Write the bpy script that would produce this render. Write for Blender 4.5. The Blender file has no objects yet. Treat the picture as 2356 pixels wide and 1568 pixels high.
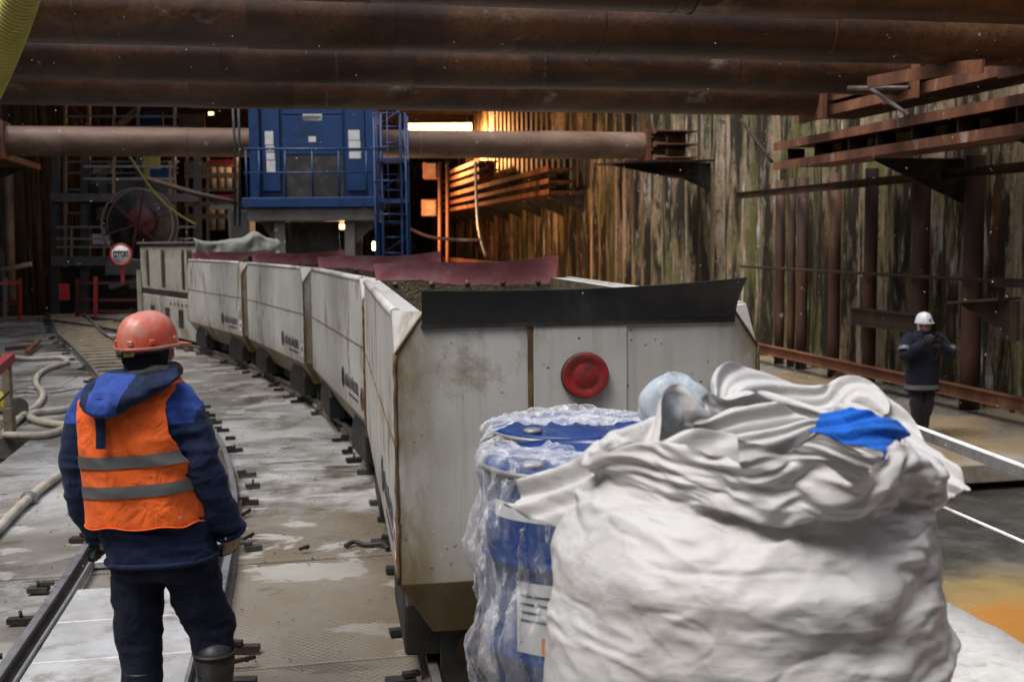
import bpy, bmesh, math, random
import numpy as np
from mathutils import Vector, Matrix, Euler
R = math.radians
SC = bpy.context.scene
COL = SC.collection

# ---------------------------------------------------------------- camera
CAM_Z = 2.08
FPX = 2600.0                      # focal length in pixels of a 2356 px wide picture
PITCH = math.atan2(784 - 553, FPX)
ROLL = 0.010
cam = bpy.data.cameras.new('camera')
cam.sensor_width = 36.0
cam.lens = 36.0 * FPX / 2356.0
cam.clip_start = 0.05
cam.clip_end = 1000
cam.dof.use_dof = True
cam.dof.focus_distance = 5.6
cam.dof.aperture_fstop = 3.5
camo = bpy.data.objects.new('camera', cam)
COL.objects.link(camo)
CAM_M = (Matrix.Translation((0, 0, CAM_Z)) @ Matrix.Rotation(math.pi / 2 - PITCH, 4, 'X')
         @ Matrix.Rotation(-ROLL, 4, 'Z'))
camo.matrix_world = CAM_M
SC.camera = camo

# ---------------------------------------------------------------- sky, sun, exposure
SUN_EL, SUN_AZ = R(64), R(228)    # azimuth measured clockwise from +Y
world = bpy.data.worlds.new('World')
SC.world = world
world.use_nodes = True
wn, wl = world.node_tree.nodes, world.node_tree.links
wn.clear()
wsky = wn.new('ShaderNodeTexSky')
wsky.sky_type = 'NISHITA'
wsky.sun_disc = False
wsky.sun_elevation = SUN_EL
wsky.sun_rotation = SUN_AZ
wsky.air_density = 1.0
wsky.dust_density = 4.0
whs = wn.new('ShaderNodeHueSaturation')
whs.inputs['Saturation'].default_value = 0.70
wbg = wn.new('ShaderNodeBackground')
wbg.inputs['Strength'].default_value = 0.13
wout = wn.new('ShaderNodeOutputWorld')
wl.new(wsky.outputs[0], whs.inputs['Color'])
wl.new(whs.outputs[0], wbg.inputs['Color'])
wl.new(wbg.outputs[0], wout.inputs['Surface'])
sund = bpy.data.lights.new('sun', 'SUN')
sund.energy = 1.1
sund.angle = R(25)
sund.color = (1.0, 0.98, 0.95)
suno = bpy.data.objects.new('sun', sund)
COL.objects.link(suno)
_d = Vector((math.sin(SUN_AZ) * math.cos(SUN_EL), math.cos(SUN_AZ) * math.cos(SUN_EL), math.sin(SUN_EL)))
suno.rotation_euler = _d.to_track_quat('Z', 'Y').to_euler()
suno.location = (0, 0, 30)
SC.view_settings.view_transform = 'Standard'
SC.view_settings.look = 'None'
SC.view_settings.gamma = 1
SC.view_settings.use_curve_mapping = False
SC.view_settings.exposure = 0.95
SC.cycles.max_bounces = 8
SC.cycles.diffuse_bounces = 4
SC.cycles.glossy_bounces = 3
SC.cycles.transmission_bounces = 6
SC.cycles.transparent_max_bounces = 10
SC.cycles.use_denoising = True

# ---------------------------------------------------------------- measuring helpers
def ray(x, y):
    v = Vector(((x - 1178) / FPX, -(y - 784) / FPX, -1))
    return (CAM_M.to_3x3() @ v)
def at(x, y, Y):                   # world point seen at picture position (x, y), Y metres ahead
    d = ray(x, y)
    return Vector((0, 0, CAM_Z)) + d * (Y / d.y)
def on(x, y, z=0.0):               # world point seen at (x, y) on the level z
    d = ray(x, y)
    return Vector((0, 0, CAM_Z)) + d * ((z - CAM_Z) / d.z)
# the pit's own axes: u runs along the pit, v across it
DU = Vector((-0.206, 0.9786, 0)); DV = Vector((0.9786, 0.206, 0))
PIT = math.atan2(0.206, 0.9786)    # heading of the pit, to the left
def uv(u, v, z=0.0):
    return DU * u + DV * v + Vector((0, 0, z))

# ---------------------------------------------------------------- mesh builder
class MB:
    def __init__(s):
        s.v = []; s.f = []; s.m = []; s.sm = []
    def add(s, verts, faces, mi=0, smooth=False, M=None):
        b = len(s.v)
        if M is not None:
            verts = [M @ Vector(p) for p in verts]
        s.v.extend([tuple(p) for p in verts])
        for f in faces:
            s.f.append([i + b for i in f]); s.m.append(mi); s.sm.append(smooth)
        return s
    def box(s, c, size, mi=0, rz=0, M=None):
        x, y, z = size[0] / 2, size[1] / 2, size[2] / 2
        vs = [(-x, -y, -z), (x, -y, -z), (x, y, -z), (-x, y, -z), (-x, -y, z), (x, -y, z), (x, y, z), (-x, y, z)]
        T = Matrix.Translation(c) @ Matrix.Rotation(rz, 4, 'Z')
        if M is not None: T = M @ T
        return s.add(vs, [(0, 3, 2, 1), (4, 5, 6, 7), (0, 1, 5, 4), (1, 2, 6, 5), (2, 3, 7, 6), (3, 0, 4, 7)], mi, False, T)
    def box2(s, a, b, mi=0, M=None):
        a = Vector(a); b = Vector(b)
        return s.box((a + b) / 2, [abs(b[i] - a[i]) for i in range(3)], mi, 0, M)
    def beam(s, p0, p1, w, h, mi=0, up=(0, 0, 1)):
        p0 = Vector(p0); p1 = Vector(p1); d = (p1 - p0)
        L = d.length; d.normalize(); upv = Vector(up)
        if abs(d.dot(upv)) > 0.98: upv = Vector((0, 1, 0))
        sx = d.cross(upv).normalized(); sz = sx.cross(d).normalized()
        M = Matrix((sx.to_4d(), d.to_4d(), sz.to_4d(), (0, 0, 0, 1))).transposed()
        M.translation = (p0 + p1) / 2
        for r in range(3): M[3][r] = 0
        M[3][3] = 1
        return s.box((0, 0, 0), (w, L, h), mi, 0, M)
    def ibeam(s, p0, p1, w, h, t=0.012, mi=0, up=(0, 0, 1)):
        p0 = Vector(p0); p1 = Vector(p1); d = (p1 - p0).normalized(); upv = Vector(up)
        sx = d.cross(upv).normalized(); sz = sx.cross(d).normalized()
        s.beam(p0 + sz * (h / 2 - t / 2), p1 + sz * (h / 2 - t / 2), w, t, mi, up)
        s.beam(p0 - sz * (h / 2 - t / 2), p1 - sz * (h / 2 - t / 2), w, t, mi, up)
        s.beam(p0, p1, t, h - 2 * t, mi, up)
        return s
    def tube(s, pts, r, n=10, mi=0, cap=True, smooth=True, closed=False):
        pts = [Vector(p) for p in pts]; k = len(pts)
        rs = r if isinstance(r, (list, tuple)) else [r] * k
        b = len(s.v); prev = None
        for i, p in enumerate(pts):
            if closed: t = pts[(i + 1) % k] - pts[i - 1]
            elif i == 0: t = pts[1] - p
            elif i == k - 1: t = p - pts[-2]
            else: t = pts[i + 1] - pts[i - 1]
            t.normalize()
            if prev is None:
                a = Vector((0, 0, 1)) if abs(t.z) < 0.9 else Vector((1, 0, 0))
                nx = t.cross(a).normalized()
            else:
                nx = (prev - t * prev.dot(t))
                nx = nx.normalized() if nx.length > 1e-6 else t.orthogonal().normalized()
            prev = nx; ny = t.cross(nx)
            for j in range(n):
                an = 2 * math.pi * j / n
                s.v.append(tuple(p + (nx * math.cos(an) + ny * math.sin(an)) * rs[i]))
        m = k if closed else k - 1
        for i in range(m):
            for j in range(n):
                a0 = b + i * n + j; a1 = b + i * n + (j + 1) % n
                c = b + ((i + 1) % k) * n
                s.f.append([a0, a1, c + (j + 1) % n, c + j]); s.m.append(mi); s.sm.append(smooth)
        if cap and not closed:
            s.f.append([b + j for j in range(n)][::-1]); s.m.append(mi); s.sm.append(False)
            s.f.append([b + (k - 1) * n + j for j in range(n)]); s.m.append(mi); s.sm.append(False)
        return s
    def lathe(s, prof, n=32, mi=0, M=None, smooth=True):
        vs = []; fs = []
        for (r, z) in prof:
            for j in range(n):
                a = 2 * math.pi * j / n
                vs.append((r * math.cos(a), r * math.sin(a), z))
        for i in range(len(prof) - 1):
            for j in range(n):
                fs.append((i * n + j, i * n + (j + 1) % n, (i + 1) * n + (j + 1) % n, (i + 1) * n + j))
        if prof[0][0] > 1e-5: fs.append(tuple(range(n))[::-1])
        if prof[-1][0] > 1e-5: fs.append(tuple((len(prof) - 1) * n + j for j in range(n)))
        return s.add(vs, fs, mi, smooth, M)
    def prism(s, poly, h0, h1, mi=0, M=None):      # poly in local xy, extruded along local z
        n = len(poly)
        vs = [(p[0], p[1], h0) for p in poly] + [(p[0], p[1], h1) for p in poly]
        fs = [tuple(range(n))[::-1], tuple(range(n, 2 * n))] + [(i, (i + 1) % n, n + (i + 1) % n, n + i) for i in range(n)]
        return s.add(vs, fs, mi, False, M)
    def loft(s, rings, mi=0, cap=True, smooth=True, M=None):
        n = len(rings[0]); vs = [p for r in rings for p in r]; fs = []
        for i in range(len(rings) - 1):
            for j in range(n):
                fs.append((i * n + j, i * n + (j + 1) % n, (i + 1) * n + (j + 1) % n, (i + 1) * n + j))
        if cap:
            fs.append(tuple(range(n))[::-1]); fs.append(tuple((len(rings) - 1) * n + j for j in range(n)))
        return s.add(vs, fs, mi, smooth, M)
    def grid(s, P, mi=0, smooth=True, wrap=False):  # P[i][j] points
        ni = len(P); nj = len(P[0]); vs = [p for r in P for p in r]; fs = []
        for i in range(ni - 1):
            for j in range(nj if wrap else nj - 1):
                j2 = (j + 1) % nj
                fs.append((i * nj + j, i * nj + j2, (i + 1) * nj + j2, (i + 1) * nj + j))
        return s.add(vs, fs, mi, smooth)
    def build(s, name, mats, parent=None, sharp=None, bevel=0, loc=None, segs=1):
        me = bpy.data.meshes.new(name)
        me.from_pydata(s.v, [], s.f)
        me.polygons.foreach_set('material_index', s.m)
        me.polygons.foreach_set('use_smooth', s.sm)
        for m in (mats if isinstance(mats, (list, tuple)) else [mats]): me.materials.append(m)
        me.update()
        bm = bmesh.new(); bm.from_mesh(me)
        bmesh.ops.recalc_face_normals(bm, faces=bm.faces)
        bm.to_mesh(me); bm.free()
        if sharp: me.set_sharp_from_angle(angle=R(sharp))
        o = bpy.data.objects.new(name, me); COL.objects.link(o)
        if parent: o.parent = parent
        if loc is not None: o.location = loc
        if bevel:
            b = o.modifiers.new('bevel', 'BEVEL'); b.width = bevel; b.segments = segs; b.limit_method = 'ANGLE'; b.angle_limit = R(40)
        return o

def empty(name, loc=(0, 0, 0), rz=0):
    o = bpy.data.objects.new(name, None); COL.objects.link(o)
    o.empty_display_size = 0.2; o.location = loc; o.rotation_euler = (0, 0, rz)
    return o
def tag(o, label, cat, group=None):
    o['label'] = label; o['category'] = cat
    if group: o['group'] = group
    return o
def struct(o):
    o['kind'] = 'structure'; return o
def stuff(o):
    o['kind'] = 'stuff'; return o
def copy_tree(o, parent=None):
    c = o.copy(); COL.objects.link(c)
    if parent: c.parent = parent
    for ch in [x for x in CHILD.get(o.name, [])]:
        copy_tree(ch, c)
    return c
CHILD = {}
def index_children():
    CHILD.clear()
    for x in bpy.data.objects:
        if x.parent: CHILD.setdefault(x.parent.name, []).append(x)
def spline(P, n=8):
    P = [Vector(p) for p in P]; out = []
    Q = [P[0] * 2 - P[1]] + P + [P[-1] * 2 - P[-2]]
    for i in range(1, len(Q) - 2):
        for k in range(n):
            t = k / n; p0, p1, p2, p3 = Q[i - 1], Q[i], Q[i + 1], Q[i + 2]
            out.append(0.5 * ((2 * p1) + (p2 - p0) * t + (2 * p0 - 5 * p1 + 4 * p2 - p3) * t * t + (3 * p1 - p0 - 3 * p2 + p3) * t ** 3))
    out.append(P[-1]); return out
def text_mesh(name, txt, size, mat, M, parent=None, depth=0.0008, align='CENTER', bold=0.0):
    cu = bpy.data.curves.new(name, 'FONT'); cu.body = txt; cu.size = size
    cu.align_x = align; cu.align_y = 'CENTER'; cu.extrude = depth; cu.offset = bold
    t = bpy.data.objects.new('tmp_text', cu); COL.objects.link(t)
    dg = bpy.context.evaluated_depsgraph_get()
    me = bpy.data.meshes.new_from_object(t.evaluated_get(dg))
    bpy.data.objects.remove(t); bpy.data.curves.remove(cu)
    me.name = name; me.materials.clear(); me.materials.append(mat); me.transform(M)
    o = bpy.data.objects.new(name, me); COL.objects.link(o)
    if parent: o.parent = parent
    return o
def remesh(mb, voxel, smooth_it=2, fac=0.5):       # one continuous skin round the built shapes
    o = mb.build('tmp_remesh', [])
    r = o.modifiers.new('r', 'REMESH'); r.mode = 'VOXEL'; r.voxel_size = voxel; r.adaptivity = 0
    if smooth_it:
        sm = o.modifiers.new('s', 'SMOOTH'); sm.iterations = smooth_it; sm.factor = fac
    dg = bpy.context.evaluated_depsgraph_get()
    me = bpy.data.meshes.new_from_object(o.evaluated_get(dg))
    bpy.data.objects.remove(o)
    return me
def mesh_obj(name, me, mats, parent=None, smooth=True):
    mi = np.zeros(len(me.polygons), np.int32); me.polygons.foreach_get('material_index', mi)
    me.name = name; me.materials.clear()
    for m in (mats if isinstance(mats, (list, tuple)) else [mats]): me.materials.append(m)
    me.polygons.foreach_set('material_index', mi)
    if smooth: me.polygons.foreach_set('use_smooth', [True] * len(me.polygons))
    o = bpy.data.objects.new(name, me); COL.objects.link(o)
    if parent: o.parent = parent
    return o
def get_co(me):
    a = np.empty(len(me.vertices) * 3, np.float32); me.vertices.foreach_get('co', a); return a.reshape(-1, 3)
def set_co(me, a):
    me.vertices.foreach_set('co', np.ascontiguousarray(a, np.float32).ravel()); me.update()
def get_no(me):
    a = np.empty(len(me.vertices) * 3, np.float32); me.vertex_normals.foreach_get('vector', a); return a.reshape(-1, 3)
def vnoise(p, scale=1.0, seed=0):                  # smooth value noise, numpy
    p = np.asarray(p, np.float64) * scale + seed * 17.31
    i = np.floor(p).astype(np.int64); f = p - i; f = f * f * (3 - 2 * f)
    def h(a, b, c):
        n = (a * 374761393 + b * 668265263 + c * 2147483647 + seed * 144665) & 0xffffffff
        n = ((n ^ (n >> 13)) * 1274126177) & 0xffffffff
        return ((n ^ (n >> 16)) & 0xffff) / 32767.5 - 1.0
    o = 0
    for dx in (0, 1):
        for dy in (0, 1):
            for dz in (0, 1):
                w = (f[:, 0] if dx else 1 - f[:, 0]) * (f[:, 1] if dy else 1 - f[:, 1]) * (f[:, 2] if dz else 1 - f[:, 2])
                o = o + w * h(i[:, 0] + dx, i[:, 1] + dy, i[:, 2] + dz)
    return o

# ---------------------------------------------------------------- material helper
class NT:
    def __init__(s, name):
        s.mat = bpy.data.materials.new(name); s.mat.use_nodes = True
        s.t = s.mat.node_tree; s.t.nodes.clear()
        s.out = s.t.nodes.new('ShaderNodeOutputMaterial')
        s.b = s.t.nodes.new('ShaderNodeBsdfPrincipled')
        s.t.links.new(s.b.outputs[0], s.out.inputs['Surface'])
        s.tc = None
    def n(s, kind, **kw):
        d = s.t.nodes.new('ShaderNode' + kind)
        for k, v in kw.items():
            if k in d.inputs: s.put(d.inputs[k], v)
            else: setattr(d, k, v)
        return d
    def put(s, sock, v):
        if isinstance(v, bpy.types.NodeSocket): s.t.links.new(v, sock)
        elif isinstance(v, (tuple, list)) and len(v) == 3 and sock.type == 'RGBA': sock.default_value = (*v, 1)
        else: sock.default_value = v
    def co(s, rnd=False):
        if s.tc is None: s.tc = s.n('TexCoord')
        c = s.tc.outputs['Object']
        if rnd:
            oi = s.n('ObjectInfo'); m = s.n('VectorMath', operation='SCALE'); s.put(m.inputs[0], (37.0, 51.0, 23.0)); s.put(m.inputs['Scale'], oi.outputs['Random'])
            a = s.n('VectorMath', operation='ADD'); s.put(a.inputs[0], c); s.put(a.inputs[1], m.outputs[0]); c = a.outputs[0]
        return c
    def map(s, v, scale=(1, 1, 1), rot=(0, 0, 0), loc=(0, 0, 0)):
        return s.n('Mapping', Vector=v, Scale=scale, Rotation=rot, Location=loc).outputs[0]
    def noise(s, v, scale, detail=4, rough=0.55, dist=0.0):
        return s.n('TexNoise', Vector=v, Scale=scale, Detail=detail, Roughness=rough, Distortion=dist).outputs['Fac']
    def voro(s, v, scale, feature='F1'):
        d = s.n('TexVoronoi', Vector=v, Scale=scale, feature=feature); return d.outputs['Distance']
    def ramp(s, f, stops, interp='LINEAR'):
        d = s.n('ValToRGB', Fac=f); cr = d.color_ramp; cr.interpolation = interp
        while len(cr.elements) < len(stops): cr.elements.new(0.5)
        for e, (p, c) in zip(cr.elements, stops):
            e.position = p; e.color = (c, c, c, 1) if isinstance(c, (int, float)) else (*c, 1)
        return d.outputs[0]
    def mix(s, f, a, b, mode='MIX'):
        d = s.n('MixRGB', blend_type=mode); s.put(d.inputs[0], f); s.put(d.inputs[1], a); s.put(d.inputs[2], b); return d.outputs[0]
    def math(s, op, a, b=0.0, c=None):
        d = s.n('Math', operation=op); s.put(d.inputs[0], a); s.put(d.inputs[1], b)
        if c is not None: s.put(d.inputs[2], c)
        return d.outputs[0]
    def sep(s, v):
        d = s.n('SeparateXYZ', Vector=v); return d.outputs
    def bump(s, h, strength=0.3, dist=0.01, normal=None):
        d = s.n('Bump', Height=h, Strength=strength, Distance=dist)
        if normal is not None: s.put(d.inputs['Normal'], normal)
        return d.outputs[0]
    def set(s, **kw):
        names = {'col': 'Base Color', 'rough': 'Roughness', 'metal': 'Metallic', 'normal': 'Normal', 'spec': 'Specular IOR Level',
                 'sheen': 'Sheen Weight', 'alpha': 'Alpha', 'coat': 'Coat Weight', 'trans': 'Transmission Weight'}
        for k, v in kw.items(): s.put(s.b.inputs[names[k]], v)
        return s.mat
# ---------------------------------------------------------------- materials
def m_plain(name, col, rough=0.6, metal=0.0, var=0.25, scale=8, dirt=None, dirt_amt=0.5, bump=0.15, bd=0.004, spec=0.4):
    t = NT(name); c = t.co(True)
    n = t.noise(c, scale, 5, 0.6)
    lo = tuple(x * (1 - var) for x in col); hi = tuple(min(1, x * (1 + var)) for x in col)
    k = t.ramp(n, [(0.3, lo), (0.7, hi)])
    if dirt:
        d = t.ramp(t.noise(c, scale * 0.45, 6, 0.7, 0.4), [(0.62 - dirt_amt * 0.25, 0), (0.78 - dirt_amt * 0.2, 1)])
        k = t.mix(d, k, dirt)
    r = t.ramp(t.noise(c, scale * 1.7, 4), [(0.3, max(0.05, rough - 0.12)), (0.7, min(1, rough + 0.12))])
    return t.set(col=k, rough=r, metal=metal, spec=spec, normal=t.bump(t.noise(c, scale * 6, 4), bump, bd))

def m_rust(name, tones, streak=(1, 1, 1), scale=2.0, rough=0.75, spots=None, metal=0.0, bump=0.3):
    t = NT(name); c = t.co(True); cs = t.map(c, streak)
    n = t.noise(cs, scale, 8, 0.65, 0.3)
    k = t.ramp(n, [(0.30, tones[0]), (0.47, tones[1]), (0.60, tones[2]), (0.74, tones[3])])
    f = t.noise(c, 22, 5, 0.7)
    k = t.mix(t.ramp(f, [(0.35, 0.55), (0.7, 0.0)]), k, tones[0])
    if spots:
        k = t.mix(t.ramp(t.noise(cs, scale * 0.8, 6, 0.7), [(0.60, 0), (0.72, 1)]), k, spots)
    return t.set(col=k, rough=t.ramp(f, [(0.3, rough - 0.2), (0.7, rough + 0.1)]), metal=metal, spec=0.35,
                 normal=t.bump(t.noise(c, 40, 5, 0.7), bump, 0.006))

def m_wagon():
    t = NT('dirty_white_paint'); c = t.co(True)
    n = t.noise(c, 1.3, 5, 0.6)
    k = t.ramp(n, [(0.3, (0.40, 0.395, 0.37)), (0.7, (0.56, 0.555, 0.53))])
    # thin vertical rain streaks, grime thrown up low, smears
    st = t.noise(t.map(c, (14, 14, 0.7)), 1.0, 6, 0.65)
    k = t.mix(t.ramp(st, [(0.52, 0), (0.72, 0.38)]), k, (0.19, 0.165, 0.10))
    sm = t.noise(t.map(c, (2.2, 2.2, 1.1)), 1.0, 9, 0.72, 0.5)
    smf = t.ramp(sm, [(0.53, 0), (0.65, 0.85)])
    k = t.mix(smf, k, (0.15, 0.11, 0.045))
    z = t.sep(t.tc.outputs['Object'])[2]
    low = t.math('MULTIPLY', t.ramp(z, [(0.30, 1.1), (0.588, 1.0), (0.60, 0.42), (0.80, 0.10), (1.0, 0.0)]), t.ramp(t.noise(c, 5, 6, 0.7), [(0.2, 0.75), (0.6, 1)]))
    low = t.math('MINIMUM', low, 1.0)
    k = t.mix(low, k, (0.12, 0.085, 0.030))
    xyz = t.sep(t.tc.outputs['Object'])
    edge = t.math('MULTIPLY', t.ramp(t.math('ABSOLUTE', xyz[0]), [(0.50, 0), (0.76, 1)]), t.ramp(xyz[1], [(0.0, 1), (0.03, 0)]))
    edge = t.math('MULTIPLY', edge, t.ramp(t.noise(t.map(c, (5, 5, 1.6)), 1.0, 8, 0.7), [(0.36, 0.10), (0.58, 0.95)]))
    k = t.mix(edge, k, (0.17, 0.125, 0.055))
    sc = t.noise(t.map(c, (9, 9, 60), (0.5, 0.4, 0)), 1.0, 3, 0.7)
    k = t.mix(t.ramp(sc, [(0.70, 0), (0.74, 0.5)]), k, (0.10, 0.08, 0.06))
    sp = t.voro(t.map(c, (1, 1, 1.0)), 26); sp2 = t.noise(c, 9, 2)
    spot = t.math('MULTIPLY', t.ramp(sp, [(0.11, 1), (0.17, 0)]), t.ramp(sp2, [(0.53, 0), (0.60, 1)]))
    k = t.mix(spot, k, (0.05, 0.035, 0.02))
    rust = t.ramp(t.noise(c, 3.2, 8, 0.75), [(0.69, 0), (0.72, 1)])
    k = t.mix(rust, k, (0.13, 0.05, 0.02))
    return t.set(col=k, rough=t.ramp(smf, [(0, 0.42), (0.7, 0.75)]), spec=0.4, normal=t.bump(t.noise(c, 1.9, 3, 0.5), 0.22, 0.03, t.bump(t.noise(c, 30, 5, 0.65), 0.12, 0.004)))

def m_deck():
    t = NT('wet_precast_concrete'); c = t.co(); 
    cu = t.map(c, (1, 1, 1), (0, 0, -PIT))
    big = t.noise(cu, 0.55, 7, 0.62, 0.4)
    k = t.ramp(big, [(0.30, (0.105, 0.092, 0.072)), (0.45, (0.165, 0.153, 0.13)), (0.55, (0.30, 0.295, 0.28)), (0.70, (0.43, 0.43, 0.42))])
    fine = t.noise(c, 9, 8, 0.7)
    k = t.mix(t.ramp(fine, [(0.3, 0.6), (0.6, 0.0)]), k, (0.14, 0.125, 0.10))
    wet = t.ramp(t.noise(cu, 0.8, 5, 0.6, 0.6), [(0.52, 0), (0.60, 1)])
    k = t.mix(t.math('MULTIPLY', wet, 0.55), k, (0.075, 0.06, 0.042))
    st = t.ramp(t.noise(t.map(cu, (0.9, 4, 1)), 1.0, 5, 0.6), [(0.62, 0), (0.72, 0.7)])
    k = t.mix(st, k, (0.10, 0.075, 0.045))
    sq = t.sep(cu); wb = t.math('MULTIPLY', t.math('SUBTRACT', t.noise(cu, 1.3, 7, 0.65), 0.5), 3.4)
    un = t.math('DIVIDE', t.math('ADD', sq[1], wb), 20.0)
    near = t.math('MULTIPLY', t.ramp(un, [(0.425, 1), (0.445, 0)]), t.ramp(t.math('DIVIDE', t.math('ADD', sq[0], 5.0), 10.0), [(0.36, 0), (0.40, 1)]))
    k = t.mix(t.math('MULTIPLY', near, 0.80), k, (0.135, 0.105, 0.068))
    dry = t.math('MULTIPLY', t.ramp(un, [(0.44, 0), (0.47, 1), (0.58, 1), (0.66, 0)]), t.ramp(t.noise(cu, 1.7, 6, 0.65), [(0.38, 0), (0.60, 0.75)]))
    k = t.mix(dry, k, (0.50, 0.50, 0.49))
    pa = t.noise(t.map(cu, (1, 1.5, 1), (0, 0, 0), (4, 2, 0)), 1.15, 8, 0.62, .5)
    pale = t.math('MULTIPLY', t.ramp(pa, [(0.565, 0), (0.585, 0.8)]), t.ramp(un, [(0.30, 0.25), (0.42, 1)]))
    k = t.mix(pale, k, (0.42, 0.415, 0.40))
    dkp = t.noise(t.map(cu, (1, 2.2, 1), (0, 0, 0), (9, 5, 0)), 1.5, 6, 0.55, .3)
    dks = t.ramp(dkp, [(0.625, 0), (0.645, 0.75)])
    k = t.mix(dks, k, (0.075, 0.062, 0.042))
    sp = t.math('MULTIPLY', t.ramp(t.voro(c, 24), [(0.1, 1), (0.2, 0)]), t.ramp(t.noise(c, 3, 2), [(0.55, 0), (0.62, 1)]))
    k = t.mix(sp, k, (0.05, 0.045, 0.04))
    r = t.ramp(t.noise(cu, 0.8, 5, 0.6, 0.6), [(0.40, 0.55), (0.55, 0.28), (0.62, 0.16)])
    # chequer plate near the camera: crossing ridges
    d1 = t.n('TexWave', Vector=t.map(cu, (1, 1, 1), (0, 0, R(45))), Scale=9.0, wave_profile='SIN').outputs['Fac']
    d2 = t.n('TexWave', Vector=t.map(cu, (1, 1, 1), (0, 0, R(-45))), Scale=9.0, wave_profile='SIN').outputs['Fac']
    ch = t.math('MAXIMUM', t.ramp(d1, [(0.90, 0), (0.97, 1)]), t.ramp(d2, [(0.90, 0), (0.97, 1)]))
    s = t.sep(cu)
    where = t.math('MULTIPLY', t.ramp(t.math('DIVIDE', s[1], 20.0), [(0.43, 1), (0.46, 0)]), 1.0)
    chm = t.math('MULTIPLY', ch, where)
    chm = t.math('MULTIPLY', chm, t.ramp(t.noise(cu, 1.1, 4), [(0.4, 0.15), (0.6, 1)]))
    k = t.mix(t.math('MULTIPLY', chm, 0.55), k, (0.30, 0.28, 0.25))
    h = t.math('ADD', t.math('MULTIPLY', chm, 1.0), t.math('MULTIPLY', fine, 0.8))
    return t.set(col=k, rough=r, spec=0.5, normal=t.bump(h, 0.35, 0.006))

def m_infill():
    t = NT('wet_slab_between_rails'); c = t.co()
    n = t.noise(c, 0.9, 7, 0.65, 0.4)
    k = t.ramp(n, [(0.3, (0.26, 0.25, 0.24)), (0.5, (0.44, 0.445, 0.45)), (0.7, (0.58, 0.59, 0.61))])
    k = t.mix(t.ramp(t.noise(c, 5, 8, 0.75), [(0.52, 0), (0.66, 0.85)]), k, (0.15, 0.13, 0.11))
    k = t.mix(t.ramp(t.noise(c, 1.6, 6, 0.7), [(0.52, 0), (0.60, 0.6)]), k, (0.17, 0.15, 0.125))
    return t.set(col=k, rough=t.ramp(t.noise(c, 1.2, 4), [(0.4, 0.12), (0.62, 0.42)]), spec=0.55, normal=t.bump(t.noise(c, 14, 6, 0.7), 0.2, 0.005))

def m_lower():
    t = NT('wet_lower_floor'); c = t.co(); cu = t.map(c, (1, 1, 1), (0, 0, -PIT)); s = t.sep(cu)
    n = t.noise(cu, 0.9, 8, 0.65, 0.5)
    k = t.ramp(n, [(0.3, (0.028, 0.028, 0.026)), (0.55, (0.07, 0.068, 0.062)), (0.75, (0.16, 0.155, 0.145))])
    wob = t.math('ADD', s[1], t.math('MULTIPLY', t.noise(cu, 1.1, 6, 0.6), 2.2))
    f = t.math('DIVIDE', wob, 20.0)
    ra = t.ramp(f, [(0.40, 1), (0.475, 1), (0.545, 0)])
    oc = t.ramp(f, [(0.42, (0.36, 0.14, 0.03)), (0.475, (0.42, 0.20, 0.05)), (0.50, (0.44, 0.32, 0.13)), (0.55, (0.30, 0.265, 0.16))])
    k = t.mix(ra, k, oc)
    return t.set(col=k, rough=t.ramp(n, [(0.35, 0.12), (0.65, 0.4)]), spec=0.5, normal=t.bump(t.noise(c, 8, 6), 0.15, 0.01))

def m_lowslab():
    t = NT('brown_stained_slab'); c = t.co(); cu = t.map(c, (1, 1, 1), (0, 0, -PIT))
    n = t.noise(cu, 0.35, 7, 0.62, 0.5)
    k = t.ramp(n, [(0.3, (0.12, 0.105, 0.085)), (0.48, (0.23, 0.215, 0.19)), (0.58, (0.30, 0.22, 0.12)), (0.72, (0.33, 0.32, 0.30))])
    k = t.mix(t.ramp(t.noise(c, 6, 7, 0.7), [(0.5, 0), (0.75, 0.6)]), k, (0.09, 0.075, 0.055))
    return t.set(col=k, rough=t.ramp(t.noise(cu, 0.7, 4), [(0.4, 0.22), (0.6, 0.55)]), spec=0.5, normal=t.bump(t.noise(c, 12, 6), 0.2, 0.006))

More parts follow.
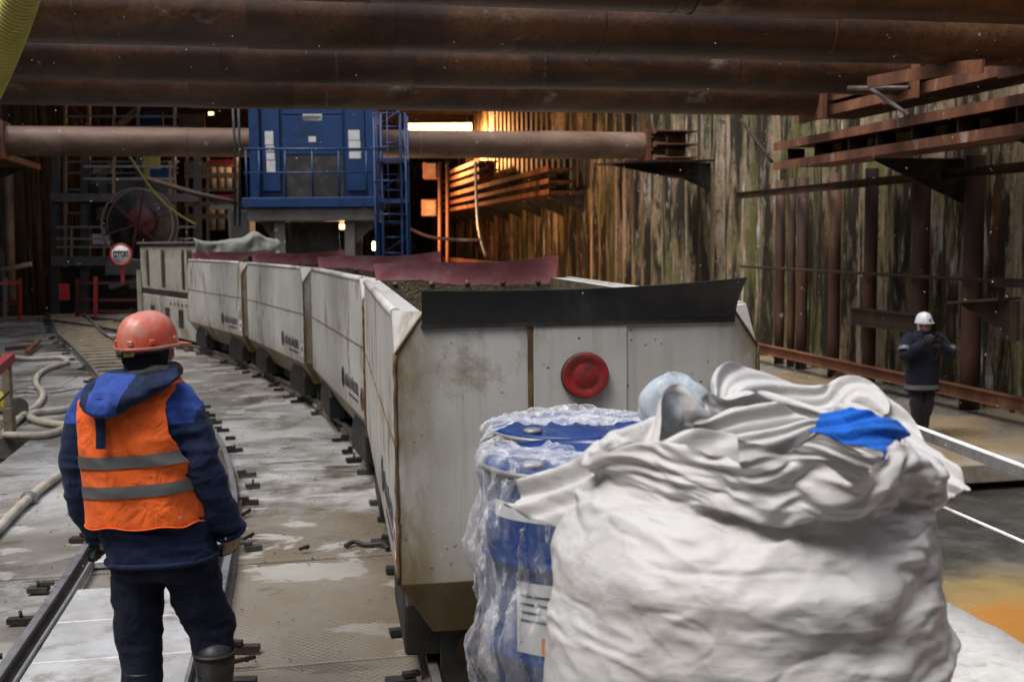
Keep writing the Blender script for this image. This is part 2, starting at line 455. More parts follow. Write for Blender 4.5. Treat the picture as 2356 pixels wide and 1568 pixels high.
def m_pile(name='stained_sheet_piling', dk=1.0):
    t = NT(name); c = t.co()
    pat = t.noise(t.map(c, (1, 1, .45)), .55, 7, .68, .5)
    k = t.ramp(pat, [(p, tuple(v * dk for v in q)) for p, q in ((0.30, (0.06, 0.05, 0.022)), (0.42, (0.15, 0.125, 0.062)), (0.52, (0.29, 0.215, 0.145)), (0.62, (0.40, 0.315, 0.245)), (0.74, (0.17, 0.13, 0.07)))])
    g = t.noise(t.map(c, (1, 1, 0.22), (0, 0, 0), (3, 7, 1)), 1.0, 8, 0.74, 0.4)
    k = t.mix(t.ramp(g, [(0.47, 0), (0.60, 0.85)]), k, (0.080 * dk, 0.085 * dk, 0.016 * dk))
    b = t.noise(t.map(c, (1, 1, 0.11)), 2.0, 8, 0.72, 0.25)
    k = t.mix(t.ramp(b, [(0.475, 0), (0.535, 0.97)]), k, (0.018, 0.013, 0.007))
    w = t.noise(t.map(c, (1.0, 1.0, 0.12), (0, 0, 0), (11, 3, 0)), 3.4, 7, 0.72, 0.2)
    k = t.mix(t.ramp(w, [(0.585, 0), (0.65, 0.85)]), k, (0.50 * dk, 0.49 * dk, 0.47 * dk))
    r = t.noise(t.map(c, (1, 1, 0.2), (0, 0, 0), (5, 1, 4)), 1.7, 7, 0.7)
    k = t.mix(t.ramp(r, [(0.59, 0), (0.68, 0.85)]), k, (0.14, 0.055, 0.02))
    pt = t.noise(t.map(c, (1, 1, 0.6), (0, 0, 0), (2, 9, 4)), 1.8, 9, 0.78, .4)
    k = t.mix(t.ramp(pt, [(0.585, 0), (0.63, 0.9)]), k, (0.035, 0.030, 0.013))
    f = t.noise(c, 7, 8, .75)
    k = t.mix(t.ramp(f, [(0.30, 0.7), (0.5, 0)]), k, (0.05, 0.042, 0.025))
    return t.set(col=k, rough=0.72, spec=0.35, normal=t.bump(t.noise(c, 6, 9, 0.75), 0.6, 0.03))

def m_cloth(name, col, wr=0.5, sheen=0.1, scale=1.0, fade=None):
    t = NT(name); c = t.co()
    n = t.noise(c, 7 * scale, 5, 0.6)
    k = t.ramp(n, [(0.3, tuple(x * 0.72 for x in col)), (0.7, tuple(min(1, x * 1.2) for x in col))])
    if fade: k = t.mix(t.ramp(t.noise(c, 16 * scale, 6, 0.7), [(0.55, 0), (0.72, 0.6)]), k, fade)
    we = t.n('TexWave', Vector=t.map(c, (1, 1, 1), (0.3, 0.6, 0.8)), Scale=260.0).outputs['Fac']
    fold = t.noise(t.map(c, (1, 1, 0.7)), 9 * scale, 4, 0.55, 0.9)
    nb = t.bump(fold, wr, 0.03)
    nb = t.bump(t.noise(c, 160, 2), 0.15, 0.001, nb)
    return t.set(col=k, rough=0.88, spec=0.2, sheen=sheen, normal=nb)

M = {}
M['wagon'] = m_wagon()
M['deck'] = m_deck(); M['infill'] = m_infill(); M['lower'] = m_lower(); M['lowslab'] = m_lowslab(); M['pile'] = m_pile(dk=1.18); M['shadedpile'] = m_pile('piling_with_painted_shade', .35)  # left piling is a darker copy, its shade put into the colour
M['mud'] = m_plain('caked_mud', (0.09, 0.07, 0.04), 0.85, 0, 0.4, 6, None, 0.5, 0.8, 0.03)
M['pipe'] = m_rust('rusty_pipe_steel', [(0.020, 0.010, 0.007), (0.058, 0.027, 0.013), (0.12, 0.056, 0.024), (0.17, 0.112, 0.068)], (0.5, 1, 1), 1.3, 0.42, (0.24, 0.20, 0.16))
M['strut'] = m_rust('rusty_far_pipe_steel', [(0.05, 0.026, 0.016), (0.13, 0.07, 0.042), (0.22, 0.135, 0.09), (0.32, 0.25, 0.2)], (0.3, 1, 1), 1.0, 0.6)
M['waler'] = m_rust('rusty_waler_steel', [(0.06, 0.026, 0.016), (0.16, 0.062, 0.033), (0.26, 0.105, 0.052), (0.38, 0.23, 0.13)], (1.2, 1.2, 0.3), 1.6, 0.75, (0.38, 0.36, 0.32))
M['darkrust'] = m_rust('dark_rusty_steel', [(0.012, 0.009, 0.007), (0.035, 0.02, 0.014), (0.07, 0.034, 0.02), (0.12, 0.06, 0.035)], (1, 1, 0.5), 2.5, 0.75)
M['pole'] = m_rust('rusty_pole_steel', [(0.025, 0.013, 0.009), (0.065, 0.03, 0.019), (0.11, 0.048, 0.026), (0.22, 0.12, 0.07)], (1, 1, 0.25), 2.0, 0.75)
M['rail'] = m_rust('worn_rail_steel', [(0.05, 0.04, 0.035), (0.10, 0.075, 0.06), (0.17, 0.14, 0.12), (0.26, 0.24, 0.22)], (1, 1, 1), 3.0, 0.5)
M['railtop'] = m_plain('polished_rail_head', (0.42, 0.42, 0.42), 0.35, 0.8, 0.2, 6)
M['black'] = m_plain('black_steel', (0.022, 0.022, 0.021), 0.6, 0, 0.4, 5, (0.07, 0.06, 0.045), 0.5)
M['guard'] = m_plain('dull_black_plate', (0.013, 0.013, 0.013), 0.6, 0, 0.3, 5, (0.035, 0.03, 0.024), 0.4)
M['rubber'] = m_plain('black_rubber', (0.018, 0.018, 0.018), 0.55, 0, 0.35, 5, (0.06, 0.058, 0.055), 0.35, 0.2, 0.006)
M['redflap'] = m_plain('faded_red_rubber', (0.40, 0.13, 0.145), 0.62, 0, 0.16, 4, (0.52, 0.30, 0.30), 0.6, 0.15, 0.003)
M['redpaint'] = m_plain('chipped_red_paint', (0.27, 0.014, 0.013), 0.58, 0, 0.25, 14, (0.09, 0.022, 0.016), 0.6, 0.3, 0.002)
M['seam'] = m_rust('rusty_weld', [(0.06, 0.03, 0.015), (0.13, 0.075, 0.03), (0.22, 0.16, 0.09), (0.42, 0.38, 0.30)], (1, 1, 0.6), 9, 0.8)
M['mark'] = m_plain('faded_black_lettering', (0.05, 0.05, 0.06), 0.6, 0, 0.3, 12)
M['white'] = m_plain('white_paint', (0.72, 0.72, 0.70), 0.5, 0, 0.12, 6, (0.4, 0.38, 0.34), 0.3)
M['signwhite'] = m_plain('grimy_white_sign', (0.52, 0.52, 0.50), 0.5, 0, 0.12, 6, (0.3, 0.28, 0.26), 0.4)
M['signred'] = m_plain('red_sign_border', (0.42, 0.035, 0.035), 0.5)
M['postred'] = m_plain('red_post_paint', (0.26, 0.025, 0.028), 0.5, 0, 0.2, 6)
M['blue'] = m_plain('blue_machine_paint', (0.006, 0.032, 0.105), 0.45, 0, 0.2, 3, (0.010, 0.02, 0.045), 0.4)
M['paper'] = m_plain('white_notice_sheet', (0.55, 0.54, 0.50), 0.7, 0, 0.1, 8, (0.32, 0.31, 0.29), 0.3)
M['grey'] = m_plain('grey_machine_paint', (0.11, 0.10, 0.09), 0.55, 0, 0.2, 4, (0.07, 0.06, 0.05), 0.4)
M['darkgrey'] = m_plain('dark_grey_steel', (0.045, 0.045, 0.043), 0.6, 0, 0.3, 4, (0.09, 0.075, 0.06), 0.4)
M['locopaint'] = m_plain('beige_locomotive_paint', (0.36, 0.35, 0.31), 0.5, 0, 0.15, 4, (0.16, 0.13, 0.08), 0.5)
M['tarp'] = m_cloth('grey_green_tarpaulin', (0.19, 0.20, 0.165), 0.4)
M['wood'] = m_plain('weathered_timber', (0.22, 0.18, 0.125), 0.8, 0, 0.3, 7, (0.10, 0.08, 0.055), 0.5, 0.5, 0.01)
M['pallet'] = m_plain('pale_pallet_wood', (0.40, 0.30, 0.18), 0.75, 0, 0.25, 9, (0.2, 0.15, 0.1), 0.4, 0.4, 0.006)
M['hose'] = m_plain('beige_fire_hose', (0.42, 0.38, 0.31), 0.75, 0, 0.15, 9, (0.22, 0.19, 0.14), 0.4)
M['yellow'] = m_plain('yellow_plastic', (0.50, 0.40, 0.04), 0.5, 0, 0.15, 5, (0.25, 0.2, 0.06), 0.3)
M['duct'] = m_plain('olive_yellow_duct_fabric', (0.44, 0.40, 0.10), 0.6, 0, 0.15, 5, (0.2, 0.2, 0.1), 0.3)
M['galv'] = m_plain('galvanised_steel', (0.28, 0.28, 0.28), 0.45, 0.5, 0.2, 10)
M['navy'] = m_cloth('navy_workwear', (0.011, 0.020, 0.055), 0.8, 0.05, 1.0, (0.018, 0.036, 0.095))
M['trouser'] = m_cloth('navy_trousers', (0.0065, 0.009, 0.023), 0.8, 0.03)
M['royal'] = m_cloth('royal_blue_workwear', (0.026, 0.060, 0.26), 0.7, 0.08, 1.0, (0.045, 0.10, 0.36))
M['orange'] = m_cloth('orange_vest_fabric', (0.84, 0.14, 0.024), 0.8, 0.08, 1.0, (0.66, 0.11, 0.03))
M['reflex'] = m_plain('grey_reflective_tape', (0.115, 0.115, 0.118), 0.5, 0, 0.12, 14, None, 0.5, 0.15, 0.002)
M['hatorange'] = m_plain('scuffed_orange_plastic', (0.55, 0.095, 0.05), 0.38, 0, 0.15, 9, (0.46, 0.27, 0.22), 0.72, 0.1, 0.001)
M['knit'] = m_cloth('black_knit', (0.010, 0.010, 0.013), 0.3, 0.1, 2.0)
M['skin'] = m_plain('skin', (0.42, 0.22, 0.15), 0.5, 0, 0.1, 12)
M['label'] = m_plain('yellow_label', (0.62, 0.44, 0.02), 0.5, 0, 0.08, 12)
M['glovelight'] = m_plain('beige_work_glove', (0.36, 0.28, 0.19), 0.85, 0, 0.15, 20, (0.16, 0.13, 0.1), 0.4)
M['glovedark'] = m_plain('dark_green_glove', (0.012, 0.024, 0.016), 0.8, 0, 0.2, 20)
M['boot'] = m_plain('black_rubber_boot', (0.02, 0.02, 0.021), 0.5, 0, 0.3, 9, (0.05, 0.045, 0.04), 0.4)
M['fleece'] = m_cloth('dark_grey_fleece', (0.045, 0.05, 0.05), 0.3, 0.2, 1.6)
M['parka'] = m_cloth('dark_slate_parka', (0.016, 0.018, 0.030), 0.5, 0.05)
M['darktrouser'] = m_cloth('charcoal_trousers', (0.022, 0.021, 0.022), 0.4)
M['greyglove'] = m_plain('grey_knit_glove', (0.07, 0.068, 0.062), 0.9, 0, 0.2, 20)
M['camera'] = m_plain('black_camera_plastic', (0.012, 0.012, 0.013), 0.4)
M['lens'] = m_plain('lens_glass', (0.02, 0.022, 0.03), 0.06)
M['silver'] = m_plain('silver_reflective_tape', (0.13, 0.133, 0.136), 0.5)
M['railgrey'] = m_plain('dirty_grey_timber', (0.17, 0.165, 0.155), 0.7, 0, 0.25, 12, (0.09, 0.08, 0.07), 0.5)
M['olive'] = m_plain('dull_olive_hose', (0.16, 0.15, 0.05), 0.6)
M['maroon'] = m_plain('dark_red_weathered_paint', (0.055, 0.010, 0.011), 0.6, 0, 0.25, 6)
M['hatwhite'] = m_plain('white_plastic', (0.72, 0.73, 0.74), 0.3, 0, 0.05, 8)
M['drum'] = m_plain('blue_drum_paint', (0.008, 0.040, 0.17), 0.28, 0, 0.12, 6)
M['drumlabel'] = m_plain('pale_drum_label', (0.60, 0.62, 0.64), 0.45, 0, 0.06, 8)
M['orangelabel'] = m_plain('orange_label_corner', (0.65, 0.24, 0.04), 0.5)
M['palegrey'] = m_plain('pale_rough_concrete', (0.50, 0.50, 0.48), 0.8, 0, 0.12, 14, (0.28, 0.27, 0.25), 0.3, 0.5, 0.008)
M['bluestrap'] = m_cloth('bright_blue_woven_strip', (0.010, 0.11, 0.50), 0.6, 0.1, 2.0)
# ---------------------------------------------------------------- ground
rng = random.Random(7)
m = MB(); m.box2((-150, -120, -3.0), (150, 200, -1.15)); g = m.build('ground', M['lower']); struct(g)

def uvbox(mb, u0, u1, v0, v1, z0, z1, mi=0):
    vs = [uv(u0, v0, z0), uv(u0, v1, z0), uv(u1, v1, z0), uv(u1, v0, z0), uv(u0, v0, z1), uv(u0, v1, z1), uv(u1, v1, z1), uv(u1, v0, z1)]
    mb.add(vs, [(0, 3, 2, 1), (4, 5, 6, 7), (0, 1, 5, 4), (1, 2, 6, 5), (2, 3, 7, 6), (3, 0, 4, 7)], mi)
m = MB()
u = 5.55 - 1.88 * 5; 
while u < 34.5:
    left = -2.62 if u + 1.88 < 13.2 else -8.0
    dz = rng.uniform(-0.006, 0.004)
    cuts = [left] + [c for c in (-6.1, -3.1) if c > left + 0.3] + [3.73]
    for a, b in zip(cuts, cuts[1:]):
        uvbox(m, u + 0.008, u + 1.872, a + 0.006, b - 0.006, -0.25, dz + rng.uniform(-0.003, 0.002))
    u += 1.88
dk = m.build('deck', M['deck'], bevel=0.012, segs=2); struct(dk)
m = MB(); uvbox(m, -4, 34.4, -2.55, 3.66, -1.2, -0.26); uvbox(m, 13.0, 34.4, -7.9, -2.56, -1.2, -0.26)
struct(m.build('deck_base', M['darkgrey']))
# lower slabs on the right where the photographer walks
m = MB(); u = 12.6
while u < 80:
    uvbox(m, u + 0.01, u + 2.49, 3.80, 7.75, -1.05, -0.815 + rng.uniform(-.008, .008))
    uvbox(m, u + 0.01, u + 2.49, 7.77, 12.3, -1.05, -0.81 + rng.uniform(-.008, .008)); u += 2.5
struct(m.build('lower_pavement', M['lowslab'], bevel=0.02, segs=2))
# pale rough screed strip along the near right edge of the deck
m = MB(); n = 60; P = []
for j, vv in enumerate((2.05, 2.8, 3.4, 3.70, 3.76)):
    P.append([uv(1.5 + 6.5 * i / n, vv + (0.05 * math.sin(i * 1.9) * rng.random() if j >= 3 else 0), (0.012 if j < 3 else 0.008 if j == 3 else -0.3) + 0.003 * rng.random()) for i in range(n + 1)])
m.grid(P); struct(m.build('screed', M['palegrey']))

# ---------------------------------------------------------------- sheet pile walls
def pile_wall(pts_fn, n, z0, z1, name, label, flip=1, step=1.0, depth=0.38, mat='pile'):
    m = MB(); line = []
    for k in range(n):
        for (a, b) in ((0.0, 0), (0.28, 0), (0.42, 1), (0.78, 1), (0.93, 0)):
            line.append(pts_fn(k * step + a * step, b * depth * flip))
    zs = np.linspace(z0, z1, 6)
    m.grid([[Vector((p.x, p.y, z)) for p in line] for z in zs], smooth=False)
    o = m.build(name, M[mat]); tag(o, label, 'sheet pile wall')
    return o
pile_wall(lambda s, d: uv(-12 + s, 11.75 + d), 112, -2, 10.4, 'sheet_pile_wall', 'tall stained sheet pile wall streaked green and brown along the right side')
pile_wall(lambda s, d: uv(-12 + s, -8.6 - d), 112, -2, 10.4, 'sheet_pile_wall', 'dark sheet pile wall along the left edge of the pit', mat='shadedpile')
pile_wall(lambda s, d: uv(92 + d, -10 + s), 24, -2, 10.4, 'sheet_pile_wall', 'distant sheet pile wall closing the far end of the pit')
pile_wall(lambda s, d: uv(-11 - d, -10 + s), 24, -2, 7.0, 'sheet_pile_wall', 'sheet pile wall behind the viewer')

# covers added over parts of the pit to hold back sky light
m = MB()
for (a, b, z) in ((-12, -1.6, 6.6), (33.0, 93, 9.75)):
    uvbox(m, a, b, -8.9, 11.7, z, z + .35)
    uu = a + 1.0
    while uu < b:
        uvbox(m, uu, uu + .3, -8.6, 11.5, z - .5, z - .004); uu += 3.0
struct(m.build('added_light_cover', M['darkgrey']))
# ---------------------------------------------------------------- struts
def strut(u, v0, v1, z, r, mat, label, holes=(), patches=(), sag=0.0):
    root = empty('steel_strut_pipe', uv(u, v0, z))
    T = Matrix.Translation(-root.location)
    m = MB(); nseg = 24
    pts = [uv(u, v0 + (v1 - v0) * i / nseg, z + sag * math.sin(math.pi * i / nseg)) - root.location for i in range(nseg + 1)]
    m.tube(pts, r, 40)
    m.build('pipe', mat, root, sharp=60)
    for vv in patches:                         # welded collars
        q = MB(); q.tube([uv(u, vv, z) - root.location, uv(u, vv + 1.6, z) - root.location], r + 0.012, 40)
        q.build('welded_sleeve', mat, root, sharp=60)
    for vv in np.arange(v0 + 1.3, v1 - .3, 2.9):
        q = MB(); q.tube([uv(u, vv, z) - root.location, uv(u, vv + .02, z) - root.location, uv(u, vv + .04, z) - root.location], [r + .001, r + .008, r + .001], 40, cap=False); q.build('weld_bead', mat, root)
    for (vv, ang) in holes:
        q = MB(); c = uv(u, vv, z) - root.location
        nrm = Vector((0, -math.cos(ang), -math.sin(ang)))
        q.tube([c + nrm * (r - 0.02), c + nrm * (r + 0.004)], [0.06, 0.06], 12)
        q.build('drain_hole', M['black'], root)
    for vv, s in ((v0, -1), (v1, 1)):          # end plates
        q = MB(); q.box(uv(u, vv + s * 0.05, z) - root.location, (0.09, r * 2.5, r * 2.5), 0, PIT * -1 + 0 if False else math.atan2(0.206, 0.9786))
        q.build('end_plate', M['waler'], root)
    tag(root, label, 'steel strut', 'rusty pipe struts across the pit')
    return root
ZS, RS = 4.60, 0.36
strut(10.5, -6.2, 9.45, ZS, RS, M['pipe'], 'nearest dark rusty strut pipe across the very top of the view', (), (4.0,))
strut(13.1, -6.2, 9.45, ZS, RS, M['pipe'], 'second nearest rusty strut pipe, the thickest looking across the top', (), (-0.2,))
strut(16.0, -6.2, 9.45, ZS, RS, M['pipe'], 'third rusty strut pipe with a row of small dark holes', ((2.3, .75), (4.0, .75), (5.3, .7), (6.6, .35), (7.6, .75)), (-2.2, 2.0))
strut(18.9, -6.2, 9.45, ZS, RS, M['pipe'], 'lowest looking strut pipe of the front row, directly above the blue cabin', (), (-1.2,))
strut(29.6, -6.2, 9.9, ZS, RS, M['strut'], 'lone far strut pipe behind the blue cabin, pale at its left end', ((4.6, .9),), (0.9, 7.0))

# ---------------------------------------------------------------- walers (beam stacks along the walls)
def waler(u0, u1, vf, levels, label, depth=0.9, side=1, mat=None, step=1.15, brackets=True, poke=0.0):
    """levels: list of (z, height) of the long flange strips; vf = v of the front face."""
    mat = mat or M['waler']
    root = empty('waler_beam_stack', uv(u0, vf, levels[0][0]))
    L = root.location
    zlo = min(z for z, h in levels); zhi = max(z for z, h in levels)
    for i, (z, h) in enumerate(levels):
        m = MB(); a = uv(u0 - poke * (i % 2), vf, z) - L; b = uv(u1, vf, z) - L
        m.beam(a, b, 0.035, h)
        m.beam(a + DV * side * depth * 0.5, b + DV * side * depth * 0.5, depth, 0.03)
        m.build('flange', mat, root)
    m = MB(); m.beam(uv(u0 + 0.1, vf + side * depth * 0.72, (zlo + zhi) / 2) - L, uv(u1 - 0.1, vf + side * depth * 0.72, (zlo + zhi) / 2) - L, 0.03, zhi - zlo)
    m.build('web_plate', M['black'], root)
    uu = u0 + 0.35; k = 0
    while uu < u1 - 0.1:
        for (za, ha), (zb, hb) in zip(sorted(levels), sorted(levels)[1:]):
            c = uv(uu, vf + side * 0.22, (za + zb) / 2) - L
            m = MB(); m.beam(c - Vector((0, 0, (zb - za - ha / 2 - hb / 2) / 2)), c + Vector((0, 0, (zb - za - ha / 2 - hb / 2) / 2)), 0.35, 0.02, 0, tuple(DU))
            m.build('stiffener', M['darkrust'], root)
        uu += step * (0.8 + 0.4 * ((k * 37) % 10) / 10); k += 1
    if brackets:
        uu = u0 + 0.6
        while uu < u1:
            q = MB()
            a = uv(uu, vf, zlo - 0.12) - L; b = uv(uu, vf + side * 1.9, zlo - 0.12) - L; c2 = uv(uu, vf + side * 1.9, zlo - 0.95) - L
            n = DU * 0.012
            q.add([a - n, b - n, c2 - n, a + n, b + n, c2 + n], [(0, 1, 2), (5, 4, 3), (0, 3, 4, 1), (1, 4, 5, 2), (2, 5, 3, 0)])
            q.beam(a, b, 0.22, 0.02)
            q.build('shade_black_bracket', M['black'], root)  # brackets coloured black for the shade below the waler
            uu += 3.7
    tag(root, label, 'waler', 'rusty beam stacks on the pit walls')
    return root
waler(5.5, 20.9, 9.70, [(3.48, .15), (3.86, .15)], 'lower rusty waler beam with grey primer patches on the right wall', 1.2, poke=0.25)
waler(6.0, 20.0, 9.72, [(4.32, .17), (4.56, .17)], 'upper rusty waler beam above the lower one on the right wall', 1.2, brackets=False)
waler(6.5, 19.4, 10.1, [(4.85, .16), (5.3, .16)], 'topmost rusty waler frame behind the strut ends on the right', 0.9, brackets=False)
waler(28.9, 30.5, 10.05, [(4.25, .14), (4.6, .14), (4.95, .14)], 'short waler block carrying the right end of the lone far strut', 1.2)
waler(41.5, 78, 10.2, [(3.9, .18), (4.3, .18), (4.75, .2)], 'middle long orange lit waler far along the right wall', 1.1, step=1.5)
waler(56, 80, 10.2, [(5.25, .2), (5.65, .2), (6.05, .2)], 'high orange lit waler far along the right wall under the lamp', 1.1, step=1.5, brackets=False)
waler(50, 80, 10.2, [(-0.2, .2), (0.4, .2), (1.0, .2)], 'lowest far waler just above the wagons on the right wall', 1.1, step=1.5, brackets=False)
waler(6, 27.5, -6.35, [(4.15, .15), (4.6, .15), (5.0, .15)], 'dark waler on the left wall where the front struts end', 1.2, side=-1)
waler(28.0, 34, -6.3, [(4.25, .15), (4.7, .15)], 'rusty waler on the left wall at the left end of the far strut', 1.2, side=-1)

# ---------------------------------------------------------------- right wall: poles, beams, bracket
poles = [(1795, .13, 'first dark pole in the row, nearest the wagon, on the right wall'),
         (1822, .10, 'thin shaded pole set back between two thicker ones on the right wall'),
         (1846, .14, 'third rusty pole from the wagon on the right wall'),
         (1921, .14, 'rusty pole in the middle of a pale wall panel on the right'),
         (2003, .15, 'orange tinged rusty pole left of the photographer'),
         (2117, .19, 'thick dark rusty pole directly behind the photographer'),
         (2238, .19, 'thick rusty pole right of the photographer that carries the triangular bracket')]
for px, r, lab in poles:
    c = px
    k = (c - 1178) / FPX                       # where the sight line meets the row of poles at v = 11.35
    Y = 11.35 / (0.9786 * k + 0.206)
    m = MB(); m.tube([(0, 0, 0), (0, 0, 1.0), (0, 0, 2.4), (0, 0, 4.2)], r * .86, 18)
    o = m.build('steel_pole', M['pole'], loc=(k * Y, Y, -0.81)); tag(o, lab, 'steel pole', 'rusty poles in front of the right wall')
m = MB(); m.ibeam(uv(12, 11.05, 3.10), uv(25.9, 11.05, 3.10), 0.12, 0.15)
tag(m.build('steel_beam', M['darkrust']), 'dark horizontal beam high across the poles on the right wall', 'steel beam')
m = MB(); m.ibeam(uv(12, 11.0, -0.46), uv(26.3, 11.0, -0.46), 0.16, 0.20)
tag(m.build('steel_beam', M['waler']), 'rusty horizontal beam at knee height along the foot of the right wall', 'steel beam')
m = MB(); m.tube([uv(15.7, 11.1, 1.37), uv(25.7, 11.1, 1.40)], 0.03, 8)
tag(m.build('thin_pipe', M['darkrust']), 'thin rusty pipe running across the poles at chest height', 'pipe')
m = MB(); m.ibeam(uv(12.0, 11.05, 1.34), uv(15.75, 11.05, 1.36), 0.1, 0.14)
tag(m.build('steel_beam', M['darkrust']), 'short dark beam at the right edge, level with the thin pipe', 'steel beam')
m = MB(); m.ibeam(uv(17.5, 11.05, 0.55), uv(20.2, 11.05, 0.55), 0.2, 0.32)
tag(m.build('steel_beam', M['darkrust']), 'short dark beam between two poles just left of the photographer', 'steel beam')
# triangular bracket right of the photographer
a = at(2206, 698, 17.0); b = at(2322, 690, 16.2); c2 = at(2322, 772, 16.2)
root = empty('wall_bracket', a)
q = MB(); n = Vector((0.02, 0.1, 0))
q.add([p - a + s for s in (-n * .15, n * .15) for p in (a, b, c2)], [(0, 1, 2), (5, 4, 3), (0, 3, 4, 1), (1, 4, 5, 2), (2, 5, 3, 0)])
q.build('gusset', M['darkrust'], root)
q = MB(); q.beam((0, 0, 0.02), b - a + Vector((0, 0, .02)), 0.5, 0.035); q.build('shelf_plate', M['darkrust'], root)
q = MB(); q.beam(b - a + Vector((0.03, 0, 0)), c2 - a + Vector((0.03, 0, -.06)), 0.06, 0.45); q.build('back_plate', M['darkrust'], root)
tag(root, 'dark triangular steel bracket bolted to the right wall beside the thick pole', 'bracket')
# shelf bracket under the far strut's right end
a = at(1402, 379, 29.0); b = at(1606, 376, 30.6); c2 = at(1600, 405, 30.6); d2 = at(1556, 411, 29.4)
root = empty('wall_bracket', a)
q = MB(); n = Vector((0, 0.12, 0))
q.add([p - a + s for s in (-n, n) for p in (a, b, c2, d2)], [(0, 1, 2, 3), (7, 6, 5, 4), (0, 4, 5, 1), (1, 5, 6, 2), (2, 6, 7, 3), (3, 7, 4, 0)])
q.build('gusset', M['darkrust'], root)
q = MB(); q.beam((0, 0, .04), b - a + Vector((0, 0, .04)), 1.3, 0.05); q.build('shelf_plate', M['darkrust'], root)
tag(root, 'dark wedge shaped shelf bracket under the right end of the far strut', 'bracket')
# loose bar and diagonal brace by the strut ends
m = MB(); m.tube([at(1952, 203, 16.6), at(2092, 203, 15.6)], 0.035, 8); m.tube([at(2005, 205, 16.2), at(2092, 266, 15.3)], 0.03, 8)
tag(m.build('bracing_bar', M['rail']), 'grey bar with a diagonal leg hanging by the strut ends at upper right', 'bracing bar')
m = MB(); m.tube([at(1705, 275, 24), at(1776, 372, 22.6)], 0.035, 8)
tag(m.build('bracing_bar', M['darkrust']), 'thin dark diagonal bar in front of the pale wall panel on the right', 'bracing bar')
m = MB()
a, b = at(1998, 190, 16.0), at(2262, 152, 13.9); cpt = at(2180, 158, 14.5)
m.beam(a, cpt, 0.04, 0.16); m.beam(cpt, b, 0.04, 0.16)
tag(m.build('bent_flange', M['waler']), 'torn and bent rusty flange plate at the upper right', 'steel plate')

# ---------------------------------------------------------------- tracks
RAILP = [(-.048, 0), (.048, 0), (.048, .010), (.011, .020), (.008, .068), (.023, .076), (.023, .098), (-.023, .098), (-.023, .076), (-.008, .068), (-.011, .020), (-.048, .010)]
def resample(P, ds):
    out = [P[0].copy()]; acc = 0
    for a, b in zip(P, P[1:]):
        L = (b - a).length; t = ds - acc
        while t <= L:
            out.append(a + (b - a) * (t / L)); t += ds
        acc = L - (t - ds)
    return out
def frames(P):
    F = []
    for i, p in enumerate(P):
        t = (P[min(i + 1, len(P) - 1)] - P[max(i - 1, 0)]).normalized()
        F.append((p, t, Vector((t.y, -t.x, 0))))
    return F
def track(name, pts, label, sl=(0, 99), clips=(0, 99), z0=0.0, hg=.465):
    P = resample(spline([Vector((x, y, 0)) for x, y in pts], 12), 0.3)
    F = frames(P); root = empty(name, F[0][0]); L = F[0][0]
    for s in (-hg, hg):
        m = MB(); rings = [[tuple(p - L + r * (s + a) + Vector((0, 0, z0 + .012 + h))) for a, h in RAILP] for p, t, r in F]
        m.loft(rings, smooth=False)
        top = [[tuple(p - L + r * (s + a) + Vector((0, 0, z0 + .1112))) for a in (-.020, .020)] for p, t, r in F]
        m.grid(top, 1, False)
        m.build('rail', [M['rail'], M['railtop']], root)
    acc = 0; k = 0
    Q = resample(P, 0.62)
    for i, (p, t, r) in enumerate(frames(Q)):
        ang = math.atan2(t.y, t.x) - math.pi / 2
        if sl[0] < p.y < sl[1] and k < 95:
            m = MB(); w = rng.uniform(.72, .82) + hg - .465
            m.box(p - L + Vector((0, 0, z0 + .02)), (w * 2 - .62, .26, .08), 0, ang)
            m.build('sleeper', M['wood'], root, bevel=.01); k += 1
    for i, (p, t, r) in enumerate(frames(Q)):
        ang = math.atan2(t.y, t.x) - math.pi / 2
        if clips[0] < p.y < clips[1]:
            for s in (-1, 1):
                if rng.random() < .35: continue
                m = MB()
                q = p - L + r * s * (hg + rng.uniform(.10, .17)) + t * rng.uniform(-.12, .12)
                m.box(q + Vector((0, 0, z0 + .022)), (rng.uniform(.09, .17), rng.uniform(.05, .08), .03), 0, ang + rng.uniform(-.2, .2))
                if rng.random() < .7: m.box(q + Vector((0, 0, z0 + .055)) - r * s * .05, (.08, .04, .02), 0, ang + rng.uniform(-.3, .3))
                if rng.random() < .3: m.tube([q + Vector((0, 0, .03)), q + Vector((rng.uniform(-.02, .02), 0, .075))], .010, 6)
                m.build('rail_clamp', M[rng.choice(('darkrust', 'darkgrey', 'black'))], root)
    tag(root, label, 'railway track')
    return root, P
T1 = [(-.9, -.5), (-1.15, 1.0), (-1.50, 2.8), (-1.98, 5.4), (-2.35, 7.3), (-2.80, 9.2), (-3.72, 12), (-5.75, 17), (-8.3, 22.5), (-9.8, 25.6), (-12.6, 32.0), (-13.4, 33.6)]
T2 = [(1.15, -1.5), (.90, 1.0), (.256, 4.92), (-.495, 9.57), (-1.83, 14.1), (-3.63, 18.4), (-5.3, 21.6), (-7.9, 25.5), (-10.2, 28.6), (-12.6, 31.4)]
tr1, P1 = track('railway_track', T1, 'empty narrow railway track curving away on the left past the worker', (10.5, 40), (2.0, 30))
tr2, P2 = track('railway_track', T2, 'railway track that the white wagons stand on', (6, 30), (1.5, 26), hg=.60)
